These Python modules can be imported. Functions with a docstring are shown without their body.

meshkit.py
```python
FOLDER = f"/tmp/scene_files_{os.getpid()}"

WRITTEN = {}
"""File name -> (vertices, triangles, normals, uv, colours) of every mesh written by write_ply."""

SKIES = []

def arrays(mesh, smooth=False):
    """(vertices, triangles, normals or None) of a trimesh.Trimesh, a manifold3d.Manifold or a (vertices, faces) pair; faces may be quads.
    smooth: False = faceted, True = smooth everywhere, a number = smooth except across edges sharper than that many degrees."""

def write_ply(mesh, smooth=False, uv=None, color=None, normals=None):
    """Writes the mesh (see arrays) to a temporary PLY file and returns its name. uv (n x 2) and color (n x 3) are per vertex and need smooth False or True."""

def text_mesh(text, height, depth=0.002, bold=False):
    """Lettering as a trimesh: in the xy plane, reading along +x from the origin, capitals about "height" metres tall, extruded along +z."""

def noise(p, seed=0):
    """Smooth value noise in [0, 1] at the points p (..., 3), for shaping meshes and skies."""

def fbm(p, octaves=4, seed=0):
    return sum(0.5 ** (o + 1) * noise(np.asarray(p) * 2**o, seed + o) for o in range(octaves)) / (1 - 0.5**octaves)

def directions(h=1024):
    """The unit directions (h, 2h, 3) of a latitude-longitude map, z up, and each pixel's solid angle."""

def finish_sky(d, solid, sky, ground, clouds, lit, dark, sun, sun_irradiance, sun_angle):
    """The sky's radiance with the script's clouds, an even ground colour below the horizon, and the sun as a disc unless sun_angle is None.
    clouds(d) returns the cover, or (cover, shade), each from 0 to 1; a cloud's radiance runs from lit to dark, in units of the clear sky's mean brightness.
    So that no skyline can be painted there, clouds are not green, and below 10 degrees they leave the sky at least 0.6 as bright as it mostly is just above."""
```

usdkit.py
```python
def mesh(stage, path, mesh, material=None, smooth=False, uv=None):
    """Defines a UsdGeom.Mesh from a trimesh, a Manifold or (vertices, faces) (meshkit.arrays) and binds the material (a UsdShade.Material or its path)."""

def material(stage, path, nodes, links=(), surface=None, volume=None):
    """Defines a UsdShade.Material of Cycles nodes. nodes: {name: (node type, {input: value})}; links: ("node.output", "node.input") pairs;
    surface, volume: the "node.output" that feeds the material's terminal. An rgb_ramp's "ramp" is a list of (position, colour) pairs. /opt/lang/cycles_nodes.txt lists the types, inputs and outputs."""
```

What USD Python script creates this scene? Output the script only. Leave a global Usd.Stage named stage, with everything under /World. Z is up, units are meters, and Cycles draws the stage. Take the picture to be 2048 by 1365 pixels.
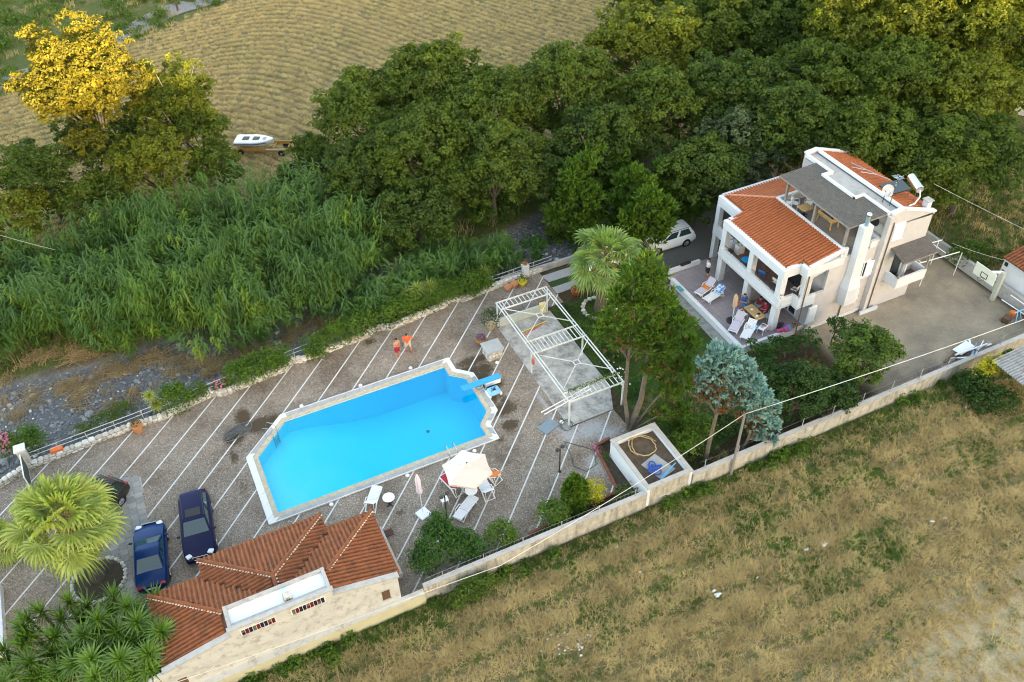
import math, random
import numpy as np
import trimesh, usdkit, meshkit
from pxr import Usd, UsdGeom, UsdLux, UsdShade, Sdf, Gf, Vt
stage = Usd.Stage.CreateInMemory()
UsdGeom.SetStageUpAxis(stage, 'Z'); UsdGeom.SetStageMetersPerUnit(stage, 1.0)
UsdGeom.Xform.Define(stage, '/World'); UsdGeom.Scope.Define(stage, '/World/Looks')
rng = np.random.default_rng(7); random.seed(7)
# ---------------------------------------------------------------- camera (a drone about 43 m up; x runs along the pool, y across it)
EXPOSURE = 3.1
FPX, PITCH, ROLL, HEAD = 1802.55, 0.7398716, -0.0287555, 0.430158
_o = np.array([-13.08244666, 28.85268003]) * 43 / 39
_m = np.array([[math.cos(HEAD), math.sin(HEAD), 0], [-math.sin(HEAD), math.cos(HEAD), 0], [0, 0, 1.]])
_u = np.array([0, math.sin(PITCH), math.cos(PITCH)]); _f = np.array([0, math.cos(PITCH), -math.sin(PITCH)]); _x = np.array([1., 0, 0])
CR = _m @ (math.cos(ROLL) * _x + math.sin(ROLL) * _u); CU = _m @ (-math.sin(ROLL) * _x + math.cos(ROLL) * _u); CF = _m @ _f
EYE = _m @ np.array([-_o[0], -_o[1], 43.0])
cam = UsdGeom.Camera.Define(stage, '/World/camera')
cam.CreateHorizontalApertureAttr(36.0); cam.CreateVerticalApertureAttr(36.0 * 682 / 1024); cam.CreateFocalLengthAttr(36.0 * FPX / 2048)
cam.CreateClippingRangeAttr((0.5, 5000.0))
cam.AddTransformOp().Set(Gf.Matrix4d(*CR, 0, *CU, 0, *(-CF), 0, *EYE, 1))
cam.CreateExposureAttr(EXPOSURE)
# ---------------------------------------------------------------- sky and low evening sun (behind the camera, to the right)
SUN_EL, SUN_AZ = math.radians(5.5), math.radians(-80)      # azimuth counter-clockwise from +x
SD = np.array([math.cos(SUN_EL) * math.cos(SUN_AZ), math.cos(SUN_EL) * math.sin(SUN_AZ), math.sin(SUN_EL)])
SKY_STRENGTH = 0.15
sky_mat = usdkit.material(stage, '/World/Looks/sky_light', {
    'sky': ('sky_texture', {'sky_type': 'single_scattering', 'sun_disc': False, 'sun_elevation': SUN_EL, 'sun_rotation': math.atan2(SD[0], SD[1]), 'altitude': 100.0, 'air_density': 1.0, 'aerosol_density': 1.5, 'ozone_density': 1.0}),
    'tc': ('texture_coordinate', {}),
    'n': ('noise_texture', {'scale': 2.2, 'detail': 5.0, 'roughness': 0.6}),
    'r': ('rgb_ramp', {'ramp': [(0.0, (0.10,) * 3), (0.42, (0.14,) * 3), (0.62, (0.42,) * 3), (1, (0.5,) * 3)]}),
    'cl': ('mix', {'color2': (2.0, 2.03, 2.08)}),
    'bg': ('background_shader', {'strength': SKY_STRENGTH})},
    [('tc.generated', 'n.vector'), ('n.fac', 'r.fac'), ('r.color', 'cl.fac'), ('sky.color', 'cl.color1'), ('cl.color', 'bg.color')], surface='bg.background')
dome = UsdLux.DomeLight.Define(stage, '/World/sky')
UsdShade.MaterialBindingAPI.Apply(dome.GetPrim()).Bind(sky_mat)
sun = UsdLux.DistantLight.Define(stage, '/World/sun')
sun.CreateIntensityAttr(1.25); sun.CreateAngleAttr(0.53); sun.CreateColorAttr(Gf.Vec3f(1.0, 0.67, 0.32)); sun.CreateNormalizeAttr(True)
_z = SD; _xx = np.cross([0, 0, 1.], _z); _xx /= np.linalg.norm(_xx); _yy = np.cross(_z, _xx)
sun.AddTransformOp().Set(Gf.Matrix4d(*_xx, 0, *_yy, 0, *_z, 0, 0, 0, 0, 1))
# ---------------------------------------------------------------- helpers
def at(px, py, z=0.0):
    """The point at height z that the photograph shows at pixel (px, py) of 2048 x 1365: used to read real places off the photograph."""
    d = CF + CR * (px - 1024) / FPX - CU * (py - 682.5) / FPX
    return EYE + d * ((z - EYE[2]) / d[2])
_used = {}
def numbered(parent, name):
    k = (parent, name); n = _used.get(k, 0); _used[k] = n + 1
    return f'{parent}/{name}' + (f'_{n:03d}' if n else '')
def tag(prim, label=None, cat=None, group=None, kind=None):
    for k, v in (('label', label), ('category', cat), ('group', group), ('kind', kind)):
        if v: prim.SetCustomDataByKey(k, v)
    return prim
class Thing:
    def __init__(s, path, loc=(0, 0, 0), rz=0.0):
        s.path, s.loc, s.rz = path, np.array(loc, float), rz
    def local(s, v):
        v = np.asarray(v, float) - s.loc; c, q = math.cos(-s.rz), math.sin(-s.rz)
        return np.stack([v[:, 0] * c - v[:, 1] * q, v[:, 0] * q + v[:, 1] * c, v[:, 2]], 1)
def xf(path, loc, rz=0.0, scale=1.0, tilt=None):
    x = UsdGeom.Xform.Define(stage, path); x.ClearXformOpOrder()
    x.AddTranslateOp().Set(Gf.Vec3d(*map(float, loc))); x.AddRotateZOp().Set(math.degrees(rz))
    x.AddScaleOp().Set(Gf.Vec3f(*((scale,) * 3 if np.ndim(scale) == 0 else scale)))
    return x.GetPrim()
def thing(name, label, cat, loc=(0, 0, 0), rz=0.0, group=None, kind=None):
    p = numbered('/World', name); tag(xf(p, loc, rz), label, cat, group, kind)
    return Thing(p, loc, rz)
def dup(t, loc, rz=0.0, label=None, group=None, scale=1.0):
    base = t.path.rsplit('/', 1)[1]
    if base[-4:-3] == '_' and base[-3:].isdigit(): base = base[:-4]
    p = numbered('/World', base); pr = xf(p, loc, rz, scale)
    pr.GetReferences().AddInternalReference(t.path); pr.SetInstanceable(True)
    tag(pr, label, None, group); return Thing(p, loc, rz)
class MB:
    """Collects shapes; part() makes them one mesh."""
    def __init__(s): s.v, s.f, s.n = [], [], 0
    def raw(s, v, f):
        v = np.asarray(v, float); f = np.asarray(f, int)
        if f.shape[1] == 4: f = np.vstack([f[:, [0, 1, 2]], f[:, [0, 2, 3]]])
        s.v.append(v); s.f.append(f + s.n); s.n += len(v); return s
    def tm(s, m): return s.raw(m.vertices, m.faces)
    def box(s, x0, x1, y0, y1, z0, z1, rz=0.0, bev=0.0):
        c = np.array([(x0 + x1) / 2, (y0 + y1) / 2, (z0 + z1) / 2]); h = np.abs(np.array([x1 - x0, y1 - y0, z1 - z0])) / 2
        return s.obox(c, h, rz, bev)
    def obox(s, c, h, rz=0.0, bev=0.0, mat=None):
        h = np.asarray(h, float)
        if bev > 0:
            b = min(bev, h.min() * .9); pts = []
            for sx in (-1, 1):
                for sy in (-1, 1):
                    for sz in (-1, 1):
                        e = np.array([sx, sy, sz]) * h
                        for k in range(3):
                            q = e - np.array([sx, sy, sz]) * b; q[k] = e[k]; pts.append(q)
            m = trimesh.convex.convex_hull(np.array(pts)); v, f = np.array(m.vertices), np.array(m.faces)
        else:
            v = np.array([[x, y, z] for x in (-1, 1) for y in (-1, 1) for z in (-1, 1)]) * h
            f = np.array([[0, 1, 3, 2], [4, 6, 7, 5], [0, 4, 5, 1], [2, 3, 7, 6], [0, 2, 6, 4], [1, 5, 7, 3]])
        if mat is not None: v = v @ np.asarray(mat).T
        if rz: q = math.cos(rz), math.sin(rz); v = np.stack([v[:, 0] * q[0] - v[:, 1] * q[1], v[:, 0] * q[1] + v[:, 1] * q[0], v[:, 2]], 1)
        return s.raw(v + np.asarray(c, float), f)
    def bar(s, a, b, w, h=None, up=(0, 0, 1)):
        """Rectangular bar from a to b."""
        a, b = np.asarray(a, float), np.asarray(b, float); d = b - a; L = np.linalg.norm(d); d = d / L; h = h or w
        sd = np.cross(d, up)
        if np.linalg.norm(sd) < 1e-4: sd = np.cross(d, (1, 0, 0))
        sd /= np.linalg.norm(sd); u = np.cross(sd, d)
        return s.obox((a + b) / 2, (L / 2, w / 2, h / 2), mat=np.stack([d, sd, u], 1))
    def tube(s, pts, r, n=6, cap=True):
        p = np.asarray(pts, float); r = np.broadcast_to(np.asarray(r, float), (len(p),)); rings = []
        t = np.gradient(p, axis=0); t /= np.maximum(np.linalg.norm(t, axis=1, keepdims=True), 1e-9)
        a = np.array([0, 0, 1.]) if abs(t[0][2]) < .9 else np.array([1., 0, 0]); ang = np.arange(n) / n * 2 * np.pi
        for i in range(len(p)):
            x = np.cross(t[i], a); x /= np.linalg.norm(x); y = np.cross(t[i], x); a = np.cross(x, t[i])
            rings.append(p[i] + r[i] * (np.cos(ang)[:, None] * x + np.sin(ang)[:, None] * y))
        v = np.vstack(rings); f = []
        for i in range(len(p) - 1):
            for k in range(n):
                f.append([i * n + k, i * n + (k + 1) % n, (i + 1) * n + (k + 1) % n, (i + 1) * n + k])
        s.raw(v, f)
        if cap and n > 2:
            for o in (0, (len(p) - 1) * n): s.raw(v[o:o + n], [[0, k, k + 1] for k in range(1, n - 1)])
        return s
    def lathe(s, c, prof, n=16):
        """prof: (radius, height) pairs, from the bottom up."""
        ang = np.arange(n) / n * 2 * np.pi; v = []
        for r, z in prof: v += [[c[0] + r * math.cos(t), c[1] + r * math.sin(t), c[2] + z] for t in ang]
        f = [[i * n + k, i * n + (k + 1) % n, (i + 1) * n + (k + 1) % n, (i + 1) * n + k] for i in range(len(prof) - 1) for k in range(n)]
        return s.raw(v, f)
    def poly(s, pts, z0, z1):
        """Prism over a plan outline."""
        from shapely.geometry import Polygon
        m = trimesh.creation.extrude_polygon(Polygon(pts).buffer(0), z1 - z0, engine='earcut'); m.apply_translation([0, 0, z0]); return s.tm(m)
    def quad(s, a, b, c, d): return s.raw([a, b, c, d], [[0, 1, 2, 3]])
    def blob(s, c, r, sub=1, jit=0.0, flat=1.0):
        m = trimesh.creation.icosphere(subdivisions=sub); v = m.vertices * (1 + jit * (rng.random((len(m.vertices), 1)) - .5))
        return s.raw(v * np.asarray(np.broadcast_to(r, (3,))) * [1, 1, flat] + np.asarray(c, float), m.faces)
    def get(s): return np.vstack(s.v), np.vstack(s.f)
    def moved(s, loc=(0, 0, 0), rz=0.0, sc=1.0):
        v, f = s.get(); q = math.cos(rz), math.sin(rz); v = v * sc
        m = MB(); return m.raw(np.stack([v[:, 0] * q[0] - v[:, 1] * q[1], v[:, 0] * q[1] + v[:, 1] * q[0], v[:, 2]], 1) + np.asarray(loc, float), f)
def part(t, name, mb, mat, smooth=False, label=None, kind=None, local=False, normals=None):
    """One mesh under a thing (or under a part: pass its Thing). Shapes are in world coordinates unless local."""
    v, f = mb.get() if isinstance(mb, MB) else mb
    if not local: v = t.local(v)
    p = numbered(t.path, name); m = usdkit.mesh(stage, p, (v, f), mat, smooth=smooth)
    if normals is not None: m.CreateNormalsAttr(Vt.Vec3fArray.FromNumpy(normals.astype(np.float32))); m.SetNormalsInterpolation('vertex')
    tag(m.GetPrim(), label, None, None, kind)
    return Thing(p, t.loc if not local else (0, 0, 0), t.rz if not local else 0.0)
def solo(name, mb, mat, label, cat, group=None, kind=None, smooth=False):
    """A thing that is one mesh."""
    v, f = mb.get() if isinstance(mb, MB) else mb
    p = numbered('/World', name); m = usdkit.mesh(stage, p, (v, f), mat, smooth=smooth); tag(m.GetPrim(), label, cat, group, kind)
    return Thing(p)
# ---------------------------------------------------------------- materials
_mats = {}
def lin(c):
    c = np.asarray(c, float); return tuple(np.where(c <= .04045, c / 12.92, ((c + .055) / 1.055) ** 2.4))
def mk(name, nodes, links, surface): 
    _mats[name] = usdkit.material(stage, f'/World/Looks/{name}', nodes, links, surface=surface); return _mats[name]
def mat(name, col, rough=0.7, var=0.15, scale=3.0, bump=0.0, bscale=40.0, spec=0.4, metal=0.0, coat=0.0, dirt=None, dscale=1.2, dlo=.5, dhi=.7, island=0.0):
    """Plain surface: colour varied by two noises, optional dirt colour in patches, optional fine relief."""
    lo, hi = tuple(np.array(col) * (1 - var)), tuple(np.minimum(np.array(col) * (1 + var), .95))
    N = {'g': ('geometry', {}), 'n': ('noise_texture', {'scale': scale, 'detail': 6.0, 'roughness': .65}), 'r': ('rgb_ramp', {'ramp': [(.3, lo), (.7, hi)]}),
         'p': ('principled_bsdf', {'roughness': rough, 'specular_ior_level': spec, 'metallic': metal, 'coat_weight': coat})}
    K = [('g.position', 'n.vector'), ('n.fac', 'r.fac')]; out = 'r.color'
    if dirt is not None:
        N.update(d=('noise_texture', {'scale': dscale, 'detail': 8.0, 'roughness': .7}), dr=('rgb_ramp', {'ramp': [(dlo, (0,) * 3), (dhi, (1,) * 3)]}), dm=('mix', {'color2': tuple(dirt)}))
        K += [('g.position', 'd.vector'), ('d.fac', 'dr.fac'), ('dr.color', 'dm.fac'), (out, 'dm.color1')]; out = 'dm.color'
    if island:
        N.update(hv=('hsv', {}), mr=('map_range', {'to_min': 1 - island, 'to_max': 1 + island})); K += [('g.random_per_island', 'mr.value'), ('mr.result', 'hv.value'), (out, 'hv.color')]; out = 'hv.color'
    K.append((out, 'p.base_color'))
    if bump:
        N.update(bn=('noise_texture', {'scale': bscale, 'detail': 4.0}), b=('bump', {'strength': min(1.0, bump), 'distance': 0.02})); K += [('g.position', 'bn.vector'), ('bn.fac', 'b.height'), ('b.normal', 'p.normal')]
    return mk(name, N, K, 'p.BSDF')
LEAF_GAIN = 1.95
def leaf(name, cols, trans=0.35, rough=.55, scale=.5, spec=.25, tcol=None):
    """Foliage: colour by leaf and by clump, light passes through."""
    cols = [tuple(np.minimum(np.array(c) * LEAF_GAIN, .62)) for c in cols]; n = len(cols); N = {'g': ('geometry', {}), 'n': ('noise_texture', {'scale': scale, 'detail': 3.0}), 'a': ('math', {'math_type': 'multiply_add', 'value2': .55, 'value3': 0.0}),
         's': ('math', {'math_type': 'multiply_add', 'value2': .45}), 'r': ('rgb_ramp', {'ramp': [(.12 + .7 * i / (n - 1), c) for i, c in enumerate(cols)]}),
         'p': ('principled_bsdf', {'roughness': rough, 'specular_ior_level': spec}), 'hv': ('hsv', {'saturation': 1.15, 'value': 1.7}), 't': ('translucent_bsdf', {}), 'm': ('mix_closure', {'fac': trans})}
    K = [('g.position', 'n.vector'), ('n.fac', 'a.value1'), ('g.random_per_island', 's.value1'), ('a.value', 's.value3'), ('s.value', 'r.fac'), ('r.color', 'p.base_color'), ('r.color', 'hv.color'), ('hv.color', 't.color'), ('p.BSDF', 'm.closure1'), ('t.BSDF', 'm.closure2')]
    return mk(name, N, K, 'm.closure')
# ================================================================ ground
def sm(a, b, x): t = np.clip((x - a) / (b - a), 0, 1); return t * t * (3 - 2 * t)
def nz(u, v, sc, seed=0, o=3): return meshkit.fbm(np.stack([np.asarray(u, float) * sc, np.asarray(v, float) * sc, np.full(np.shape(u), seed * 7.3)], -1), o, seed)
def wall_v(u): return np.interp(u, [-20, -12, -6, -1, 5, 11, 17, 21, 30, 60], [10.2, 11.0, 11.5, 12.1, 12.7, 13.2, 13.7, 13.9, 13.9, 14.2])
def river(u, v):
    w = wall_v(u); far = 19.6 + 1.2 * np.sin(np.asarray(u) * .21) + np.clip(np.asarray(u) - 18, 0, 30) * .12
    return sm(w + .2, w + .9, v) * (1 - sm(far, far + 2.5, v)) * (1 - sm(40, 60, u))
def hz(u, v):
    u, v = np.asarray(u, float), np.asarray(v, float)
    z = -.05 - .75 * river(u, v)
    out = np.maximum(sm(-9.2, -10.5, v), sm(16, 24, v))
    z += out * ((nz(u, v, .11, 1) - .5) * .35 + (nz(u, v, .6, 2) - .5) * .10)
    z -= .22 * np.exp(-((v + 8.6) / 1.6) ** 2) * (v < -8.4)
    z += .9 * sm(56, 70, u) * sm(30, 0, v) * 0
    return z
def axis(a, b, step, far):
    core = np.arange(a, b + step / 2, step); g = step * 1.35 ** np.arange(1, 40); o = np.cumsum(g); o = o[o < far]
    return np.concatenate([a - o[::-1], core, b + o])
gx, gy = axis(-22, 96, .5, 1500), axis(-32, 106, .5, 1500)
GU, GV = np.meshgrid(gx, gy, indexing='ij'); gu, gv = GU.ravel(), GV.ravel()
gz = hz(gu, gv)
gz[(gu > -.7) & (gu < 16.4) & (gv > -.7) & (gv < 9.0) & ~((gu < 2.2) & (gv > gu + 6.6))] = -4.0      # room for the pool
# masks of ground cover: what grows or lies there
green = np.zeros_like(gu); gravel = np.zeros_like(gu); soil = np.zeros_like(gu); pale = np.zeros_like(gu); rowb = np.zeros_like(gu)
front = (gv < -8.6)
n1, n2, n3 = nz(gu, gv, .16, 3), nz(gu, gv, .5, 4), nz(gu, gv, .06, 5)
gfr = .80 * np.exp(-((gv + 9.0) / 1.3) ** 2) + .80 * sm(.47, .62, nz(gu * .45, gv, .42, 41) * .6 + n2 * .4 + .08 * sm(-24, -11, gv) - .06) + .4 * sm(30, 38, gu) * sm(-16, -11, gv) * n2
gfr = np.maximum(gfr, .46 * sm(.2, .9, np.sin((gv + .06 * gu) * 3.6 + n1 * 5)) * sm(.36, .52, n3 * .5 + n1 * .5) * sm(-9.5, -11, gv))
green = np.where(front, gfr, green)
pale = np.where(front, .95 * sm(-19.0, -24.0, gv + (n1 - .5) * 4 + .0 * gu) * sm(6, 26, gu), pale)
back = gv > 20
fieldb = sm(33, 35.5, gv + np.clip(gu - 14, 0, 60) * .25 + (n1 - .5) * 3) * (1 - sm(56, 61, gu + (60 - gv) * .25 + (n1 - .5) * 4))
edge = gu * -.50 + gv            # the back field ends at the road side on the left
offroad = sm(68.0, 70.0, gv - .52 * (gu + 4))
fieldb = fieldb * (1 - offroad)
rowb = np.where(back, fieldb, rowb)
green = np.where(back, np.maximum(green, (1 - fieldb) * (.35 + .9 * n2) + fieldb * .38 * sm(.55, .68, n1)), green)
ingarden = (gv > -8.6) & (gv < 14.5)
soil = np.where(ingarden, 1.0, soil)
lawny = ingarden & (gu > 40) & (gv > 12)
green = np.where(ingarden & (gu < 36.5) & (gu > 20), .5 * n2, green)
rv = river(gu, gv); gravel = np.maximum(gravel, sm(.25, .7, rv)); green = green * (1 - .9 * gravel)
court = sm(37.5, 39.5, gu + (n2 - .5) * 2) * (1 - sm(53, 53.4, gu)) * (gv < 3.2) * (gv > -8.7)
pale = np.where(ingarden, court, pale)
right = sm(54, 55.5, gu) * (gv > -8.6)
green = np.where(right > .5, .35 + .6 * n2, green); soil = np.where(right > .5, .3, soil)
bank = ((gv > 19) & (gv < 36) & (rv < .5)); soil = np.where(bank & (fieldb < .5), .8, soil)
na, nb = np.array([.906, .423]), np.array([-.10, .995])
pa, pb = gu * na[0] + gv * na[1] - 37.2, gu * nb[0] + gv * nb[1] - 58.0
kk = 3.5; row = kk * np.log(np.exp(pa / kk).clip(0, 1e30) + np.exp(pb / kk).clip(0, 1e30))
row = np.where(front, (gv + .06 * gu) * 0.72, row)
nyy = len(gy); ii, jj = np.meshgrid(np.arange(len(gx) - 1), np.arange(nyy - 1), indexing='ij'); k0 = (ii * nyy + jj).ravel()
gf = np.stack([k0, k0 + nyy, k0 + nyy + 1, k0 + 1], 1)
def ground_material():
    G, L = {}, []
    def node(n, k, **kw): G[n] = (k, kw); return n
    def link(a, b): L.append((a, b))
    node('g', 'geometry'); node('ma', 'attribute', attribute='cover'); node('mb', 'attribute', attribute='lie'); node('sa', 'separate_color'); node('sb', 'separate_color')
    link('ma.color', 'sa.color'); link('mb.color', 'sb.color'); node('rw', 'attribute', attribute='row')
    for n, sc, d, rg in (('nf', 9.0, 6.0, .75), ('nm', 1.7, 5.0, .65), ('nl', .35, 4.0, .6), ('nh', 34.0, 3.0, .7)): node(n, 'noise_texture', scale=sc, detail=d, roughness=rg); link('g.position', n + '.vector')
    node('st', 'mapping', mapping_type='point', rotation=(0, 0, .25), scale=(2.2, 14, 6)); link('g.position', 'st.vector'); node('ns', 'noise_texture', scale=1.0, detail=5.0, roughness=.7, distortion=.8); link('st.vector', 'ns.vector')
    # straw
    node('straw', 'rgb_ramp', ramp=[(.28, (.075, .056, .024)), (.42, (.165, .125, .058)), (.56, (.28, .215, .108)), (.75, (.44, .35, .19))]); link('ns.fac', 'straw.fac')
    node('strawb', 'rgb_ramp', ramp=[(.3, (.10, .076, .032)), (.5, (.24, .185, .088)), (.72, (.42, .33, .175))]); link('nf.fac', 'strawb.fac')
    node('m0', 'mix', fac=.5); link('straw.color', 'm0.color1'); link('strawb.color', 'm0.color2')
    # windrows left by the mower
    node('rd', 'math', math_type='multiply_add', value2=2.5); node('rn', 'math', math_type='multiply_add', value2=.8, value3=0.0); link('nm.fac', 'rn.value1'); link('rw.fac', 'rd.value1'); link('rn.value', 'rd.value3')
    node('tw', 'math', math_type='multiply', value2=2.6); link('rd.value', 'tw.value1'); node('sn', 'math', math_type='sine'); link('tw.value', 'sn.value1')
    node('rr', 'map_range', from_min=-1.0, from_max=1.0, to_min=0.0, to_max=1.0); link('sn.value', 'rr.value')
    node('rc', 'rgb_ramp', ramp=[(0, (.62, .66, .60)), (.35, (.88, .89, .86)), (.75, (1.08, 1.05, 1.0)), (1, (1.18, 1.13, 1.05))]); link('rr.result', 'rc.fac')
    node('m1', 'mix', mix_type='multiply'); link('sb.g', 'm1.fac'); link('m0.color', 'm1.color1'); link('rc.color', 'm1.color2')
    # pale trodden earth
    node('pale', 'rgb_ramp', ramp=[(.25, (.15, .13, .105)), (.42, (.27, .23, .175)), (.58, (.40, .335, .24)), (.75, (.50, .43, .32))]); node('pn', 'math', math_type='multiply_add', value2=.35, value3=0.0); node('pn2', 'math', math_type='multiply_add', value2=.65)
    link('nf.fac', 'pn.value1'); link('nl.fac', 'pn2.value1'); link('pn.value', 'pn2.value3'); link('pn2.value', 'pale.fac')
    # soil, gravel, green
    node('soil', 'rgb_ramp', ramp=[(.3, (.030, .023, .015)), (.55, (.075, .056, .034)), (.75, (.14, .105, .062))]); link('nf.fac', 'soil.fac')
    node('vo', 'voronoi_texture', scale=7.0, randomness=1.0); link('g.position', 'vo.vector'); node('vs', 'separate_color'); link('vo.color', 'vs.color')
    node('grav', 'rgb_ramp', ramp=[(0, (.095, .10, .104)), (.6, (.155, .16, .165)), (.9, (.22, .225, .225)), (.965, (.30, .30, .295)), (1, (.46, .46, .45))]); link('vs.r', 'grav.fac')
    node('grav2', 'rgb_ramp', ramp=[(.3, (.105, .108, .11)), (.7, (.21, .212, .21))]); link('nf.fac', 'grav2.fac'); node('gm', 'mix', fac=.55); link('grav2.color', 'gm.color1'); link('grav.color', 'gm.color2')
    node('green', 'rgb_ramp', ramp=[(.28, (.035, .048, .012)), (.5, (.085, .105, .028)), (.66, (.15, .160, .05)), (.8, (.22, .20, .085))]); link('nf.fac', 'green.fac')
    node('x1', 'mix'); link('sa.b', 'x1.fac'); link('m1.color', 'x1.color1'); link('soil.color', 'x1.color2')
    node('chaff', 'rgb_ramp', ramp=[(.3, (.30, .235, .125)), (.5, (.42, .34, .20)), (.7, (.54, .45, .29))]); link('nf.fac', 'chaff.fac'); node('x15', 'mix'); link('sb.b', 'x15.fac'); link('x1.color', 'x15.color1'); link('chaff.color', 'x15.color2')
    node('x2', 'mix'); link('sb.r', 'x2.fac'); link('x15.color', 'x2.color1'); link('pale.color', 'x2.color2')
    node('gq', 'math', math_type='multiply_add', value2=.9, value3=-.45); link('nh.fac', 'gq.value1'); node('gq2', 'math', math_type='multiply_add', value2=1.4, value3=-.7); link('nm.fac', 'gq2.value1'); node('gq3', 'math', math_type='add'); link('gq.value', 'gq3.value1'); link('gq2.value', 'gq3.value2')
    node('gs', 'math', math_type='add'); link('sa.r', 'gs.value1'); link('gq3.value', 'gs.value2'); node('gt', 'map_range', from_min=.25, from_max=.75, clamp=True); link('gs.value', 'gt.value'); node('gu', 'math', math_type='minimum'); link('gt.result', 'gu.value1')
    node('ga', 'math', math_type='multiply', value2=3.0, use_clamp=True); link('sa.r', 'ga.value1'); link('ga.value', 'gu.value2')
    node('x3', 'mix'); link('gu.value', 'x3.fac'); link('x2.color', 'x3.color1'); link('green.color', 'x3.color2')
    node('x4', 'mix'); link('sa.g', 'x4.fac'); link('x3.color', 'x4.color1'); link('gm.color', 'x4.color2')
    node('p', 'principled_bsdf', roughness=.95, specular_ior_level=.1); link('x4.color', 'p.base_color')
    node('bs', 'math', math_type='add'); link('ns.fac', 'bs.value1'); node('bw', 'math', math_type='multiply'); link('rr.result', 'bw.value1'); link('sb.g', 'bw.value2'); link('bw.value', 'bs.value2')
    node('bs2', 'math', math_type='add'); link('bs.value', 'bs2.value1'); link('nf.fac', 'bs2.value2')
    node('b', 'bump', strength=.9, distance=.12); link('bs2.value', 'b.height'); link('b.normal', 'p.normal')
    return mk('ground', G, L, 'p.BSDF')
M_ground = ground_material()
gm = usdkit.mesh(stage, numbered('/World', 'ground'), (np.stack([gu, gv, gz], 1), gf), M_ground, smooth=True)
tag(gm.GetPrim(), 'dry mown fields, dark gravel river bed and bare yard earth around the pool', 'ground', None, 'structure')
_pv = UsdGeom.PrimvarsAPI(gm)
def prim_color(n, a, b, c): _pv.CreatePrimvar(n, Sdf.ValueTypeNames.Color3fArray, 'vertex').Set(Vt.Vec3fArray.FromNumpy(np.stack([a, b, c], 1).clip(0, 1).astype(np.float32)))
prim_color('cover', green, gravel, soil); prim_color('lie', np.where(front, 0, pale), np.where(front, .5, rowb), np.where(front, pale, 0))
_pv.CreatePrimvar('row', Sdf.ValueTypeNames.FloatArray, 'vertex').Set(Vt.FloatArray.FromNumpy(row.astype(np.float32)))
def mask_at(arr, u, v):
    from scipy.interpolate import RegularGridInterpolator
    return RegularGridInterpolator((gx, gy), arr.reshape(len(gx), len(gy)), bounds_error=False, fill_value=0)(np.stack([u, v], 1))
# unseen ridge added behind the camera to block the sun below the tallest crowns
RIDGE_D, RIDGE_H = 420.0, 55.5
ru = np.linspace(-900, 1100, 90); rt = np.linspace(-1, 1, 15); RU, RT = np.meshgrid(ru, rt, indexing='ij')
rh = RIDGE_H * (1 + .02 * np.sin(RU / 90)) * (1 - np.abs(RT) ** 1.6) - 2
n_ = len(rt); i_, j_ = np.meshgrid(np.arange(len(ru) - 1), np.arange(n_ - 1), indexing='ij'); k_ = (i_ * n_ + j_).ravel()
solo('sun_block_ridge', MB().raw(np.stack([RU.ravel(), (-RIDGE_D + RT * 130 + 25 * np.sin(RU / 160)).ravel(), rh.ravel()], 1), np.stack([k_, k_ + n_, k_ + n_ + 1, k_ + 1], 1)), mat('added_ridge_scrub', (.06, .075, .03), .95, .4, .02), 'unseen ridge added south of the plot to block the evening sun', 'added_hill', None, 'structure', smooth=True)
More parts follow.
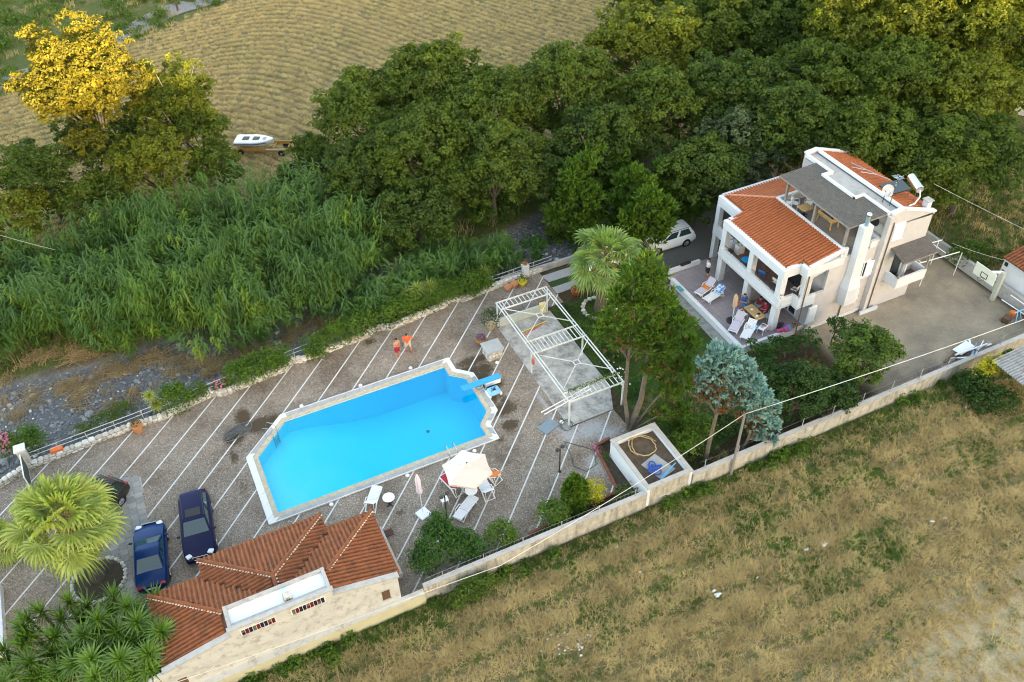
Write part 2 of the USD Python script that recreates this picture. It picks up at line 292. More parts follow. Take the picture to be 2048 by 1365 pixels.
# road behind the back field
M_road = mat('asphalt', (.20, .19, .18), .95, .15, 2.0, .3, spec=.05)
rp = np.array([at(*q)[:2] for q in ((-420, 290), (-150, 210), (0, 165), (150, 125), (330, 25), (430, -3), (600, -60), (900, -170))])
tt = np.linspace(0, len(rp) - 1, 60); rc = np.stack([np.interp(tt, np.arange(len(rp)), rp[:, k]) for k in (0, 1)], 1)
for k in range(4): rc[1:-1] = (rc[:-2] + rc[1:-1] * 2 + rc[2:]) / 4
rd = np.gradient(rc, axis=0); rd /= np.linalg.norm(rd, axis=1, keepdims=True); pts = []
for c, d in zip(rc, rd): pts += [[c[0] - d[1] * 1.7, c[1] + d[0] * 1.7, 0.], [c[0] + d[1] * 1.7, c[1] - d[0] * 1.7, 0.]]
pts = np.array(pts); pts[:, 2] = hz(pts[:, 0], pts[:, 1]) + .08
solo('road', MB().raw(pts, [[2 * i, 2 * i + 1, 2 * i + 3, 2 * i + 2] for i in range(59)]), M_road, 'narrow grey asphalt road beyond the back field at top left', 'road', None, 'structure')
# ================================================================ pool terrace
white = mat('white_paint', (.74, .74, .72), .6, .05, 6, .05)
M_pebble = mk('pebble_paving', {'g': ('geometry', {}), 'v': ('voronoi_texture', {'scale': 19.0, 'randomness': 1.0}), 's': ('separate_color', {}), 'r': ('rgb_ramp', {'ramp': [(0, (.135, .108, .084)), (.35, (.202, .166, .133)), (.7, (.258, .217, .177)), (.93, (.318, .276, .23)), (1, (.40, .357, .31))]}),
    'de': ('voronoi_texture', {'scale': 19.0, 'feature': 'distance_to_edge'}), 'er': ('rgb_ramp', {'ramp': [(0, (.45,) * 3), (.12, (1,) * 3)]}), 'm': ('mix', {'mix_type': 'multiply', 'fac': .7}),
    'nf': ('noise_texture', {'scale': 26.0, 'detail': 4.0, 'roughness': .7}), 'fr': ('rgb_ramp', {'ramp': [(.3, (.76, .75, .73)), (.7, (1.22, 1.22, 1.22))]}), 'm2': ('mix', {'mix_type': 'multiply', 'fac': 1.0}),
    'nl': ('noise_texture', {'scale': .33, 'detail': 6.0, 'roughness': .65}), 'lr': ('rgb_ramp', {'ramp': [(.34, (.66, .60, .55)), (.5, (1.0, .97, .93)), (.66, (1.18, 1.17, 1.15))]}), 'm3': ('mix', {'mix_type': 'multiply', 'fac': 1.0}),
    'st': ('attribute', {'attribute': 'stain'}), 'ss': ('separate_color', {}), 'nd': ('noise_texture', {'scale': 5.0, 'detail': 6.0, 'roughness': .75}), 'a1': ('math', {'math_type': 'multiply_add', 'value2': 1.5, 'value3': -.75}), 'a2': ('math', {'math_type': 'add', 'use_clamp': True}), 'mm': ('math', {'math_type': 'multiply', 'value2': .8}), 'st1': ('map_range', {'from_min': .35, 'from_max': .7, 'clamp': True}),
    'm4': ('mix', {'color2': (.062, .042, .022)}), 'w1': ('map_range', {'from_min': .35, 'from_max': .8, 'clamp': True}), 'a3': ('math', {'math_type': 'add', 'use_clamp': True}), 'w2': ('math', {'math_type': 'multiply', 'value2': .62}), 'm5': ('mix', {'color2': (.36, .37, .385)}), 
    'p': ('principled_bsdf', {'roughness': .8, 'specular_ior_level': .3}), 'b': ('bump', {'strength': .5, 'distance': .02})},
    [('g.position', 'v.vector'), ('v.color', 's.color'), ('s.r', 'r.fac'), ('g.position', 'de.vector'), ('de.distance', 'er.fac'), ('r.color', 'm.color1'), ('er.color', 'm.color2'), ('g.position', 'nf.vector'), ('nf.fac', 'fr.fac'), ('m.color', 'm2.color1'), ('fr.color', 'm2.color2'), ('g.position', 'nl.vector'), ('nl.fac', 'lr.fac'), ('m2.color', 'm3.color1'), ('lr.color', 'm3.color2'),
     ('st.color', 'ss.color'), ('g.position', 'nd.vector'), ('nd.fac', 'a1.value1'), ('a1.value', 'a2.value1'), ('ss.r', 'a2.value2'), ('a2.value', 'st1.value'), ('ss.r', 'mm.value1'), ('st1.result', 'm4.fac'), ('m3.color', 'm4.color1'),
     ('a1.value', 'a3.value1'), ('ss.g', 'a3.value2'), ('a3.value', 'w1.value'), ('w1.result', 'w2.value1'), ('w2.value', 'm5.fac'), ('m4.color', 'm5.color1'), ('m5.color', 'p.base_color'), ('de.distance', 'b.height'), ('b.normal', 'p.normal')], 'p.BSDF')
patio = thing('patio', 'pebble paved terrace with white diagonal bands all round the pool', 'patio', kind='structure')
from shapely.geometry import Polygon, LineString, Point, box as sbox
from shapely import affinity
WALL_LINE = [(-14.8, 9.8), (-12.2, 10.9), (-9.2, 11.15), (-6.2, 11.4), (-4.3, 11.35), (-1.5, 11.9), (-.8, 12.05), (-.1, 11.75), (2.2, 12.0), (4.3, 12.2), (4.8, 12.75), (5.7, 12.5), (8.4, 12.75), (10.5, 12.9), (11.2, 13.3), (12.3, 12.9), (14.6, 13.2), (16.7, 13.45), (17.3, 13.85), (18.2, 13.4), (21.2, 13.75), (24.8, 14.0)]
PATIO = Polygon(WALL_LINE + [(24.8, 10.0), (19.2, 9.8), (19.2, -1.2), (22.5, -1.1), (22.6, -3.2), (20.1, -3.3), (19.3, -7.0), (13.2, -7.3), (13.2, -7.9), (-4.3, -7.9), (-16.5, -7.9), (-16.5, 9.6)])
POOL_OUT = [(0, 0), (13.4, 0), (13.4, 1.2), (14.25, 2.05), (14.25, 5.55), (13.4, 6.35), (13.4, 7.5), (2.6, 7.5), (0, 5.1)]
POOL_OUT = [(u * 1.1026, v * 1.1026) for u, v in POOL_OUT]
pool_out = Polygon(POOL_OUT); pool_in = Polygon([(u * 1.1026, v * 1.1026) for u, v in [(.62, .55), (12.87, .55), (12.87, 1.45), (13.68, 2.28), (13.68, 5.38), (12.87, 6.12), (12.87, 6.93), (2.72, 6.93), (.62, 4.92)]])
# paving as a fine grid, so that stains can lie where they do
pv_x, pv_y = np.arange(-16.5, 25, .25), np.arange(-8, 14.25, .25)
tri = trimesh.creation.extrude_polygon(PATIO.difference(pool_out.buffer(-.02)), .03, engine='earcut')
import shapely
cells_v, cells_f = [], []
pp = PATIO.difference(pool_out.buffer(-.05)); shapely.prepare(pp)
XX, YY = np.meshgrid(pv_x, pv_y, indexing='ij'); cx, cy = (XX[:-1, :-1] + .125).ravel(), (YY[:-1, :-1] + .125).ravel()
inside = shapely.contains_xy(pp, cx, cy); boxes = shapely.box(cx - .125, cy - .125, cx + .125, cy + .125); fully = shapely.contains(pp, boxes); touch = shapely.intersects(pp, boxes) & ~fully
pm = MB()
if True:
    c0, c1 = cx[fully], cy[fully]; v = np.stack([np.stack([c0 + a, c1 + b, np.zeros_like(c0)], 1) for a, b in ((-.125, -.125), (.125, -.125), (.125, .125), (-.125, .125))], 1).reshape(-1, 3)
    pm.raw(v, np.arange(len(v)).reshape(-1, 4))
    for g in shapely.intersection(pp, boxes[touch]):
        for q in getattr(g, 'geoms', [g]):
            if q.geom_type == 'Polygon' and q.area > 1e-5:
                r = np.array(shapely.get_coordinates(shapely.convex_hull(q)))[:-1]
                if len(r) > 2:
                    if np.cross(r[1] - r[0], r[2] - r[1]) < 0: r = r[::-1]
                    pm.raw(np.c_[r, np.zeros(len(r))], [[0, k, k + 1] for k in range(1, len(r) - 1)])
pv, pf = pm.get()
paving = part(patio, 'paving', (pv, pf), M_pebble)
def spots(u, v, L): 
    o = np.zeros_like(u)
    for a, b, ru, rv_, k in L: o = np.maximum(o, k * np.exp(-(((u - a) / ru) ** 2 + ((v - b) / rv_) ** 2)))
    return o
stain = spots(pv[:, 0], pv[:, 1], [(*at(486, 835)[:2], .6, .9, 1.1), (*at(520, 850)[:2], 1.1, .8, 1.1), (*at(470, 880)[:2], .8, .7, 1.0), (*at(545, 838)[:2], .7, .5, .9), (*at(468, 915)[:2], .3, .8, .9), (*at(475, 960)[:2], .3, .5, .6), (*at(940, 745)[:2], .9, .8, 1.1), (*at(965, 760)[:2], .7, .8, 1.1), (*at(990, 770)[:2], .8, .5, 1.0), (*at(1010, 800)[:2], .4, .7, .8), (*at(1020, 850)[:2], .7, .5, 1.1), (*at(1000, 880)[:2], .4, .4, .8), (16.2, 7.3, 1.6, .55, .95), (16.6, 6.2, .8, .9, .9), (16.6, 4.6, .8, .6, .7), (16.1, 2.2, 1.3, .8, .95), (15.9, 3.3, .5, .8, .75), (10.4, 12.4, .7, .45, .8), (15.6, .2, .6, .5, .55), (11.0, -4.0, .5, .35, .7), (7.1, -2.6, .5, .35, .65),
    (4, 8.9, 1.2, .25, .55), (6, 9.3, 1.5, .3, .5), (8.5, 9.2, 1.2, .3, .5), (12, 9.3, .8, .3, .5), (14.2, 8.7, .5, .3, .6), (-.7, 3.6, .5, 1.4, .5), (3, -1.2, 2.0, .3, .45), (6.2, -.6, .8, .4, .5), (10, -6.3, 1.4, .4, .5)])
wash = spots(pv[:, 0], pv[:, 1], [(20.3, -1.9, 1.4, .9, .95), (18.9, -1.6, .9, 1.2, .85), (18.4, -.4, .5, 1.2, .8), (19.0, -4.6, .7, 1.2, .7), (18.7, 1.6, .25, 1.6, .85), (13.9, 10.2, .35, .2, .8), (21.2, -2.7, 1.2, .7, .8)])
UsdGeom.PrimvarsAPI(stage.GetPrimAtPath(paving.path)).CreatePrimvar('stain', Sdf.ValueTypeNames.Color3fArray, 'vertex').Set(Vt.Vec3fArray.FromNumpy(np.stack([stain, wash, wash * 0], 1).astype(np.float32)))
M_band = mat('white_marble_band', (.54, .53, .51), .7, .12, 9, 0, dirt=(.33, .31, .28), dscale=4.0, dlo=.56, dhi=.72)
# white bands at 45 degrees to the pool
free = PATIO.difference(pool_out.buffer(.02)); q0 = at(1044.4, 735.8); k0 = q0[0] - q0[1]; gap = (at(960 + 520 * .21978, 780)[:2] @ [1, -1]) - k0
gap = 2.395
for k in range(-24, 8):
    c = k0 + gap * k; line = LineString([(c - 40, -40), (c + 40, 40)]).buffer(.044, cap_style=2)
    g = line.intersection(free)
    for q in getattr(g, 'geoms', [g]):
        if q.geom_type != 'Polygon' or q.area < .03: continue
        r = np.array(q.exterior.coords)[:-1]; o = np.argsort(r @ [1, 1]); 
        m = MB(); m.poly(r, .004, .008); part(patio, 'white_band', m, M_band)
# ---------------------------------------------------------------- pool
pool = thing('swimming_pool', 'long blue swimming pool with cut corners and stone coping', 'swimming pool', (0, 0, 0))
M_poolw = mk('pool_depth_tint', {'g': ('geometry', {}), 'x': ('separate_xyz', {}), 'n': ('noise_texture', {'scale': .55, 'detail': 5.0}), 'a': ('math', {'math_type': 'multiply_add', 'value2': 5.0}), 'q': ('math', {'math_type': 'add'}), 'm': ('map_range', {'from_min': 3.0, 'from_max': 13.0, 'clamp': True}), 'r': ('rgb_ramp', {'ramp': [(0, (.24, .84, .95)), (.25, (.10, .84, .95)), (.6, (.012, .80, .95)), (1, (.005, .74, .94))]}), 'p': ('principled_bsdf', {'roughness': .6})}, [('g.position', 'x.vector'), ('g.position', 'n.vector'), ('n.fac', 'a.value1'), ('x.x', 'a.value3'), ('a.value', 'm.value'), ('m.result', 'r.fac'), ('r.color', 'p.base_color')], 'p.BSDF')  # light lost through deeper water is put into the basin colour
DEEP = 3.0
def ring(poly, z0, z1):
    c = np.array(poly.exterior.coords)[:-1]; n = len(c); v = np.vstack([np.c_[c, np.full(n, z0)], np.c_[c, np.full(n, z1)]])
    return v, np.array([[k, (k + 1) % n, n + (k + 1) % n, n + k] for k in range(n)])
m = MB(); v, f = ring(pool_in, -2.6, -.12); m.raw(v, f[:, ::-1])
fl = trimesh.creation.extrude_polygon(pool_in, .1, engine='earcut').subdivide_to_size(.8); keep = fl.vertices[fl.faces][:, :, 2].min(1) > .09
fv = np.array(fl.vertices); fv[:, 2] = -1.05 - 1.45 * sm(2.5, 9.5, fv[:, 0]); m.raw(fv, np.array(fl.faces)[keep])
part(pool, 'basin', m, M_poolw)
M_water = mk('pool_water', {'g': ('geometry', {}), 'n': ('noise_texture', {'scale': 2.6, 'detail': 4.0}), 'b': ('bump', {'strength': .28, 'distance': .05}), 'fr': ('fresnel', {'IOR': 1.33}), 'gl': ('glossy_bsdf', {'roughness': .03, 'color': (1, 1, 1)}), 'tr': ('transparent_bsdf', {'color': (.70, .955, .995)}), 'm': ('mix_closure', {})},
    [('g.position', 'n.vector'), ('n.fac', 'b.height'), ('b.normal', 'gl.normal'), ('b.normal', 'fr.normal'), ('fr.fac', 'm.fac'), ('tr.BSDF', 'm.closure1'), ('gl.BSDF', 'm.closure2')], 'm.closure')
m = MB(); r = np.array(pool_in.exterior.coords)[:-1]; m.raw(np.c_[r, np.full(len(r), -.05)], np.array(trimesh.creation.triangulate_polygon(pool_in, engine='earcut')[1])); part(pool, 'water', m, M_water)
M_edge = mat('pool_inner_edge', (.42, .36, .26), .75, .2, 5, .1); M_cop = mat('grey_coping_slab', (.36, .36, .355), .7, .14, 2.5, .1, island=.12, dirt=(.25, .21, .16), dscale=1.5, dlo=.55, dhi=.75)
M_copw = mat('white_coping_slab', (.62, .61, .58), .65, .06, 4, .05)
mid = pool_in.buffer(.30, join_style=2); 
def sheet(poly, z0, z1): return trimesh.creation.extrude_polygon(poly, z1 - z0, engine='earcut').apply_translation([0, 0, z0])
part(pool, 'inner_kerb', MB().tm(sheet(pool_in.buffer(.30, join_style=2).difference(pool_in), -.14, .055)), M_edge)
m = MB(); v, f = ring(pool_in.buffer(-.006), -.16, -.01); m.raw(v, f[:, ::-1]); part(pool, 'waterline', m, white)
oc = np.array(POOL_OUT); ic = np.array(mid.exterior.coords)[:-1]
def inner(p): return ic[np.argmin(((ic - p) ** 2).sum(1))]
for k in range(9):
    a, b = oc[k], oc[(k + 1) % 9]; ia, ib = inner(a), inner(b); L = np.linalg.norm(b - a); n = max(1, round(L / 1.05)); d = (b - a) / L; wl = k == 8 or False
    cut = .34 / L
    cuts = [0, cut] + list(np.linspace(cut, 1 - cut, n + 1)[1:-1]) + [1 - cut, 1] if L > 1.3 else [0, .5, 1]
    for j in range(len(cuts) - 1):
        t0, t1 = cuts[j] + .004 / L, cuts[j + 1] - .004 / L; corner = j in (0, len(cuts) - 2)
        q = [a + (b - a) * t0, a + (b - a) * t1, ia + (ib - ia) * t1, ia + (ib - ia) * t0]
        o = Polygon(q).buffer(-.003, join_style=2)
        part(pool, 'coping_slab', MB().poly(np.array(o.exterior.coords)[:-1], .0, .075 + rng.random() * .006), M_copw if corner or k == 8 or (k == 7 and j < 2) else M_cop)
m = MB()
for k in range(9):
    a, b = oc[k], oc[(k + 1) % 9]; m.bar([*a, .05], [*b, .05], .05, .09)
part(pool, 'white_rim', m, M_copw)
for q in ((910, 945, .0), (1240, 720, 0)): pass
steel = mat('stainless_steel', (.62, .62, .62), .25, .05, 3, metal=1.0)
dark = mat('dark_plastic', (.02, .02, .022), .5, .1)
for p, r in ((at(856, 864, -1.9), .13), (at(827, 766, -2.2), .11), (at(724, 799, -.8), .1)):
    part(pool, 'drain', MB().lathe((p[0], p[1], p[2] + .02), [(r, 0), (r, .02), (0, .021)], 12), mat('pool_drain_cover', (.02, .20, .30), .5) if 'pool_drain_cover' not in _mats else _mats['pool_drain_cover'])
def ladder(c, d):
    """Pool ladder: two hooped rails and three treads. c on the edge, d into the water."""
    t = thing('pool_ladder', *LAD.pop(0), (c[0], c[1], .07)); s = np.array([-d[1], d[0]])
    for k in (-1, 1):
        b = np.array([*(c + s * .25 * k), 0]); D = np.array([*d, 0])
        part(t, 'rail', MB().tube([b - D * .62 + [0, 0, .05], b - D * .6 + [0, 0, .45], b - D * .45 + [0, 0, .68], b - D * .1 + [0, 0, .72], b + D * .15 + [0, 0, .55], b + D * .2 + [0, 0, 0], b + D * .2 + [0, 0, -1.0]], .022, 6), steel, True)
    for z in (-.3, -.55, -.8): part(t, 'tread', MB().bar([*(c + d * .2 - s * .25), z], [*(c + d * .2 + s * .25), z], .09, .03), steel)
LAD = [('steel ladder at the cut shallow corner of the pool', 'pool ladder'), ('steel ladder beside the open parasol at the long pool edge', 'pool ladder')]
e = (np.array(POOL_OUT[7]) + np.array(POOL_OUT[8])) / 2; dd = np.array([.707, -.707]); ladder(at(543, 868)[:2] + dd * .1, dd); ladder(np.array([11.6, .45]), np.array([0, 1.]))
# diving board
blue = mat('blue_fibreglass', (.010, .27, .62), .35, .06, 2, coat=.3); pale_blue = mat('pale_blue_plastic', (.20, .42, .62), .5, .1, 3)
t = thing('diving_board', 'blue springboard on a white stand over the pool end', 'diving board', (15.6, 4.5, 0))
part(t, 'board', MB().box(14.25, 17.05, 4.42, 4.92, .46, .53, bev=.02), blue); part(t, 'stand', MB().box(15.9, 17.0, 4.45, 4.89, .05, .42, bev=.03), white)
part(t, 'fulcrum', MB().tube([(15.5, 4.4, .4), (15.5, 4.94, .4)], .06, 8), steel); part(t, 'bracket', MB().box(15.3, 15.7, 4.46, 4.88, .05, .34, bev=.02), steel)
t = thing('pool_cleaner', 'pale blue robot cleaner parked beside the diving board', 'pool cleaner', (16.6, 3.75, 0))
part(t, 'shell', MB().obox((16.15, 3.75, .26), (.42, .36, .18), .0, .12), pale_blue); part(t, 'handle', MB().tube([(15.9, 3.55, .42), (15.95, 3.6, .6), (16.3, 3.85, .6), (16.38, 3.9, .42)], .03, 6), blue)
part(t, 'brush', MB().tube([(15.75, 3.42, .12), (15.75, 4.08, .12)], .1, 10), white); part(t, 'brush', MB().tube([(16.55, 3.42, .12), (16.55, 4.08, .12)], .1, 10), white); part(t, 'window', MB().box(16.02, 16.28, 3.62, 3.88, .44, .455), dark)
# small white lamps let into the paving along the pool
for q, lb in (((603, 813), 'small round white light by the far pool edge nearest the shallow end'), ((721, 772), 'small round white light by the middle of the far pool edge'), ((821, 737), 'small round white light by the far pool edge near the two men'), ((949, 903), 'small round white light behind the open parasol'), ((815, 952), 'small round white light beside the closed pink parasol'), ((663, 1010), 'small round white light by the near pool edge above the pool house roof'), ((1123, 845), 'small round white light at the pergola corner by the coiled hose'), ((994, 726), 'small round white light in front of the barbecue block')):
    p = at(*q); solo('ground_light', MB().lathe((p[0], p[1], .0), [(.13, 0), (.13, .05), (.1, .09), (0, .1)], 10), white, lb, 'ground light', 'ground lights round the pool')
# ================================================================ the house
wall_pink = mat('pale_render', (.455, .43, .42), .85, .06, 1.5, .15, 60, dirt=(.34, .315, .295), dscale=1.0, dlo=.52, dhi=.80)
wall_white = mat('white_render', (.54, .548, .56), .8, .05, 2, .1, 50, dirt=(.45, .45, .44), dscale=.9, dlo=.6, dhi=.85)
M_tile_new = mat('orange_roof_tile', (.39, .112, .034), .75, .16, 1.5, .1, 30, island=.22)
M_tile_old = mat('weathered_roof_tile', (.36, .122, .050), .85, .22, 2.0, .15, 30, island=.42, dirt=(.13, .08, .05), dscale=2.6, dlo=.50, dhi=.72, spec=.2)
M_shingle = mat('grey_shingle', (.27, .245, .215), .9, .2, 3, .2, 40, island=.62)
M_glass = mk('dark_window_glass', {'p': ('principled_bsdf', {'base_color': (.012, .016, .018), 'roughness': .06, 'specular_ior_level': .6})}, [], 'p.BSDF')
M_brown = mat('brown_tiles', (.16, .105, .095), .6, .2, 3, 0); M_wood = mat('light_wood', (.42, .27, .11), .6, .2, 6); M_dwood = mat('dark_wood', (.10, .055, .03), .6, .2, 6)
M_conc = mat('grey_concrete', (.34, .33, .31), .9, .12, 2.5, .2, 30, dirt=(.16, .15, .13), dscale=1.6, dlo=.55, dhi=.8)
M_iron = mat('dark_iron', (.03, .028, .026), .5, .1); M_beam = mat('grey_brown_timber', (.20, .18, .16), .8, .15, 4)
M_curtain = mat('maroon_curtain', (.10, .018, .02), .9, .2, 8); M_plastic = mat('white_plastic', (.72, .72, .72), .4, .03)
def roof_tiles(t, corner, ax, up, nx, nu, outline, m, wid=.24, ln=.36, name='roof_tile', pick=0, base_mat=None, lift=.0):
    """Rows of half-round tiles on a slope. corner: a low corner; ax: unit vector along the eaves; up: unit vector up the slope; outline: plan polygon they stay inside."""
    ax, up = np.asarray(ax, float), np.asarray(up, float); nrm = np.cross(ax, up); nrm *= np.sign(nrm[2]); corner = np.asarray(corner, float)
    ang = np.linspace(0, np.pi, 6); prof = np.stack([-np.cos(ang) * wid * .36, np.sin(ang) * wid * .30], 1)
    prof = np.vstack([[-wid * .5, .0], prof, [wid * .5, .0]]); n = len(prof); sh = Polygon(outline); shapely.prepare(sh)
    ii_, jj_ = np.meshgrid(np.arange(nx), np.arange(nu), indexing='ij'); c = corner + ((ii_ + .5) * wid)[..., None] * ax + ((jj_ + .5) * ln)[..., None] * up
    ok = shapely.contains_xy(sh, c[..., 0], c[..., 1]); jt = rng.normal(0, .006, (nx, nu, 2)); pieces = []
    for i in range(nx):
        for j in range(nu):
            if not ok[i, j]: continue
            o = corner + ax * ((i + .5) * wid + jt[i, j, 0]) + up * (j * ln + jt[i, j, 1]) + nrm * lift
            lo = o[None] + prof[:, :1] * ax + (prof[:, 1:] + .045) * nrm; hi = o[None] + prof[:, :1] * .9 * ax + (prof[:, 1:] + .012) * nrm + up * ln * 1.06
            bt = o[None] + prof[:, :1] * ax + (prof[:, 1:] * .55 + .0) * nrm
            pieces.append((o, np.vstack([lo, hi, bt]), [[k, k + 1, n + k + 1, n + k] for k in range(n - 1)] + [[2 * n + k, 2 * n + k + 1, k + 1, k] for k in range(n - 1)]))
    pieces.sort(key=lambda q: ((q[0] - EYE) ** 2).sum())
    for o, v, f in pieces[:pick]: part(t, name, MB().raw(v, f), m)
    if pieces[pick:]:
        mb = MB()
        for o, v, f in pieces[pick:]: mb.raw(v, f)
        part(t, name if not pick else name + '_rest', mb, m, kind='stuff')
    return pieces
def shingles(t, name, a, b, c, d, rows, cols, m):
    """A sloping field of shingles as slightly lifted strips: a-b low edge, d-c high edge."""
    a, b, c, d = (np.asarray(q, float) for q in (a, b, c, d)); nrm = np.cross(b - a, d - a); nrm /= np.linalg.norm(nrm); nrm *= np.sign(nrm[2]); mb = MB()
    for j in range(rows):
        for i in range(cols):
            of = .5 * (j % 2); s0, s1 = max(0, (i - of)) / cols, min(cols, i + 1 - of) / cols
            if i == cols - 1 and of: s1 = 1.0
            t0, t1 = j / rows, min(1, (j + 1.25) / rows); P_ = lambda s, q: (a + (b - a) * s) * (1 - q) + (d + (c - d) * s) * q; g = .012 / cols * 4
            h = .035 + rng.random() * .015
            v = [P_(s0 + g * .2, t0) + nrm * h, P_(s1 - g * .2, t0) + nrm * h, P_(s1 - g * .2, t1) + nrm * .002, P_(s0 + g * .2, t1) + nrm * .002, P_(s0 + g * .2, t0), P_(s1 - g * .2, t0)]
            mb.raw(v, [[0, 1, 2, 3], [4, 5, 1, 0]])
    return part(t, name, mb, m, kind='stuff')
house = thing('house', 'white three level villa with orange tiled roofs and a tall white chimney', 'house', (42, 4, 0))
FZ = .35                     # terrace floor
m = MB()
m.box(38.6, 43.62, -.55, 9.0, 0, 2.5); m.box(38.6, 43.62, 1.2, 9.0, 2.5, 5.3); m.box(39.4, 43.62, -.55, 1.2, 2.5, 5.3); m.box(40.12, 43.62, -.55, 6.6, 5.3, 5.78)       # body of the two lower floors
m.box(43.62, 47.6, -.72, 8.2, 0, 7.25)                       # tall block behind
part(house, 'wall', m, wall_pink)
# roof slab ends and gables of the tall block
g = MB(); prof = [(43.6, 7.25), (43.6, 8.30), (44.6, 8.40), (47.75, 7.28), (47.75, 7.1)]
def gable(v0, v1, pr): 
    n = len(pr); g.raw([[u, v0, z] for u, z in pr] + [[u, v1, z] for u, z in pr], [[k, (k + 1) % n, n + (k + 1) % n, n + k] for k in range(n)]); g.raw([[u, v0, z] for u, z in pr], [[0, k, k + 1] for k in range(1, n - 1)]); g.raw([[u, v1, z] for u, z in pr], [[0, k + 1, k] for k in range(1, n - 1)])
gable(-.72, -.5, prof); gable(7.98, 8.2, prof); g.box(43.62, 43.84, -.5, 7.98, 7.2, 7.95); part(house, 'gable_wall', g, wall_pink)
m = MB()
for v0, v1 in ((-.78, -.46), (7.94, 8.26)):
    for (ua, za), (ub, zb) in ((prof[1], prof[2]), (prof[2], prof[3])):
        vm = (v0 + v1) / 2; m.bar([ua - .03, vm, za + .05], [ub + .03, vm, zb + .05], .34, .13)
m.box(44.52, 44.74, -.45, 7.93, 8.28, 8.47)                       # ridge upstand
e = [(43.5, -.45), (43.5, 1.95), (42.75, 1.95), (42.75, 5.2), (43.5, 5.2), (43.5, 7.93)]
for k in range(5):
    (a, b), (c, d) = e[k], e[k + 1]; ua, ub, va, vb = min(a, c), max(a, c), min(b, d), max(b, d)
    m.box(ua - .1, ub + .1, va - (.1 if va != vb or k in (1, 3) else 0) + (.002 * k), vb + (.1 if k in (1, 3) else -.1 if k in (0, 2) else 0) - .002 * k, 8.18, 8.44 + .003 * k)
part(house, 'parapet', m, wall_white)
part(house, 'flat_roof', MB().poly([(43.6, -.46), (44.53, -.46), (44.53, 7.93), (43.6, 7.93), (43.6, 5.1), (42.85, 5.1), (42.85, 2.05), (43.6, 2.05)], 8.12, 8.2), M_conc)
s_ = np.array([-(47.85 - 44.74), 0, 8.33 - 7.22]); s_ /= np.linalg.norm(s_)
part(house, 'roof_deck', MB().raw([[44.74, -.5, 8.28], [44.74, 8.0, 8.28], [47.9, 8.0, 7.15], [47.9, -.5, 7.15]], [[0, 1, 2, 3]]), M_tile_new)
roof_tiles(house, (47.9, -.46, 7.17), (0, 1, 0), s_, 34, 9, [(44.7, -.5), (48.1, -.5), (48.1, 8), (44.7, 8)], M_tile_new, .247, .37)
# front roof over the first floor, hipped at the north-west
def roof_z(u): return 5.55 + (u - 36.4) * (6.42 - 5.55) / (40.2 - 36.4)
su = np.array([1, 0, (6.42 - 5.55) / 3.8]); su /= np.linalg.norm(su)
OUT = [(36.35, .35), (36.35, 6.85), (37.65, 6.85), (37.65, 9.3), (37.66, 9.28), (40.12, 6.6), (40.12, -.35), (37.65, -.35), (37.65, .35)]
dk = MB().raw([[36.35, .3, roof_z(36.35) - .03], [40.2, .3, roof_z(40.2) - .03], [40.2, 6.85, roof_z(40.2) - .03], [36.35, 6.85, roof_z(36.35) - .03], [37.6, -.4, roof_z(37.6) - .03], [40.2, -.4, roof_z(40.2) - .03], [40.2, .3, roof_z(40.2) - .03], [37.6, .3, roof_z(37.6) - .03], [37.65, 9.3, 5.82], [37.65, 6.85, 5.82], [40.1, 6.6, 6.38]], [[0, 1, 2, 3], [4, 5, 6, 7]])
dk.raw([[37.65, 9.3, 5.81], [37.65, 6.85, 5.82], [40.1, 6.85, 6.38], [40.1, 6.6, 6.38], [43.6, 6.6, 6.38], [43.6, 9.3, 5.75]], [[0, 1, 2], [0, 2, 4], [0, 4, 5]])
part(house, 'roof_deck', dk, M_tile_new)
roof_tiles(house, (36.35, -.36, roof_z(36.35)), (0, 1, 0), su, 40, 11, OUT, M_tile_new, .243, .355)
sv = np.array([0, -2.7, .62]); sv /= np.linalg.norm(sv)
roof_tiles(house, (37.7, 9.3, 5.78), (1, 0, 0), sv, 24, 8, [(37.66, 9.35), (43.58, 9.35), (43.58, 6.62), (40.1, 6.62)], M_tile_new, .245, .355)
m = MB()
for k in range(10):
    a, b = np.array([37.7, 9.27, 5.88]), np.array([40.12, 6.62, 6.46]); m.tube([a + (b - a) * k / 10, a + (b - a) * (k + 1.08) / 10], [.10, .085], 7)
part(house, 'hip_tile', m, mat('pink_hip_tile', (.45, .21, .14), .8, .15, 3), kind='stuff')
# eaves beams, pillars, balcony
m = MB()
for a in ((36.0, 36.4, .14, 6.95, 5.0, 5.62), (36.403, 37.5, .14, .42, 5.0, 5.72), (37.36, 37.64, -.58, .137, 5.0, 5.80), (37.643, 40.45, -.58, -.30, 5.2, 5.86), (36.403, 37.5, 6.67, 6.95, 5.0, 5.70), (37.36, 37.66, 6.953, 9.52, 5.0, 5.78), (37.663, 43.6, 9.22, 9.52, 5.3, 5.86)): m.box(*a)
m.bar([37.65, -.44, 5.82], [40.45, -.44, 6.42], .3, .16); part(house, 'eaves_beam', m, wall_white)
for (u, v, w) in ((36.25, .42, .46), (36.25, 3.55, .44), (36.25, 6.70, .46), (37.5, 9.28, .40)):
    part(house, 'pillar', MB().box(u - w / 2, u + w / 2, v - w / 2, v + w / 2, FZ if u < 37 else 0, 5.02), wall_white)
part(house, 'pillar', MB().box(37.4, 37.66, -.52, -.2, 3.0, 5.02), wall_white)
m = MB()
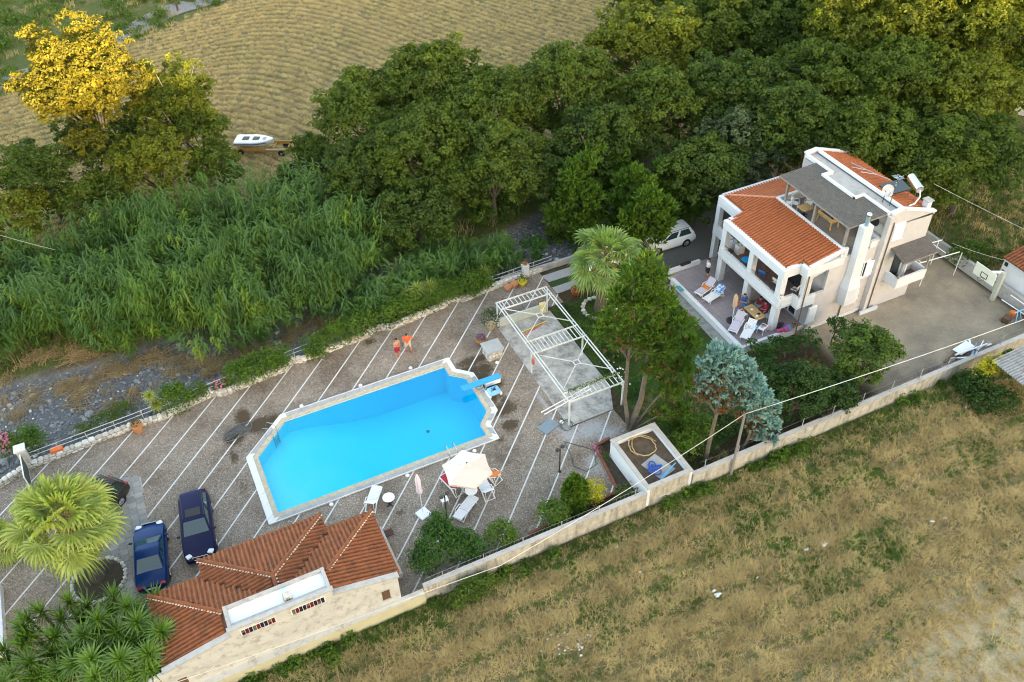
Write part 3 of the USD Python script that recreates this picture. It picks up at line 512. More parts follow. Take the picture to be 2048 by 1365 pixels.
for a in ((35.98, 36.2, .0, 6.95, 2.45, 3.32), (36.203, 37.3, -.02, .2, 2.45, 3.32), (37.1, 37.32, -.6, -.023, 2.45, 3.32), (37.323, 38.6, -.58, -.36, 2.45, 3.34), (36.203, 37.5, 6.73, 6.95, 2.45, 3.32), (37.28, 37.5, 6.953, 9.5, 2.45, 3.32), (37.503, 38.7, 9.28, 9.5, 2.45, 3.32)): m.box(*a)
part(house, 'balcony_parapet', m, wall_white)
m = MB(); m.box(35.93, 35.98, -.03, 6.98, 2.62, 2.74); m.box(36.2, 37.05, -.07, -.02, 2.62, 2.74); m.box(37.05, 37.1, -.64, -.02, 2.62, 2.74); part(house, 'string_course', m, wall_white)
part(house, 'balcony_floor', MB().poly([(36.15, .1), (37.2, .1), (37.2, -.5), (39.4, -.5), (39.4, 1.2), (38.62, 1.2), (38.62, 9.3), (37.4, 9.3), (37.4, 6.8), (36.15, 6.8)], 2.42, 2.62), M_brown)
part(house, 'balcony_coping', MB().box(36.205, 36.5, .2, 6.7, 3.0, 3.06), M_brown)
m = MB()
for a, b in (((36.1, .05), (36.1, 6.9)), ((36.1, .05), (37.2, .05)), ((37.2, .05), (37.2, -.5)), ((37.2, 6.9), (36.1, 6.9))):
    m.tube([[*a, 3.62], [*b, 3.62]], .022, 6)
    for t_ in np.linspace(0, 1, max(2, int(math.dist(a, b) / 1.1) + 1)): q = np.array(a) + (np.array(b) - a) * t_; m.tube([[*q, 3.3], [*q, 3.62]], .016, 5)
part(house, 'balcony_rail', m, M_iron)
# side opening of the balcony: wall with its sloping-topped hole
part(house, 'balcony_side_wall', MB().box(37.66, 38.0, -.56, -.36, 2.5, 5.3).box(39.3, 39.5, -.556, -.36, 2.5, 5.5).box(38.0, 39.3, -.556, -.36, 2.5, 3.32).raw([[38.0, -.55, 4.88], [39.3, -.55, 5.2], [39.3, -.55, 5.6], [38.0, -.55, 5.4]], [[0, 1, 2, 3]]).raw([[38.0, -.38, 4.88], [39.3, -.38, 5.2], [39.3, -.55, 5.2], [38.0, -.55, 4.88]], [[0, 1, 2, 3]]), wall_pink)
part(house, 'balcony_side_rail', MB().tube([(38.0, -.46, 3.42), (39.3, -.46, 3.42)], .025, 5), M_iron)
# upper terrace: floor, parapets, canopy
part(house, 'terrace_floor', MB().box(40.3, 43.62, -.5, 6.6, 5.78, 5.84), mat('grey_terrace_tiles', (.19, .175, .155), .7, .1, 2))
m = MB()
for a in ((40.1, 40.32, -.5, 6.62, 5.7, 6.5), (40.323, 43.6, 6.4, 6.62, 5.7, 6.52), (42.6, 43.6, -.56, -.36, 5.78, 6.35), (40.32, 40.6, -.56, -.36, 5.78, 6.5)): m.box(*a)
m.box(43.25, 43.45, -.36, .5, 5.84, 6.4); m.box(42.6, 43.25, .3, .5, 5.84, 6.4)
part(house, 'terrace_parapet', m, wall_white)
for v in (-.2, 2.95, 5.95): part(house, 'canopy_post', MB().box(40.34, 40.5, v - .08, v + .08, 5.84, 8.16), M_beam)
A, B, Cc, D = (40.2, -.45, 8.20), (40.2, 6.75, 8.20), (43.55, 6.75, 8.30), (43.55, -.45, 8.30)
cp = MB(); cp.raw([A, B, (42.7, 6.75, 8.275), (42.7, -.45, 8.275)], [[0, 1, 2, 3]]); cp.raw([(42.7, 5.25, 8.275), (42.7, 6.75, 8.275), Cc, (43.55, 5.25, 8.30)], [[0, 1, 2, 3]]); cp.raw([(42.7, -.45, 8.275), (42.7, 1.9, 8.275), (43.55, 1.9, 8.30), D], [[0, 1, 2, 3]])
v, f = cp.get(); cp2 = MB().raw(v, f).raw(v - [0, 0, .09], f[:, ::-1]); cp2.box(40.18, 40.26, -.45, 6.75, 8.08, 8.2); cp2.bar([40.2, -.43, 8.14], [43.5, -.43, 8.23], .06, .12); part(house, 'canopy_deck', cp2, M_beam)
shingles(house, 'canopy_shingle', A, B, (42.68, 6.75, 8.275), (42.68, -.45, 8.275), 15, 24, M_shingle); shingles(house, 'canopy_shingle', (42.7, 5.25, 8.275), (42.7, 6.75, 8.275), Cc, (43.55, 5.25, 8.30), 5, 5, M_shingle); shingles(house, 'canopy_shingle', (42.7, -.45, 8.275), (42.7, 1.85, 8.275), (43.5, 1.85, 8.30), (43.5, -.45, 8.30), 5, 8, M_shingle)
part(house, 'canopy_rafter', MB().box(40.27, 40.4, -.4, 6.7, 8.05, 8.12), M_beam)
part(house, 'round_window', MB().tube([(43.60, .55, 7.1), (43.55, .55, 7.1)], .42, 18), M_glass)
# pilaster between the two blocks, drain pipes
part(house, 'pilaster', MB().box(43.35, 43.66, -.92, -.56, 0, 8.2), wall_pink)
part(house, 'plinth', MB().box(38.4, 43.3, -.62, -.56, 0, .22).box(43.0, 44.6, -1.1, -.93, 0, .25), wall_white)
pipe = mat('brown_downpipe', (.13, .09, .065), .5, .1)
for u, v, z0, z1 in ((41.35, -.62, 0, 1.9), (43.95, -.80, 0, 7.6), (37.55, -.63, 0, 5.2)): part(house, 'downpipe', MB().tube([(u, v, z0), (u, v, z1)], .045, 6), pipe)
# chimney
ch = MB(); lo = [(40.75, -.56), (41.85, -.56), (41.85, -1.30), (40.75, -1.30)]
lv = [(1.85, lo), (3.2, lo), (4.1, [(40.95, -.56), (41.8, -.56), (41.8, -1.1), (40.95, -1.1)]), (8.25, [(40.95, -.54), (41.72, -.54), (41.72, -1.08), (40.95, -1.08)])]
v = [[u, w, z] for z, q in lv for u, w in q]; f = [[4 * i + k, 4 * i + (k + 1) % 4, 4 * i + 4 + (k + 1) % 4, 4 * i + 4 + k] for i in range(3) for k in range(4)]; ch.raw(v, f); ch.raw(v[-4:], [[0, 1, 2, 3]]); ch.raw(v[:4], [[3, 2, 1, 0]])
c_ = part(house, 'chimney', ch, wall_white); part(c_, 'flue', MB().tube([(41.3, -.8, 8.25), (41.3, -.8, 8.95)], .13, 12), mat('blue_grey_flue', (.18, .27, .30), .5, .1)); part(c_, 'cowl', MB().blob((41.3, -.8, 9.08), .19, 2), steel, True)
ch = MB(); ch.box(47.1, 47.5, -.45, .0, 7.3, 8.0); c_ = part(house, 'chimney', ch, wall_white); part(c_, 'cap', MB().box(47.03, 47.57, -.52, .07, 8.06, 8.12), M_conc)
# windows and doors
def window(u0, u1, z0, z1, v, shutter=None, leaves=2):
    w = part(house, 'window', MB().box(u0, u1, v - .03, v + .02, z0, z1), M_glass); fr = MB()
    for a in ((u0 - .05, u0, z0 - .05, z1 + .05), (u1, u1 + .05, z0 - .05, z1 + .05), (u0, u1, z1, z1 + .05), (u0, u1, z0 - .05, z0)): fr.box(a[0], a[1], v - .06, v + .02, a[2], a[3])
    if leaves == 2: fr.box((u0 + u1) / 2 - .03, (u0 + u1) / 2 + .03, v - .055, v, z0, z1)
    part(w, 'frame', fr, M_plastic); part(w, 'sill', MB().box(u0 - .12, u1 + .12, v - .14, v + .02, z0 - .11, z0 - .053), wall_white)
    if shutter: part(w, 'shutter', MB().box(shutter[0], shutter[1], v - .11, v - .065, z0 - .03, z1 + .03), M_plastic)
    return w
window(38.35, 38.95, .85, 2.1, -.575, (38.33, 38.97), 1); window(42.2, 42.7, 1.45, 2.0, -.575); w = window(41.95, 43.0, 3.4, 4.65, -.575, (42.65, 43.32)); part(w, 'curtain', MB().box(42.0, 42.3, -.62, -.61, 3.42, 4.63), M_curtain)
window(44.15, 45.0, 6.1, 7.3, -.745, (44.13, 45.02), 1)
# back balcony with its little shingle roof
m = MB(); U0, U1, Vb = 44.75, 47.45, -1.85
for a in ((U0, U1, Vb, Vb + .14, 2.35, 3.2), (U0, U0 + .14, Vb + .143, -.72, 2.35, 3.2), (U1 - .14, U1, Vb + .143, -.72, 2.35, 3.2)): m.box(*a)
part(house, 'back_balcony', m, wall_white); part(house, 'back_balcony_floor', MB().box(U0 + .145, U1 - .145, Vb + .145, -.72, 2.35, 2.5), M_brown)
for u in (44.85, 47.35): part(house, 'canopy_post', MB().box(u - .06, u + .06, Vb + .02, Vb + .12, 3.2, 4.75), M_beam)
shingles(house, 'balcony_roof', (44.5, -2.05, 4.78), (47.7, -2.05, 4.78), (47.7, -.74, 5.28), (44.5, -.74, 5.28), 9, 16, M_shingle); part(house, 'balcony_roof_deck', MB().raw([(44.5, -2.05, 4.77), (47.7, -2.05, 4.77), (47.7, -.74, 5.27), (44.5, -.74, 5.27)], [[0, 1, 2, 3]]).box(44.5, 47.7, -2.06, -1.98, 4.66, 4.78), M_beam)
d_ = part(house, 'balcony_door', MB().box(45.1, 45.9, -.76, -.73, 2.5, 4.5), M_glass); part(d_, 'shutter', MB().obox((45.95, -1.0, 3.5), (.03, .3, 1.0)), M_plastic)
# front doors and ground floor glazing, seen under the balcony
for v0, v1 in ((5.0, 6.4), (.8, 2.2)):
    d_ = part(house, 'patio_door', MB().box(38.54, 38.595, v0, v1, FZ, 2.2), M_glass); part(d_, 'frame', MB().box(38.5, 38.6, v0 - .12, v0, FZ, 2.3).box(38.5, 38.6, v1, v1 + .12, FZ, 2.3).box(38.5, 38.6, (v0 + v1) / 2 - .05, (v0 + v1) / 2 + .05, FZ, 2.2).box(38.5, 38.6, v0, v1, 2.2, 2.3), M_plastic)
for v0, v1 in ((1.0, 2.6), (5.0, 6.6)): part(house, 'balcony_window', MB().box(38.54, 38.595, v0, v1, 2.65, 4.6), M_glass)
m = MB(); m.box(36.45, 38.6, 3.5, 3.75, FZ, 2.42); part(house, 'partition_wall', m, wall_pink)
# terrace slab in front
M_ter = mk('terrace_tiles', {'g': ('geometry', {}), 'b': ('brick_texture', {'offset': 0.0, 'color1': (.27, .225, .225), 'color2': (.325, .275, .272), 'mortar': (.17, .145, .145), 'scale': 1.0, 'mortar_size': .02, 'brick_width': .42, 'row_height': .42, 'mortar_smooth': .3}), 'n': ('noise_texture', {'scale': 1.3, 'detail': 5.0}), 'r': ('rgb_ramp', {'ramp': [(.3, (.82,) * 3), (.7, (1.12,) * 3)]}), 'm': ('mix', {'mix_type': 'multiply', 'fac': 1.0}), 'p': ('principled_bsdf', {'roughness': .55})}, [('g.position', 'b.vector'), ('b.color', 'm.color1'), ('g.position', 'n.vector'), ('n.fac', 'r.fac'), ('r.color', 'm.color2'), ('m.color', 'p.base_color')], 'p.BSDF')
ter = thing('house_terrace', 'tiled terrace with a low white edge in front of the house', 'terrace', (36, 4, 0), kind='structure')
part(ter, 'slab', MB().box(33.2, 38.7, -.3, 8.9, -.05, FZ - .02), wall_white)
m = MB(); k = .43
for i in range(13):
    for j in range(22):
        u, v = 33.24 + i * k, -.28 + j * k
        if u + k < 38.75 and v + k < 9.2: m.box(u, u + k - .018, v, v + k - .018, FZ - .03, FZ + rng.random() * .003)
part(ter, 'floor_tile', m, mat('mauve_floor_tile', (.29, .245, .245), .55, .1, 1.2, island=.16), kind='stuff')
part(ter, 'edge_wall', MB().box(32.92, 33.22, -.5, 8.2, -.05, .50).box(33.22, 36.0, 8.85, 9.05, -.05, .72).box(33.223, 37.6, -.52, -.303, -.05, .55), wall_white)
# things on the roof
t = thing('solar_water_heater', 'steel solar water heater tank on the back roof slope', 'water heater', (46.8, 1.6, 7.6))
a0, a1 = np.array([46.9, .35, 8.65]), np.array([47.4, 1.75, 8.75]); part(t, 'tank', MB().tube([a0, a0 + (a1 - a0) * .02, a1], [.26, .30, .30], 16), steel, True); d = a1 - a0
part(t, 'label_strip', MB().obox((a0 + a1) / 2 + d * .15 + np.array([-.1, -.28, .0]), (.03, .03, .06)).bar(a0 + d * .5 + [.02, -.31, -.02], a0 + d * .85 + [.02, -.31, -.02], .02, .14), mat('blue_label', (.03, .05, .25), .5))
part(t, 'collector', MB().raw([[45.2, 1.3, 8.22], [45.5, 2.6, 8.2], [46.9, 2.1, 8.55], [46.6, .8, 8.57]], [[0, 1, 2, 3]]).raw([[45.2, 1.3, 8.16], [45.5, 2.6, 8.14], [46.9, 2.1, 8.49], [46.6, .8, 8.51]], [[3, 2, 1, 0]]), M_glass)
for q in ((46.9, .6), (47.3, 1.5), (46.5, .9), (46.8, 1.9)): part(t, 'leg', MB().tube([(*q, 7.4), (*q, 8.45)], .025, 5), steel)
part(t, 'pipe', MB().tube([a0, a0 + [-.1, -.25, -.35], [46.2, -.1, 8.0], [45.6, -.2, 8.1]], .045, 6), white)
t = thing('satellite_dish', 'pale grey satellite dish on the upper roof edge', 'satellite dish', (44.25, .9, 8.2))
dn = np.array([-.35, -.75, .55]); dn /= np.linalg.norm(dn); e1 = np.cross(dn, [0, 0, 1]); e1 /= np.linalg.norm(e1); e2 = np.cross(e1, dn); cc = np.array([44.3, .75, 9.15]); mb = MB(); vv = [cc - dn * .12]
for r_ in (.22, .42): vv += [cc + dn * (-.12 + .12 * (r_ / .42) ** 2) + (e1 * math.cos(q) + e2 * math.sin(q)) * r_ for q in np.arange(18) / 18 * 2 * np.pi]
ff = [[0, 1 + k, 1 + (k + 1) % 18] for k in range(18)] ; mb.raw(vv, ff); mb.raw(vv, [[1 + k, 1 + (k + 1) % 18, 19 + (k + 1) % 18, 19 + k] for k in range(18)]); part(t, 'dish', mb, mat('pale_grey_metal', (.45, .46, .46), .5), True)
part(t, 'mast', MB().tube([(44.2, .85, 8.2), (44.2, .85, 9.1)], .03, 6), M_iron); part(t, 'arm', MB().tube([cc - e2 * .4, cc + dn * .45 - e2 * .1], .015, 5), M_iron)
t = thing('television_aerial', 'thin television aerial mast with short cross rods', 'aerial', (44.3, .4, 8.2)); part(t, 'mast', MB().tube([(44.3, .3, 8.2), (44.3, .3, 10.6)], .025, 5), M_iron); m = MB()
for k in range(6): m.tube([(44.0 + k * .12, .0, 10.5 - .02 * k), (44.0 + k * .12, .6, 10.5 - .02 * k)], .012, 4)
m.tube([(43.9, .3, 10.5), (44.8, .3, 10.4)], .015, 4); m.tube([(44.1, .1, 9.9), (44.5, .5, 9.9)], .015, 4); part(t, 'cross_rods', m, steel)
t = thing('fallen_aerial', 'old aerial lying across the back roof tiles', 'aerial', (46, 4.5, 8)); m = MB(); m.tube([(45.6, 5.6, 8.35), (46.5, 3.6, 8.1), (46.9, 2.9, 8.0)], .02, 5)
for k in range(7): c = np.array([45.7, 5.4, 8.35]) + np.array([.9, -2.0, -.28]) * k / 7; m.tube([c - [.25, .12, -.1], c + [.25, .12, -.06]], .014, 4)
m.tube([(45.1, 5.0, 8.45), (45.9, 4.4, 8.3)], .02, 4); m.tube([(45.2, 4.2, 8.45), (46.3, 3.7, 8.2)], .02, 4); part(t, 'boom', m, steel)
t = thing('roof_flue', 'two short vent pipes on flat roof', 'vent') if False else None
# ================================================================ pool house with its tiled hips
cream = mat('cream_render', (.43, .415, .375), .9, .08, 1.2, .2, 50, dirt=(.22, .205, .17), dscale=1.9, dlo=.50, dhi=.70)
yellow = mat('yellow_render', (.43, .39, .25), .9, .07, 1.3, .2, 40, dirt=(.28, .23, .13), dscale=1.1, dlo=.52, dhi=.78)
ph = thing('pool_house', 'low cream pool house with weathered hipped tile roof and glass block strip', 'pool house', (-.7, -6, 0))
m = MB(); m.box(-6.4, 5.0, -8.2, -4.0, 0, 2.42); m.box(-3.7, 2.4, -4.0, -3.0, 0, 2.42)
# back wall with its stepped top, and the sloping wall heads at the ends
bw = [(-7.6, 0.0), (5.12, 0.0), (5.12, 2.62), (1.78, 3.42), (1.78, 3.9), (-3.36, 3.9), (-3.36, 3.42), (-6.75, 2.60), (-7.6, 2.42)]
o = MB(); v3 = trimesh.creation.extrude_polygon(Polygon(bw), .2, engine='earcut'); vv = v3.vertices; o.raw(np.stack([vv[:, 0], -8.2 - vv[:, 2] * 1.0 + .0, vv[:, 1]], 1), v3.faces[:, ::-1])
v_, f_ = o.get(); m.raw(v_, f_); part(ph, 'wall', m, cream)
SL = .285
def zf(v): return 2.5 + SL * (-3.65 - v)
def zr(u): return 2.5 + SL * (5.3 - u)
def zl(u): return 2.5 + SL * (u + 6.75)
def pz(v): return 2.62 + SL * (-2.7 - v)
hz_ = math.hypot(1, SL); Rr = np.array([-1, 0, SL]) / hz_; Rl = np.array([1, 0, SL]) / hz_; Rf = np.array([0, -1, SL]) / hz_
dk = MB(); D_ = .03
dk.raw([[5.3, -3.65, 2.5 - D_], [1.9, -6.95, zr(1.9) - D_], [1.9, -8.2, zr(1.9) - D_], [5.3, -8.2, 2.5 - D_]], [[0, 1, 2, 3]]); dk.raw([[-6.75, -3.65, 2.5 - D_], [-3.4, -6.95, zl(-3.4) - D_], [-3.4, -8.2, zl(-3.4) - D_], [-6.75, -8.2, 2.5 - D_]], [[3, 2, 1, 0]])
dk.raw([[-6.75, -3.65, 2.5 - D_], [5.3, -3.65, 2.5 - D_], [1.9, -6.95, zf(-6.95) - D_], [-3.4, -6.95, zf(-6.95) - D_]], [[0, 1, 2, 3]])
dk.raw([[-4.0, -2.7, 2.62 - D_], [2.7, -2.7, 2.62 - D_], [-.65, -6.05, pz(-6.05) - D_], [2.7, -4.0, 2.62 - D_], [-.2, -6.95, pz(-6.05) - .14], [-.65, -6.95, pz(-6.05) - D_], [-4.0, -4.0, 2.62 - D_], [-1.1, -6.95, pz(-6.05) - .14]], [[0, 1, 2], [1, 3, 2], [3, 4, 2], [4, 5, 2], [0, 2, 6], [6, 2, 7], [7, 2, 5]])
dk.box(-6.75, 5.3, -8.2, -3.65, 2.40, 2.46); dk.box(-4.0, 2.7, -3.648, -2.7, 2.40, 2.57)
part(ph, 'roof_deck', dk, mat('dark_tile_bed', (.12, .06, .035), .95, .2, 3))  # dark brown bed under the tiles
ctr = [(-.65, -6.05), (2.72, -2.68), (2.72, -4.0), (-.15, -6.95), (-.65, -6.95)]; ctl = [(-.65, -6.05), (-4.02, -2.68), (-4.02, -4.0), (-1.15, -6.95), (-.65, -6.95)]
NP = {}
roof_tiles(ph, (5.32, -8.1, 2.5), (0, 1, 0), Rr, 19, 10, [(5.4, -3.6), (1.9, -6.98), (1.9, -8.15), (5.4, -8.15)], M_tile_old, .235, .37, pick=120)
roof_tiles(ph, (-6.77, -8.1, 2.5), (0, 1, 0), Rl, 19, 10, [(-6.85, -3.6), (-3.4, -6.98), (-3.4, -8.15), (-6.85, -8.15)], M_tile_old, .235, .37, pick=90)
roof_tiles(ph, (-6.75, -3.63, 2.5), (1, 0, 0), Rf, 51, 10, [(-6.75, -3.6), (5.3, -3.6), (1.9, -6.92), (.0, -6.92), (2.72, -4.02), (2.72, -3.6), (-4.02, -3.6), (-4.02, -4.02), (-1.3, -6.92), (-3.4, -6.92)], M_tile_old, .235, .37, pick=0, name='front_roof_tile')
roof_tiles(ph, (-4.0, -2.68, 2.62), (1, 0, 0), Rf, 29, 10, [(-4.02, -2.6), (2.72, -2.6), (-.65, -6.05)], M_tile_old, .235, .37, name='centre_roof_tile')
roof_tiles(ph, (2.72, -6.95, 2.62), (0, 1, 0), Rr, 18, 10, ctr, M_tile_old, .235, .37, pick=50); roof_tiles(ph, (-4.02, -6.95, 2.62), (0, 1, 0), Rl, 18, 10, ctl, M_tile_old, .235, .37, pick=40)
M_mortar = mat('pale_mortar', (.52, .47, .38), .9, .12, 8)
def hip(a, b, m_=M_tile_old):
    a, b = np.array(a, float), np.array(b, float); n = int(np.linalg.norm(b - a) / .36)
    for k in range(n): q0, q1 = a + (b - a) * k / n, a + (b - a) * min(1, (k + 1.12) / n); part(ph, 'hip_tile', MB().tube([q0, q1], [.115, .095], 8), m_)
    s = np.cross(b - a, [0, 0, 1]); s /= np.linalg.norm(s); mo = MB()
    for k in range(n * 2): c = a + (b - a) * (k + .5) / n / 2 + s * .105 * (1 if s[1] < 0 else -1) - [0, 0, .02]; mo.blob(c, (.06 + .04 * rng.random(), .05, .035), 1, .5)
    part(ph, 'mortar_line', mo, M_mortar, kind='stuff')
hip((5.3, -3.65, 2.60), (1.9, -6.95, 3.52)); hip((-6.75, -3.65, 2.60), (-3.4, -6.95, 3.52)); hip((2.7, -2.7, 2.72), (-.65, -6.05, 3.64)); hip((-4.0, -2.7, 2.72), (-.65, -6.05, 3.64)); hip((-.65, -6.05, 3.66), (-.65, -6.9, 3.66))
b = MB()
for a in ((-3.36, -3.18, -8.2, -6.95, 3.2, 3.93), (1.6, 1.78, -8.2, -6.95, 3.2, 3.93), (-3.178, 1.598, -7.10, -6.95, 3.2, 3.90), (-3.178, 1.598, -8.2, -8.05, 3.7, 3.90)): b.box(*a)
b.bar([1.72, -8.25, 3.44], [5.2, -8.25, 2.66], .34, .10); b.bar([-3.3, -8.25, 3.44], [-6.8, -8.25, 2.64], .34, .10); b.box(-3.45, 1.85, -8.46, -8.2, 3.86, 3.94)
part(ph, 'grey_coping', b, M_conc)
part(ph, 'white_flat_roof', MB().box(-3.178, 1.598, -8.05, -7.1, 3.6, 3.72), mat('white_membrane', (.72, .73, .76), .7, .03, 3, dirt=(.4, .4, .42), dscale=9, dlo=.68, dhi=.75))
ch = part(ph, 'roof_vent', MB().box(-.5, -.1, -7.95, -7.6, 3.72, 4.05), cream); part(ch, 'louvre', MB().box(-.52, -.48, -7.92, -7.63, 3.8, 4.0).box(-.38, -.34, -7.97, -7.94, 3.8, 4.0).box(-.28, -.24, -7.97, -7.94, 3.8, 4.0), M_dwood)
gb = [mat('navy_glass_block', (.012, .012, .045), .2, .1), mat('red_glass_block', (.10, .012, .02), .2, .1), mat('clear_glass_block', (.10, .10, .075), .25, .15)]
pt = 'brbgrbbrrbgb'; pt2 = 'grbgrbbgrbrb'
for k0_, base in ((-2.85, 0), (-.35, 1)):
    part(ph, 'glass_block_frame', MB().box(k0_ - .05, k0_ + 9 * .185 + .05, -8.425, -8.4, 3.15, 3.62), mat('white_block_frame%d' % base, (.6, .58, .52), .8))
    for i in range(9):
        for j in range(2): part(ph, 'glass_block', MB().box(k0_ + i * .185 + .01, k0_ + i * .185 + .17, -8.445, -8.42, 3.19 + j * .205, 3.38 + j * .205), gb['brg'.index((pt, pt2)[j][(i + 3 * base) % 12])])
for u0, z0 in ((4.15, 1.2), (-6.35, .95)):
    w = part(ph, 'window', MB().box(u0, u0 + .42, -8.43, -8.395, z0, z0 + .75), M_dwood); part(w, 'sill', MB().box(u0 - .05, u0 + .47, -8.47, -8.40, z0 - .06, z0 - .003), M_conc)
part(ph, 'side_ledge', MB().box(5.5, 5.75, -6.8, -3.3, 0, .45), M_conc)
# ================================================================ boundary walls
M_galv = mat('galvanised_post', (.33, .35, .36), .6, .08)
M_block = mk('block_wall', {'g': ('geometry', {}), 'c': ('separate_xyz', {}), 'k': ('combine_xyz', {}), 'b': ('brick_texture', {'color1': (.42, .395, .335), 'color2': (.36, .335, .285), 'mortar': (.30, .28, .24), 'scale': 1.0, 'mortar_size': .012, 'brick_width': .4, 'row_height': .2, 'mortar_smooth': .4}), 'sc': ('mapping', {'scale': (2.2, 2.2, .5), 'mapping_type': 'point'}), 'n': ('noise_texture', {'scale': 1.6, 'detail': 6.0, 'roughness': .7}), 'r': ('rgb_ramp', {'ramp': [(.32, (.52, .5, .46)), (.5, (.92, .9, .86)), (.65, (1.1, 1.1, 1.1))]}), 'm': ('mix', {'mix_type': 'multiply', 'fac': 1.0}), 'p': ('principled_bsdf', {'roughness': .95, 'specular_ior_level': .2}), 'bp': ('bump', {'strength': .4, 'distance': .02})},
    [('g.position', 'c.vector'), ('c.x', 'k.x'), ('c.z', 'k.y'), ('k.vector', 'b.vector'), ('g.position', 'sc.vector'), ('sc.vector', 'n.vector'), ('n.fac', 'r.fac'), ('b.color', 'm.color1'), ('r.color', 'm.color2'), ('m.color', 'p.base_color'), ('n.fac', 'bp.height'), ('bp.normal', 'p.normal')], 'p.BSDF')
t = thing('boundary_wall', 'long pale block boundary wall along the dry front field', 'wall', (20, -8.5, 0))
for u0, u1, z1 in ((6.35, 13.0, 1.12), (13.0, 20.25, 1.12), (23.45, 33.0, 1.0), (33.0, 44.0, .92), (44.0, 54.0, .92)):
    part(t, 'wall_panel', MB().box(u0 + .003, u1 - .003, -8.62, -8.42, -.6, z1), M_block); part(t, 'coping', MB().box(u0 + .003, u1 - .003, -8.66, -8.36, z1, z1 + .06), M_conc)
m = MB(); mats_ = MB()
for u in np.arange(7.5, 54, 2.4):
    if 20 < u < 24: continue
    m.tube([(u, -8.5, 1.0), (u, -8.5, 1.9 if u > 24 else 1.75)], .022, 5)
part(t, 'fence_posts', m, M_galv, kind='stuff')
m = MB()
for zz in (1.35, 1.72): m.tube([(6.5, -8.5, zz), (20.1, -8.5, zz)], .005, 3)
for zz in (1.3, 1.8): m.tube([(24, -8.5, zz), (54, -8.5, zz)], .003, 3)
for u in np.arange(6.5, 20, .25): m.tube([(u, -8.5, 1.18), (u, -8.5, 1.7)], .003, 3)
part(t, 'fence_wires', m, M_galv, kind='stuff')
t = thing('yellow_wall', 'stained yellow retaining wall below the pool house', 'wall', (-4, -8.5, 0)); part(t, 'wall_panel', MB().box(-20, 6.34, -8.72, -8.42, -.8, .72), yellow); part(t, 'coping', MB().box(-20, 6.34, -8.75, -8.40, .72, .78), cream)
t = thing('tank_enclosure', 'open white walled tank enclosure with soil and hoses inside', 'enclosure', (21.8, -6.5, 0))
m = MB()
for a in ((20.25, 20.43, -8.62, -4.42, -.1, 1.5), (23.15, 23.33, -8.62, -4.42, -.1, 1.5), (20.433, 23.147, -4.62, -4.44, -.1, 1.5)): m.box(*a)
part(t, 'wall', m, wall_white); part(t, 'field_side_wall', MB().box(20.433, 23.147, -8.61, -8.42, -.6, 1.5), M_block)
m = MB()
for a in ((20.2, 20.47, -8.66, -4.38, 1.5, 1.56), (23.1, 23.38, -8.66, -4.38, 1.5, 1.56), (20.473, 23.097, -4.66, -4.38, 1.5, 1.56), (20.473, 23.097, -8.66, -8.36, 1.5, 1.56)): m.box(*a)
part(t, 'coping', m, M_conc); part(t, 'fill', MB().box(20.43, 23.15, -8.42, -4.62, .2, 1.12), mat('dry_brown_soil', (.085, .06, .04), .95, .35, 3, .6, 20)); part(t, 'concrete_patch', MB().obox((21.9, -7.2, 1.135), (.62, .8, .012), .3), M_conc)
M_yhose = mat('straw_coloured_hose', (.36, .27, .11), .7, .15, 5); M_bhose = mat('blue_hose', (.02, .07, .30), .5, .15, 5); M_ghose = mat('green_hose', (.035, .085, .07), .6, .1)
def coil(c, r0, n, seed, z=0.0, wob=.35, step=40):
    g_ = np.random.default_rng(seed); a = np.linspace(0, n * 2 * np.pi, int(step * n)); k = np.cumsum(g_.normal(0, .035, len(a))); return np.stack([c[0] + r0 * np.cos(a) * (1 + wob * np.sin(a * .37 + seed) + k), c[1] + r0 * np.sin(a) * (1 + wob * np.cos(a * .61) + k), c[2] + np.abs(np.sin(a * 1.7)) * .05 + z + np.linspace(0, .04, len(a))], 1)
solo('garden_hose', MB().tube(coil((21.9, -5.5, 1.2), .85, 1.6, 3, wob=.15), .035, 5), M_yhose, 'straw coloured hose coiled on the soil in the tank enclosure', 'hose', smooth=True)
solo('garden_hose', MB().tube(coil((21.6, -7.3, 1.22), .45, 4.4, 5, wob=.5), .045, 5), M_bhose, 'tangled blue hose lying in the tank enclosure', 'hose', smooth=True)
solo('garden_hose', MB().tube([(20.1, -4.2, .03), (19.2, -3.0, .03), (18.3, -2.1, .03), (18.2, -3.2, .03), (17.9, -4.1, .03), (18.4, -4.8, .03), (19.2, -4.6, .03), (19.6, -3.6, .03)], .022, 5), M_ghose, 'dark green hose looping over the paving by the planting bed', 'hose')
solo('garden_hose', MB().tube(coil((19.1, -1.0, .03), .45, 1.7, 9, wob=.2), .02, 5), M_ghose, 'dark hose coiled at the foot of the pergola corner', 'hose')
solo('plastic_tubes', MB().tube([(21.5, -8.1, 1.25), (22.9, -7.5, 1.25)], .04, 6).tube([(21.4, -8.2, 1.25), (22.2, -7.9, 1.25)], .04, 6), pale_blue, 'pale blue plastic tubes lying in the tank enclosure', 'tube', kind='stuff')
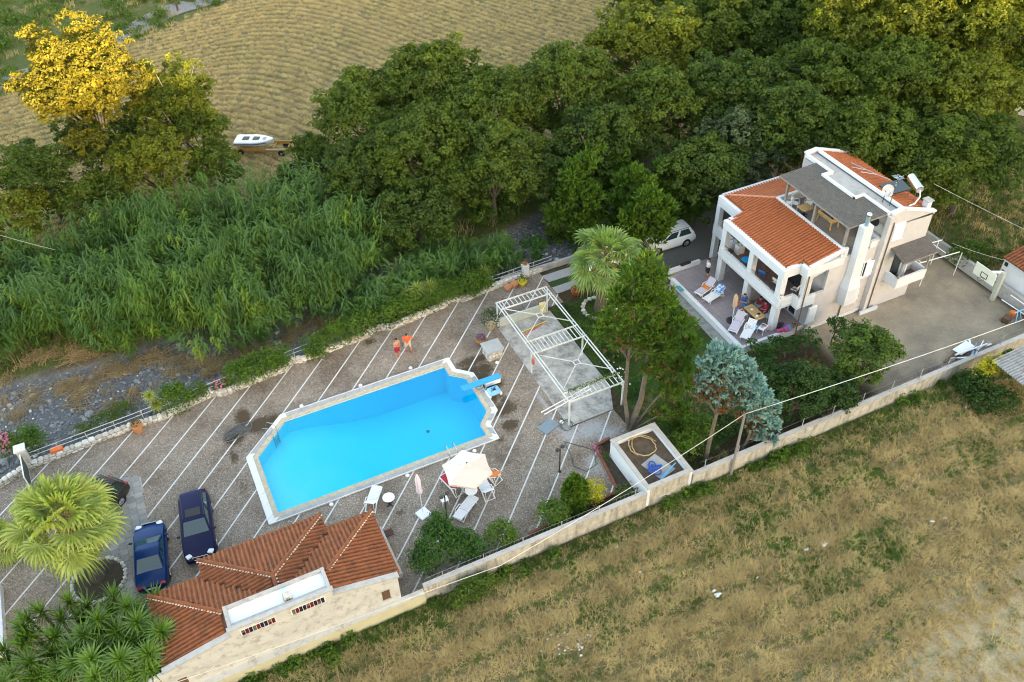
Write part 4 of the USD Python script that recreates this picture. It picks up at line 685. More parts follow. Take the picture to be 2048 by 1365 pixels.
# brick edged bed beside the tank
M_brick = mat('red_edging_brick', (.24, .085, .05), .85, .2, 4, .3, island=.2); M_soil = mat('dark_bed_soil', (.045, .034, .022), .95, .4, 4, .7, 14)
t = thing('planting_bed', 'dark soil bed edged with red bricks beside the tank', 'flower bed', (20, -5.2, 0)); part(t, 'soil', MB().poly([(19.9, -3.4), (20.25, -3.4), (20.25, -8.4), (18.6, -8.4), (18.7, -7.3), (19.3, -7.0)], -.05, .06), M_soil)
for (a, b) in (((19.9, -3.3), (21.0, -3.15)), ((19.85, -3.4), (19.35, -6.8)), ((19.3, -7.0), (13.2, -7.35))):
    n = int(math.dist(a, b) / .42)
    for k in range(n):
        p, q = np.array(a) + (np.array(b) - a) * (k + .03) / n, np.array(a) + (np.array(b) - a) * (k + .97) / n; part(t, 'brick', MB().bar([*p, .06], [*q, .06], .16, .14), M_brick)
part(t, 'soil_strip', MB().poly([(6.4, -8.4), (18.6, -8.4), (18.7, -7.45), (13.2, -7.45), (6.4, -7.9)], -.05, .03), M_soil)
# ================================================================ stone edged river wall
M_stone = [mat('white_stone_%d' % k, c, .9, .16, 6, .4, 25) for k, c in enumerate(((.50, .47, .41), (.42, .385, .33), (.56, .54, .50), (.36, .32, .26)))]
sw = thing('stone_wall', 'low rough white stone wall edging the pool terrace on the river side', 'wall', (5, 12.5, 0))
base = MB(); WL = np.array(WALL_LINE); core_ = LineString([(u, v + .17) for u, v in WALL_LINE]).buffer(.14, cap_style=2, join_style=2); part(sw, 'core', MB().poly(np.array(core_.exterior.coords)[:-1], -.9, .30), mat('stone_mortar', (.30, .275, .23), .95, .2, 4, .4))
lens = np.r_[0, np.cumsum(np.linalg.norm(np.diff(WL, axis=0), axis=1))]; stones = []
ico = trimesh.creation.icosphere(subdivisions=1)
for side, rows_ in ((0, (.06, .2)), (1, (.33,))):
    for zc in rows_:
        s_ = .1
        while s_ < lens[-1]:
            L = rng.uniform(.26, .46); s1 = s_ + L / 2; k = min(np.searchsorted(lens, s1) - 1, len(WL) - 2); f_ = (s1 - lens[k]) / (lens[k + 1] - lens[k]); p = WL[k] + (WL[k + 1] - WL[k]) * f_; d = (WL[k + 1] - WL[k]) / (lens[k + 1] - lens[k]); n = np.array([-d[1], d[0]])
            c = np.array([*(p + n * (.03 if side == 0 else .17)), zc + rng.normal(0, .012)]); v = ico.vertices.copy(); v = np.sign(v) * np.abs(v) ** .6; v *= np.array([L * .5, .10 if side == 0 else .20, .085 if side == 0 else .07]) * (1 + rng.normal(0, .10, (len(v), 1)))
            a = math.atan2(d[1], d[0]) + rng.normal(0, .06); v = np.stack([v[:, 0] * math.cos(a) - v[:, 1] * math.sin(a), v[:, 0] * math.sin(a) + v[:, 1] * math.cos(a), v[:, 2]], 1)
            stones.append((c, v + c)); s_ += L * .97
stones.sort(key=lambda q: ((q[0] - EYE) ** 2).sum()); rest = MB()
for k, (c, v) in enumerate(stones):
    if k < 300: part(sw, 'stone', MB().raw(v, ico.faces), M_stone[int(rng.integers(4))], True)
    else: rest.raw(v, ico.faces)
if rest.v: part(sw, 'stone_rest', rest, M_stone[0], True, kind='stuff')
# iron railing on the wall
M_rail = mat('pale_grey_rail', (.42, .43, .42), .5, .08)
t = thing('terrace_railing', 'thin pale metal railing behind the white stone wall', 'railing', (0, 12.4, 0)); m = MB(); pts = [(-12.2, 11.3), (-6.2, 11.75), (-1.0, 12.3), (4.8, 13.0), (11.2, 13.6), (17.4, 14.2), (21.5, 14.1), (26, 14.3)]
for z_ in (.95, .62):
    m = MB(); m.tube([(u, v, z_) for u, v in pts], .022, 5); part(t, 'rail', m, M_rail)
ll = LineString(pts)
for s_ in np.arange(0, ll.length, 1.75): q = ll.interpolate(s_); part(t, 'post', MB().tube([(q.x, q.y, -.2), (q.x, q.y, .95)], .022, 5), M_rail)
# gate at the left
t = thing('gate', 'tall dark sheet gate leaf hung on a white stone post', 'gate', (-12.3, 10.6, 0)); part(t, 'leaf', MB().obox((-12.35, 9.9, .75), (.03, 1.0, .65), .05), mat('dark_green_sheet', (.045, .06, .055), .6, .15)); part(t, 'frame', MB().bar([-12.3, 8.9, .1], [-12.3, 8.9, 1.45], .06).bar([-12.4, 10.9, 1.42], [-12.3, 8.9, 1.42], .06).bar([-12.4, 10.9, .1], [-12.3, 8.9, .1], .06), white)
g_ = part(t, 'post', MB().box(-12.6, -12.1, 11.0, 11.5, -.5, 1.55), M_stone[0]); part(g_, 'cap', MB().box(-12.68, -12.02, 10.92, 11.58, 1.55, 1.66), M_stone[2])
t = thing('gate_pier', 'white rendered gate pier and dark gate at the lower left edge', 'gate pier', (-14.4, -2, 0)); part(t, 'pier', MB().box(-14.9, -14.4, -2.2, -1.7, 0, 1.7).box(-14.9, -14.5, -4.2, -3.8, 0, 1.7), white); part(t, 'leaf', MB().box(-14.75, -14.65, -3.75, -2.25, .1, 1.5), mats_ and mat('grey_gate_sheet', (.10, .11, .115), .6, .1)); part(t, 'low_wall', MB().box(-14.6, -14.3, -1.65, 2.5, 0, .5), wall_white)
# grey slab walk and round palm bed
M_slab = [mat('grey_slab_%d' % k, c, .85, .12, 3, .15, 30) for k, c in enumerate(((.26, .25, .235), (.30, .29, .27), (.225, .22, .21)))]
t = thing('slab_walk', 'walk of worn grey concrete slabs between the parked cars', 'path', kind='structure'); sh = Polygon([(-7.5, 7.6), (-6.2, 7.25), (-6.3, 3.2), (-6.9, 1.0), (-7.4, -1.2), (-8.2, -1.5), (-9.6, 1.7), (-8.6, 3.2), (-7.6, 4.0)])
for i in range(9):
    for j in range(20):
        u, v = -10 + i * .46, -1.6 + j * .46 + .2 * (i % 2); g_ = sh.intersection(sbox(u + .01, v + .01, u + .45, v + .45))
        if g_.geom_type == 'Polygon' and g_.area > .03: part(t, 'slab', MB().poly(np.array(g_.exterior.coords)[:-1], .004, .02 + rng.random() * .008), M_slab[int(rng.integers(3))])
t = thing('palm_bed', 'round soil bed ringed with stones under the left palm', 'flower bed', (-9.45, .6, 0)); part(t, 'soil', MB().lathe((-9.45, .6, 0), [(1.35, 0), (1.3, .07), (.8, .12), (0, .13)], 24), M_soil, True)
for k in range(34): a = k / 34 * 2 * np.pi; part(t, 'stone', MB().blob((-9.45 + 1.42 * math.cos(a), .6 + 1.42 * math.sin(a), .06), (.13, .13, .09), 1, .4), M_stone[k % 4])
# ================================================================ pergola and its stone floor
M_flag = mk('flagstone', {'g': ('geometry', {}), 'n': ('noise_texture', {'scale': 1.1, 'detail': 7.0, 'roughness': .7}), 'r': ('rgb_ramp', {'ramp': [(.28, (.13, .13, .13)), (.40, (.27, .27, .27)), (.5, (.43, .43, .43)), (.66, (.56, .565, .575))]}), 'hv': ('hsv', {}), 'mr': ('map_range', {'to_min': .78, 'to_max': 1.15}), 'i': ('rgb_ramp', {'ramp': [(0, (1, .93, .80)), (.35, (1, 1, 1)), (1, (.97, 1, 1.03))]}), 'm': ('mix', {'mix_type': 'multiply', 'fac': .8}), 'p': ('principled_bsdf', {'roughness': .75}), 'b': ('bump', {'strength': .3, 'distance': .02})},
    [('g.position', 'n.vector'), ('n.fac', 'r.fac'), ('g.random_per_island', 'mr.value'), ('mr.result', 'hv.value'), ('r.color', 'hv.color'), ('g.random_per_island', 'i.fac'), ('hv.color', 'm.color1'), ('i.color', 'm.color2'), ('m.color', 'p.base_color'), ('n.fac', 'b.height'), ('b.normal', 'p.normal')], 'p.BSDF')
pf_ = thing('pergola_floor', 'pale irregular flagstone floor under the white pergola', 'patio', kind='structure'); SH = Polygon([(19.2, 9.6), (19.2, -1.1), (22.5, -1.05), (23.4, .9), (23.4, 9.6)])
part(pf_, 'bed', MB().poly(np.array(SH.exterior.coords)[:-1], -.04, .016), M_conc)
from scipy.spatial import Voronoi
sp = np.c_[rng.uniform(18, 25, 420), rng.uniform(-2.5, 11, 420)]
for _ in range(2):
    vo = Voronoi(sp); sp = np.array([vo.vertices[vo.regions[r]].mean(0) if -1 not in vo.regions[r] and vo.regions[r] else p for p, r in zip(sp, vo.point_region)])
vo = Voronoi(sp); kf = 0
for r in vo.point_region:
    rg = vo.regions[r]
    if not rg or -1 in rg: continue
    g_ = Polygon(vo.vertices[rg]).intersection(SH).buffer(-.012)
    if g_.geom_type == 'Polygon' and g_.area > .02: part(pf_, 'flagstone', MB().poly(np.array(g_.exterior.coords)[:-1], .0, .028 + rng.random() * .006), M_flag); kf += 1
M_perg = mat('cream_white_metal', (.54, .54, .51), .55, .08, 4, dirt=(.30, .29, .25), dscale=3, dlo=.52, dhi=.72)
t = thing('pergola', 'open white metal pergola frame with three ladder bars', 'pergola', (21.2, 4.4, 0)); ZP = 2.12
for u, v in ((19.27, 9.75), (23.17, 9.6), (19.27, 4.35), (23.17, 4.35), (19.27, -.95), (23.17, -.95)): part(t, 'post', MB().box(u - .045, u + .045, v - .045, v + .045, 0, ZP - .06), M_perg)
for v in (9.85, 9.05, 5.2, 4.0, -.15, -.97): part(t, 'beam', MB().bar([19.2, v, ZP], [23.25, v, ZP], .055, .11), M_perg)
for u in (19.24, 19.44, 23.0, 23.2): part(t, 'side_beam', MB().bar([u, -.9 if u in (19.24, 23.2) else 0, ZP - .003], [u, 9.8, ZP - .003], .05, .10), M_perg)
for (va, vb, n) in ((9.10, 9.80, 11), (4.05, 5.15, 12), (-.92, -.2, 11)):
    for k in range(n): u = 19.5 + (23.0 - 19.5) * (k + .5) / n; part(t, 'rung', MB().bar([u, va, ZP + .0], [u, vb, ZP + .0], .04, .05), M_perg)
for c in ((21.4, 7.3), (21.4, 2.0)):
    for dx, dy in ((-1, -1), (1, -1), (1, 1), (-1, 1)):
        part(t, 'brace', MB().bar([c[0] + dx * .17, c[1] + dy * .17, ZP - .02], [c[0] + dx * 1.85, c[1] + dy * 1.7, ZP - .02], .045), M_perg)
    part(t, 'hub', MB().bar([c[0] - .2, c[1] - .2, ZP], [c[0] + .2, c[1] - .2, ZP], .05).bar([c[0] - .2, c[1] + .2, ZP], [c[0] + .2, c[1] + .2, ZP], .05).bar([c[0] - .2, c[1] - .2, ZP], [c[0] - .2, c[1] + .2, ZP], .05).bar([c[0] + .2, c[1] - .2, ZP], [c[0] + .2, c[1] + .2, ZP], .05), M_perg)
t = thing('low_partition', 'low grey green partition wall at the far end of the pergola', 'wall', (21, 9.65, 0)); part(t, 'panel', MB().box(19.35, 23.05, 9.6, 9.75, 0, .75), mat('grey_green_paint', (.40, .42, .36), .8, .1)); part(t, 'yellow_end', MB().box(22.6, 23.07, 9.55, 9.78, 0, .9), mat('pale_yellow_paint', (.60, .52, .26), .8, .1))
solo('folded_ladder', MB().bar([17.6, -.3, 1.35], [21.0, -.35, 2.2], .03, .06).bar([17.7, -.55, 1.35], [21.0, -.62, 2.2], .03, .06).bar([19.2, -.32, 1.75], [19.2, -.6, 1.75], .03).bar([19.7, -.32, 1.88], [19.7, -.6, 1.88], .03).bar([20.2, -.33, 2.0], [20.2, -.6, 2.0], .03), M_plastic, 'white folded ladder lying over the near pergola beam', 'ladder', kind='stuff')
solo('foam_pole', MB().tube([(20.4, 8.3, .08), (22.6, 8.6, .08)], .045, 6), mat('yellow_foam', (.62, .42, .06), .8), 'yellow foam pole lying on the flagstones by the partition', 'foam pole'); solo('foam_pole', MB().tube([(20.3, 7.9, .08), (22.2, 8.5, .08)], .045, 6), mat('red_foam', (.45, .09, .06), .8), 'red foam pole lying on the flagstones by the partition', 'foam pole')
t = thing('barbecue_block', 'square white stone block with grey slab lid beside the pool', 'barbecue', (17.65, 7.2, 0)); part(t, 'lid', MB().obox((17.65, 7.15, .86), (.66, .62, .05), -.02, .02), mat('grey_slab_lid', (.30, .31, .305), .7, .1, 3))
part(t, 'core', MB().box(17.15, 18.15, 6.68, 7.62, 0, .8), M_stone[1])
for zc in (.14, .40, .66):
    for (ax_, fix, s0) in ((0, 6.66, 17.1), (0, 7.64, 17.1), (1, 17.13, 6.66), (1, 18.17, 6.66)):
        for k in range(4):
            c = [s0 + .13 + k * .26, fix, zc] if ax_ == 0 else [fix, s0 + .13 + k * .25, zc]; part(t, 'stone', MB().blob(c, (.13, .06, .115) if ax_ == 0 else (.06, .13, .115), 1, .35), M_stone[int(rng.integers(4))])
solo('floor_hatch', MB().obox((18.0, -.5, .03), (.58, .42, .03), .35, .01), mat('blue_grey_sheet', (.16, .21, .24), .5, .1, 3), 'blue grey sheet lying on the paving near the pergola', 'sheet'); solo('drain_cover', MB().box(5.75, 6.3, -3.9, -3.4, .0, .025), mat('rusty_iron', (.07, .035, .022), .8, .3, 8), 'square rusty drain cover beside the pool house', 'drain cover')
# metal grating pile beside the pool
t = thing('scrap_grating', 'oval heap of bent wire grating on the paving by the shallow end', 'grating', (-.8, 6.9, 0)); m = MB(); cc_ = at(475, 865)
m.tube([(cc_[0] + .95 * math.cos(a) * 1.05, cc_[1] + 1.0 * math.sin(a) * .55 + .25 * math.cos(a), .05 + .03 * math.sin(3 * a)) for a in np.linspace(0, 2 * np.pi, 20)], .028, 5); part(t, 'rim', m, mat('bent_grey_metal', (.12, .12, .115), .6, .2)); m = MB()
for k in range(26): a, b = rng.uniform(0, 6.28, 2); m.tube([(cc_[0] + .9 * math.cos(a), cc_[1] + .5 * math.sin(a) + .2 * math.cos(a), .06), (cc_[0] + .3 * math.cos(a + b), cc_[1] + .3 * math.sin(b), .14 + .1 * rng.random()), (cc_[0] + .9 * math.cos(b), cc_[1] + .5 * math.sin(b) + .2 * math.cos(b), .06)], .022, 4)
part(t, 'wires', m, mat('dark_bent_wire', (.10, .10, .10), .6, .3), kind='stuff')
# garden: paths, lawn
M_peb = mat('grey_pebble_path', (.30, .30, .295), .9, .3, 14, .6, 30); M_lawn = mat('lawn_green', (.028, .058, .010), .95, .35, 6, .5, 60)
solo('lawn', MB().poly([(23.5, 9.6), (23.5, -4.2), (26, -7.0), (32.0, -5.5), (32.0, 7.2), (28, 9.8)], -.045, .0), M_lawn, 'short dark green lawn between the pergola and the house terrace', 'lawn', None, 'structure')
solo('path', MB().poly([(32.05, -.6), (32.85, -.6), (32.9, 8.2), (32.3, 8.2)], -.04, .03), mat('grey_stone_path', (.20, .205, .19), .9, .3, 2.2, .3, dirt=(.10, .11, .06), dscale=2, dlo=.5, dhi=.7), 'worn grey stone path along the house terrace', 'path', None, 'structure')
for a in ([(24.7, 13.5), (24.9, 12.6), (33.5, 12.6), (33.5, 13.5)], [(24.8, 11.9), (24.8, 11.1), (33, 11.3), (33, 12.0)]): solo('path', MB().poly(a, -.04, .012), M_peb, 'strip of pale pebbles beside the drive ' + ('next to the river wall' if a[0][1] > 13 else 'nearest the palm'), 'path', None, 'structure')
solo('path', MB().poly([(24.9, 12.55), (24.8, 11.95), (33, 12.05), (33, 12.55)], -.04, .0), M_lawn, 'grass strip between the two pebble strips', 'path', None, 'structure')
solo('driveway', MB().poly([(33.2, 9.3), (39, 9.4), (48, 12.0), (49, 17.0), (30, 16.5), (29.5, 13.6), (33.2, 13.6)], -.04, .006), mat('dark_cobbled_drive', (.10, .095, .085), .9, .3, 8, .5, 25), 'dark cobbled drive north of the house', 'driveway', None, 'structure')
t = thing('river_wall', 'pale concrete wall along the drive on the river side', 'wall', (28, 14, 0)); part(t, 'panel', MB().box(21.6, 36, 14.05, 14.25, -.9, .45), M_conc)
t = thing('garden_stone_ring', 'ring of stones round the foot of the tall palm', 'stone ring', (26.8, 8.2, 0))
for k in range(22): a = k / 22 * 2 * np.pi; part(t, 'stone', MB().blob((26.75 + 1.25 * math.cos(a), 8.1 + 1.25 * math.sin(a), .08), (.17, .17, .13), 1, .4), M_stone[k % 4])
# ================================================================ plants
M_bark = mat('grey_brown_bark', (.115, .092, .07), .95, .3, 5, .5, 15); M_pale_bark = mat('pale_bark', (.34, .30, .24), .9, .2, 4, .3)
PG = 1.38
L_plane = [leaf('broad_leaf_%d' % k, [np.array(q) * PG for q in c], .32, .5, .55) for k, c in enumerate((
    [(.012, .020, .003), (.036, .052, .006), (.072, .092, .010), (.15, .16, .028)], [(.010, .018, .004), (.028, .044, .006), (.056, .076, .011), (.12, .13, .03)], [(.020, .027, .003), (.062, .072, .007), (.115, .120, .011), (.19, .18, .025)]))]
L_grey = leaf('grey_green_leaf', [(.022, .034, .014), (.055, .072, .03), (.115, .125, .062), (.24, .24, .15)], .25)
L_sun_tint = leaf('sun_tinted_leaf', [(.028, .030, .004), (.085, .080, .007), (.155, .128, .010), (.23, .180, .018)], .3, scale=.7)  # low sun's warmth put into the leaf colour of the tall tree
L_conifer = leaf('conifer_spray', [(.016, .036, .004), (.046, .082, .009), (.085, .125, .014), (.125, .135, .022)], .25, .6, .9); L_conb = leaf('browned_spray', [(.05, .03, .014), (.10, .058, .024), (.15, .085, .03)], .2)
L_blue = leaf('blue_needle', [(.055, .10, .088), (.105, .175, .152), (.17, .26, .225), (.23, .33, .285)], .15, .7, 1.2)
L_hedge = leaf('hedge_leaf', [(.014, .030, .003), (.046, .082, .008), (.10, .15, .016), (.18, .22, .036)], .28, .45, 1.5); L_shrub = leaf('pale_shrub_leaf', [(.018, .034, .006), (.048, .078, .012), (.085, .12, .022), (.13, .16, .04)], .3, .5, 1.2)
L_dark = leaf('dark_shrub_leaf', [(.008, .018, .004), (.020, .042, .007), (.038, .068, .014), (.06, .095, .022)], .25, .5, 1.2); L_gold = leaf('golden_leaf', [(.09, .10, .008), (.21, .20, .012), (.34, .30, .02), (.42, .36, .04)], .3, .5, 2)
L_citrus = leaf('citrus_leaf', [(.010, .028, .005), (.026, .062, .010), (.05, .10, .014), (.12, .16, .03)], .28, .4, 1.4)
def unit(v): return v / np.maximum(np.linalg.norm(v, axis=-1, keepdims=True), 1e-9)
def cards(c, nrm, size, asp=.62, g=rng, bend=.18):
    """Leaf clumps: bent four-cornered cards."""
    n = len(c); a = unit(np.cross(nrm, g.normal(size=(n, 3)))); b = np.cross(nrm, a); s = np.broadcast_to(size, (n,))[:, None] * (.65 + .7 * g.random((n, 1)))
    v = np.stack([c - a * s * .5 - nrm * s * bend, c - b * s * .5 * asp, c + a * s * .5 - nrm * s * bend, c + b * s * .5 * asp], 1).reshape(-1, 3); k = np.arange(n)[:, None] * 4
    return v, np.vstack([k + [0, 1, 2], k + [0, 2, 3]])
def lobe_leaves(lobes, per, size, asp=.62, up=.45, rnd=1.05, inner=.12, g=rng, bias=-.25):
    C, N = [], []
    for (p, r) in lobes:
        n = int(per * np.prod(np.atleast_1d(np.broadcast_to(r, (3,)))) ** (2 / 3)); d = unit(g.normal(size=(int(n * 1.5), 3))); d = d[d[:, 2] > bias - .4 * g.random(len(d))][:n]
        rad = np.where(g.random(len(d)) < inner, g.uniform(.3, .8, len(d)), g.uniform(.72, 1.22, len(d)))[:, None]
        C.append(np.asarray(p) + d * rad * r); N.append(unit(d + [0, 0, up] + g.normal(size=d.shape) * rnd))
    C, N = np.vstack(C), np.vstack(N); return cards(C, N, size, asp, g)
def clumps(lobes, nper, rc, nleaf, size, g):
    """A crown in two scales: leaf clumps on each lobe with dark gaps between, leaves on each clump, most of them facing up."""
    C, N = [], []
    for p, r in lobes:
        r = np.broadcast_to(np.asarray(r, float), (3,)); n = max(4, int(nper * (r[0] ** 2))); d = unit(g.normal(size=(n, 3))); d[:, 2] = np.where(g.random(n) < .6, abs(d[:, 2]), d[:, 2]); c = np.asarray(p) + d * r * g.uniform(.70, 1.18, (n, 1)); rr = rc * g.uniform(.6, 1.35, n)
        m = np.maximum(6, (nleaf * (rr / rc) ** 2).astype(int)); k = np.repeat(np.arange(n), m); e = unit(g.normal(size=(len(k), 3))); e[:, 2] = np.where(g.random(len(k)) < .75, abs(e[:, 2]), e[:, 2])
        C.append(c[k] + e * rr[k][:, None] * np.array([1, 1, .75]) * g.uniform(.45, 1.1, (len(k), 1))); N.append(unit(e * .5 + d[k] * .35 + [0, 0, .55] + g.normal(0, .55, (len(k), 3))))
    return cards(np.vstack(C), np.vstack(N), size, .62, g)
def limbs(base, tips, r0, fork, g=rng, mb=None):
    mb = mb or MB(); base = np.asarray(base, float); fk = np.asarray(fork, float)
    mb.tube([base - [0, 0, .3], base + (fk - base) * .5 + g.normal(0, .08, 3), fk], [r0 * 1.15, r0 * .85, r0 * .7], 7)
    for q in tips:
        q = np.asarray(q, float); m_ = fk + (q - fk) * .5 + g.normal(0, .25, 3) + [0, 0, .15 * np.linalg.norm(q - fk) * .3]; mb.tube([fk - [0, 0, .1], m_, q], [r0 * .45, r0 * .28, r0 * .10], 5, cap=False)
    return mb
def tree(name, label, cat, base, z0, z1, R, nl, per, size, lm, bark, group=None, seed=0, lobe=(.20, .36), shape=1.0, r0=None, off=(0, 0), flat=.8, asp=.62, tipn=9, hollow=.55, fork=None):
    g = np.random.default_rng(seed + 100); base = np.array([base[0], base[1], hz(base[0], base[1])]); zc, rz_ = (z0 + z1) / 2, (z1 - z0) / 2; lobes = []
    for k in range(nl):
        d = unit(g.normal(size=3)); d[2] = abs(d[2]) if g.random() < .62 else d[2]; q = g.uniform(hollow, 1.0); rr = R * g.uniform(*lobe) * (1.15 - .45 * (q - hollow) / (1 - hollow)); w = 1 - (1 - shape) * max(0, d[2])
        c = base + [off[0] + d[0] * q * R * w, off[1] + d[1] * q * R * w, zc + d[2] * q * rz_]; lobes.append((c, np.array([rr, rr, rr * flat])))
    t = thing(name, label, cat, base, group=group); f_ = base + np.array([off[0] * .5, off[1] * .5, z0 + (z1 - z0) * .12]) if fork is None else base + fork
    tips = [lobes[i][0] for i in g.choice(nl, min(tipn, nl), replace=False)]
    part(t, 'trunk', limbs(base, tips, r0 or R * .055, f_, g), bark); part(t, 'crown', clumps(lobes, per, size * 1.45, 22, size, g) if per < 100 else lobe_leaves(lobes, per, size, asp, g=g), lm); return t
# --- the plane trees along the river and behind the house
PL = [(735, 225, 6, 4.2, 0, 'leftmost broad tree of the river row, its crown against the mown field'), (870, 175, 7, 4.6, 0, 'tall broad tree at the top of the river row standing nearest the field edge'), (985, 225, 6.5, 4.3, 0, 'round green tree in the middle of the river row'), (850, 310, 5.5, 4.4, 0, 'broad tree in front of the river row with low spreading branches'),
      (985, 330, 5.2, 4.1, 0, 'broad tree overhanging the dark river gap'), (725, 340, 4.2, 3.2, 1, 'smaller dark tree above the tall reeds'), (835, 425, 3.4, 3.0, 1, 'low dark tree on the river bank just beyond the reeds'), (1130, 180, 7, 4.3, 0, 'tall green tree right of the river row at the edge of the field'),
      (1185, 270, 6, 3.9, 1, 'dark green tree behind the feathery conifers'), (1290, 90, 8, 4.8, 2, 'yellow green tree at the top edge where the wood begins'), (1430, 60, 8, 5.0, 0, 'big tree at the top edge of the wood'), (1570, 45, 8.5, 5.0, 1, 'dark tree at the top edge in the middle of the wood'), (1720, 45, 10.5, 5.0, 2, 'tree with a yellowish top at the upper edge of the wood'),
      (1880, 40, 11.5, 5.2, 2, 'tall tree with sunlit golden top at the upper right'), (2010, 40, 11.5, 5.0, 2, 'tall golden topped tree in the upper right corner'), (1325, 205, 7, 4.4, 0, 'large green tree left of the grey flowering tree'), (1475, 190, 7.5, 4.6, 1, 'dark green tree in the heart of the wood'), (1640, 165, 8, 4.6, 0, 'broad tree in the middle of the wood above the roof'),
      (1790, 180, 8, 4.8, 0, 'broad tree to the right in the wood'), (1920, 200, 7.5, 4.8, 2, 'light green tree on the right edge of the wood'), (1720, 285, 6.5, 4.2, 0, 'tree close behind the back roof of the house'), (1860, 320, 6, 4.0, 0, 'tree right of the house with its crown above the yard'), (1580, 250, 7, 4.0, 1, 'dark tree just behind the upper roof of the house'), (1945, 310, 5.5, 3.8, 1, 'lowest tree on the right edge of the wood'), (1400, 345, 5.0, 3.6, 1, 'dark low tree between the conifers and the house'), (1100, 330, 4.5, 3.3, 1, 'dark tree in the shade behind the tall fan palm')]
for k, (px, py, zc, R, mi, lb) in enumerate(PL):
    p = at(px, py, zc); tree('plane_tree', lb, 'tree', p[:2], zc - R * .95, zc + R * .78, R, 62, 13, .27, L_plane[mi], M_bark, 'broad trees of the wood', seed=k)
p = at(1475, 285, 6); tree('flowering_tree', 'grey green tree with whitish flower heads behind the house', 'tree', p[:2], 2.5, 9.0, 3.5, 56, 15, .25, L_grey, M_bark, seed=61)
# far-off wood behind those
for k, (px, py, zc, R) in enumerate(((1300, -50, 9, 5), (1480, -70, 10, 6), (1680, -80, 10, 6), (1880, -90, 10, 6), (2080, -40, 10, 6), (2120, 130, 8, 5))):
    p = at(px, py, zc); tree('plane_tree', ('tree just cut by the top edge, first from the field', 'tree cut by the top edge, second from the field', 'tree cut by the top edge above the middle of the wood', 'tree cut by the top edge towards the right corner', 'tree cut by the upper right corner', 'tree cut by the right edge')[k], 'tree', p[:2], zc - R * .9, zc + R * .75, R, 44, 9, .36, L_plane[2 if k > 1 else 0], M_bark, 'broad trees of the wood', seed=80 + k)
# --- left group with the tall sunlit tree
LT = [((-2.4, 40.0), 4.2, 15.6, 4.8, 92, L_sun_tint, 'tall pale trunked tree at the top left, its top golden in the last sun', 'sunlit_tree', M_pale_bark), ((3.9, 40.5), 3.2, 11.6, 3.2, 46, L_plane[2], 'slender open tree right of the golden tree, light green', 'sunlit_tree', M_pale_bark)]
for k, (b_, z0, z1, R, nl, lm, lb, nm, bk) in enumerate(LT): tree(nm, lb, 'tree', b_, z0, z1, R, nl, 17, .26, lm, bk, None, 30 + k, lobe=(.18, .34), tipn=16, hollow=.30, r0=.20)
for k, (px, py, zc, R, mi, lb) in enumerate([(85, 350, 4.6, 3.6, 1, 'bushy dark tree at the left edge under the golden tree'), (200, 275, 5.4, 3.4, 1, 'dark bushy tree in the shade at the foot of the golden tree'), (310, 325, 4.6, 3.4, 2, 'olive green bushy tree beyond the reeds left of the boat'), (395, 265, 4.8, 2.8, 0, 'green tree between the golden tree and the boat'), (430, 335, 3.2, 2.3, 0, 'small green tree nearest the boat'), (20, 440, 3.4, 3.0, 2, 'tree cut by the left edge above the reeds'), (190, 405, 3.2, 2.7, 0, 'low bush behind the reed bed on the left'), (320, 215, 7.0, 2.6, 0, 'upper branches of a green tree right of the golden crown'), (620, 305, 2.6, 1.6, 0, 'young upright tree right of the boat trailer'), (655, 330, 2.6, 1.8, 1, 'dark shrub beside the young tree right of the trailer'), (590, 365, 2.4, 2.0, 1, 'dark bush behind the reeds below the trailer')]):
    p = at(px, py, zc); tree('bushy_tree', lb, 'tree', p[:2], max(.3, zc - R * 1.05), zc + R * .85, R, 48, 15, .25, L_plane[mi], M_pale_bark if k == 7 else M_bark, 'bushy trees on the far bank', 40 + k)
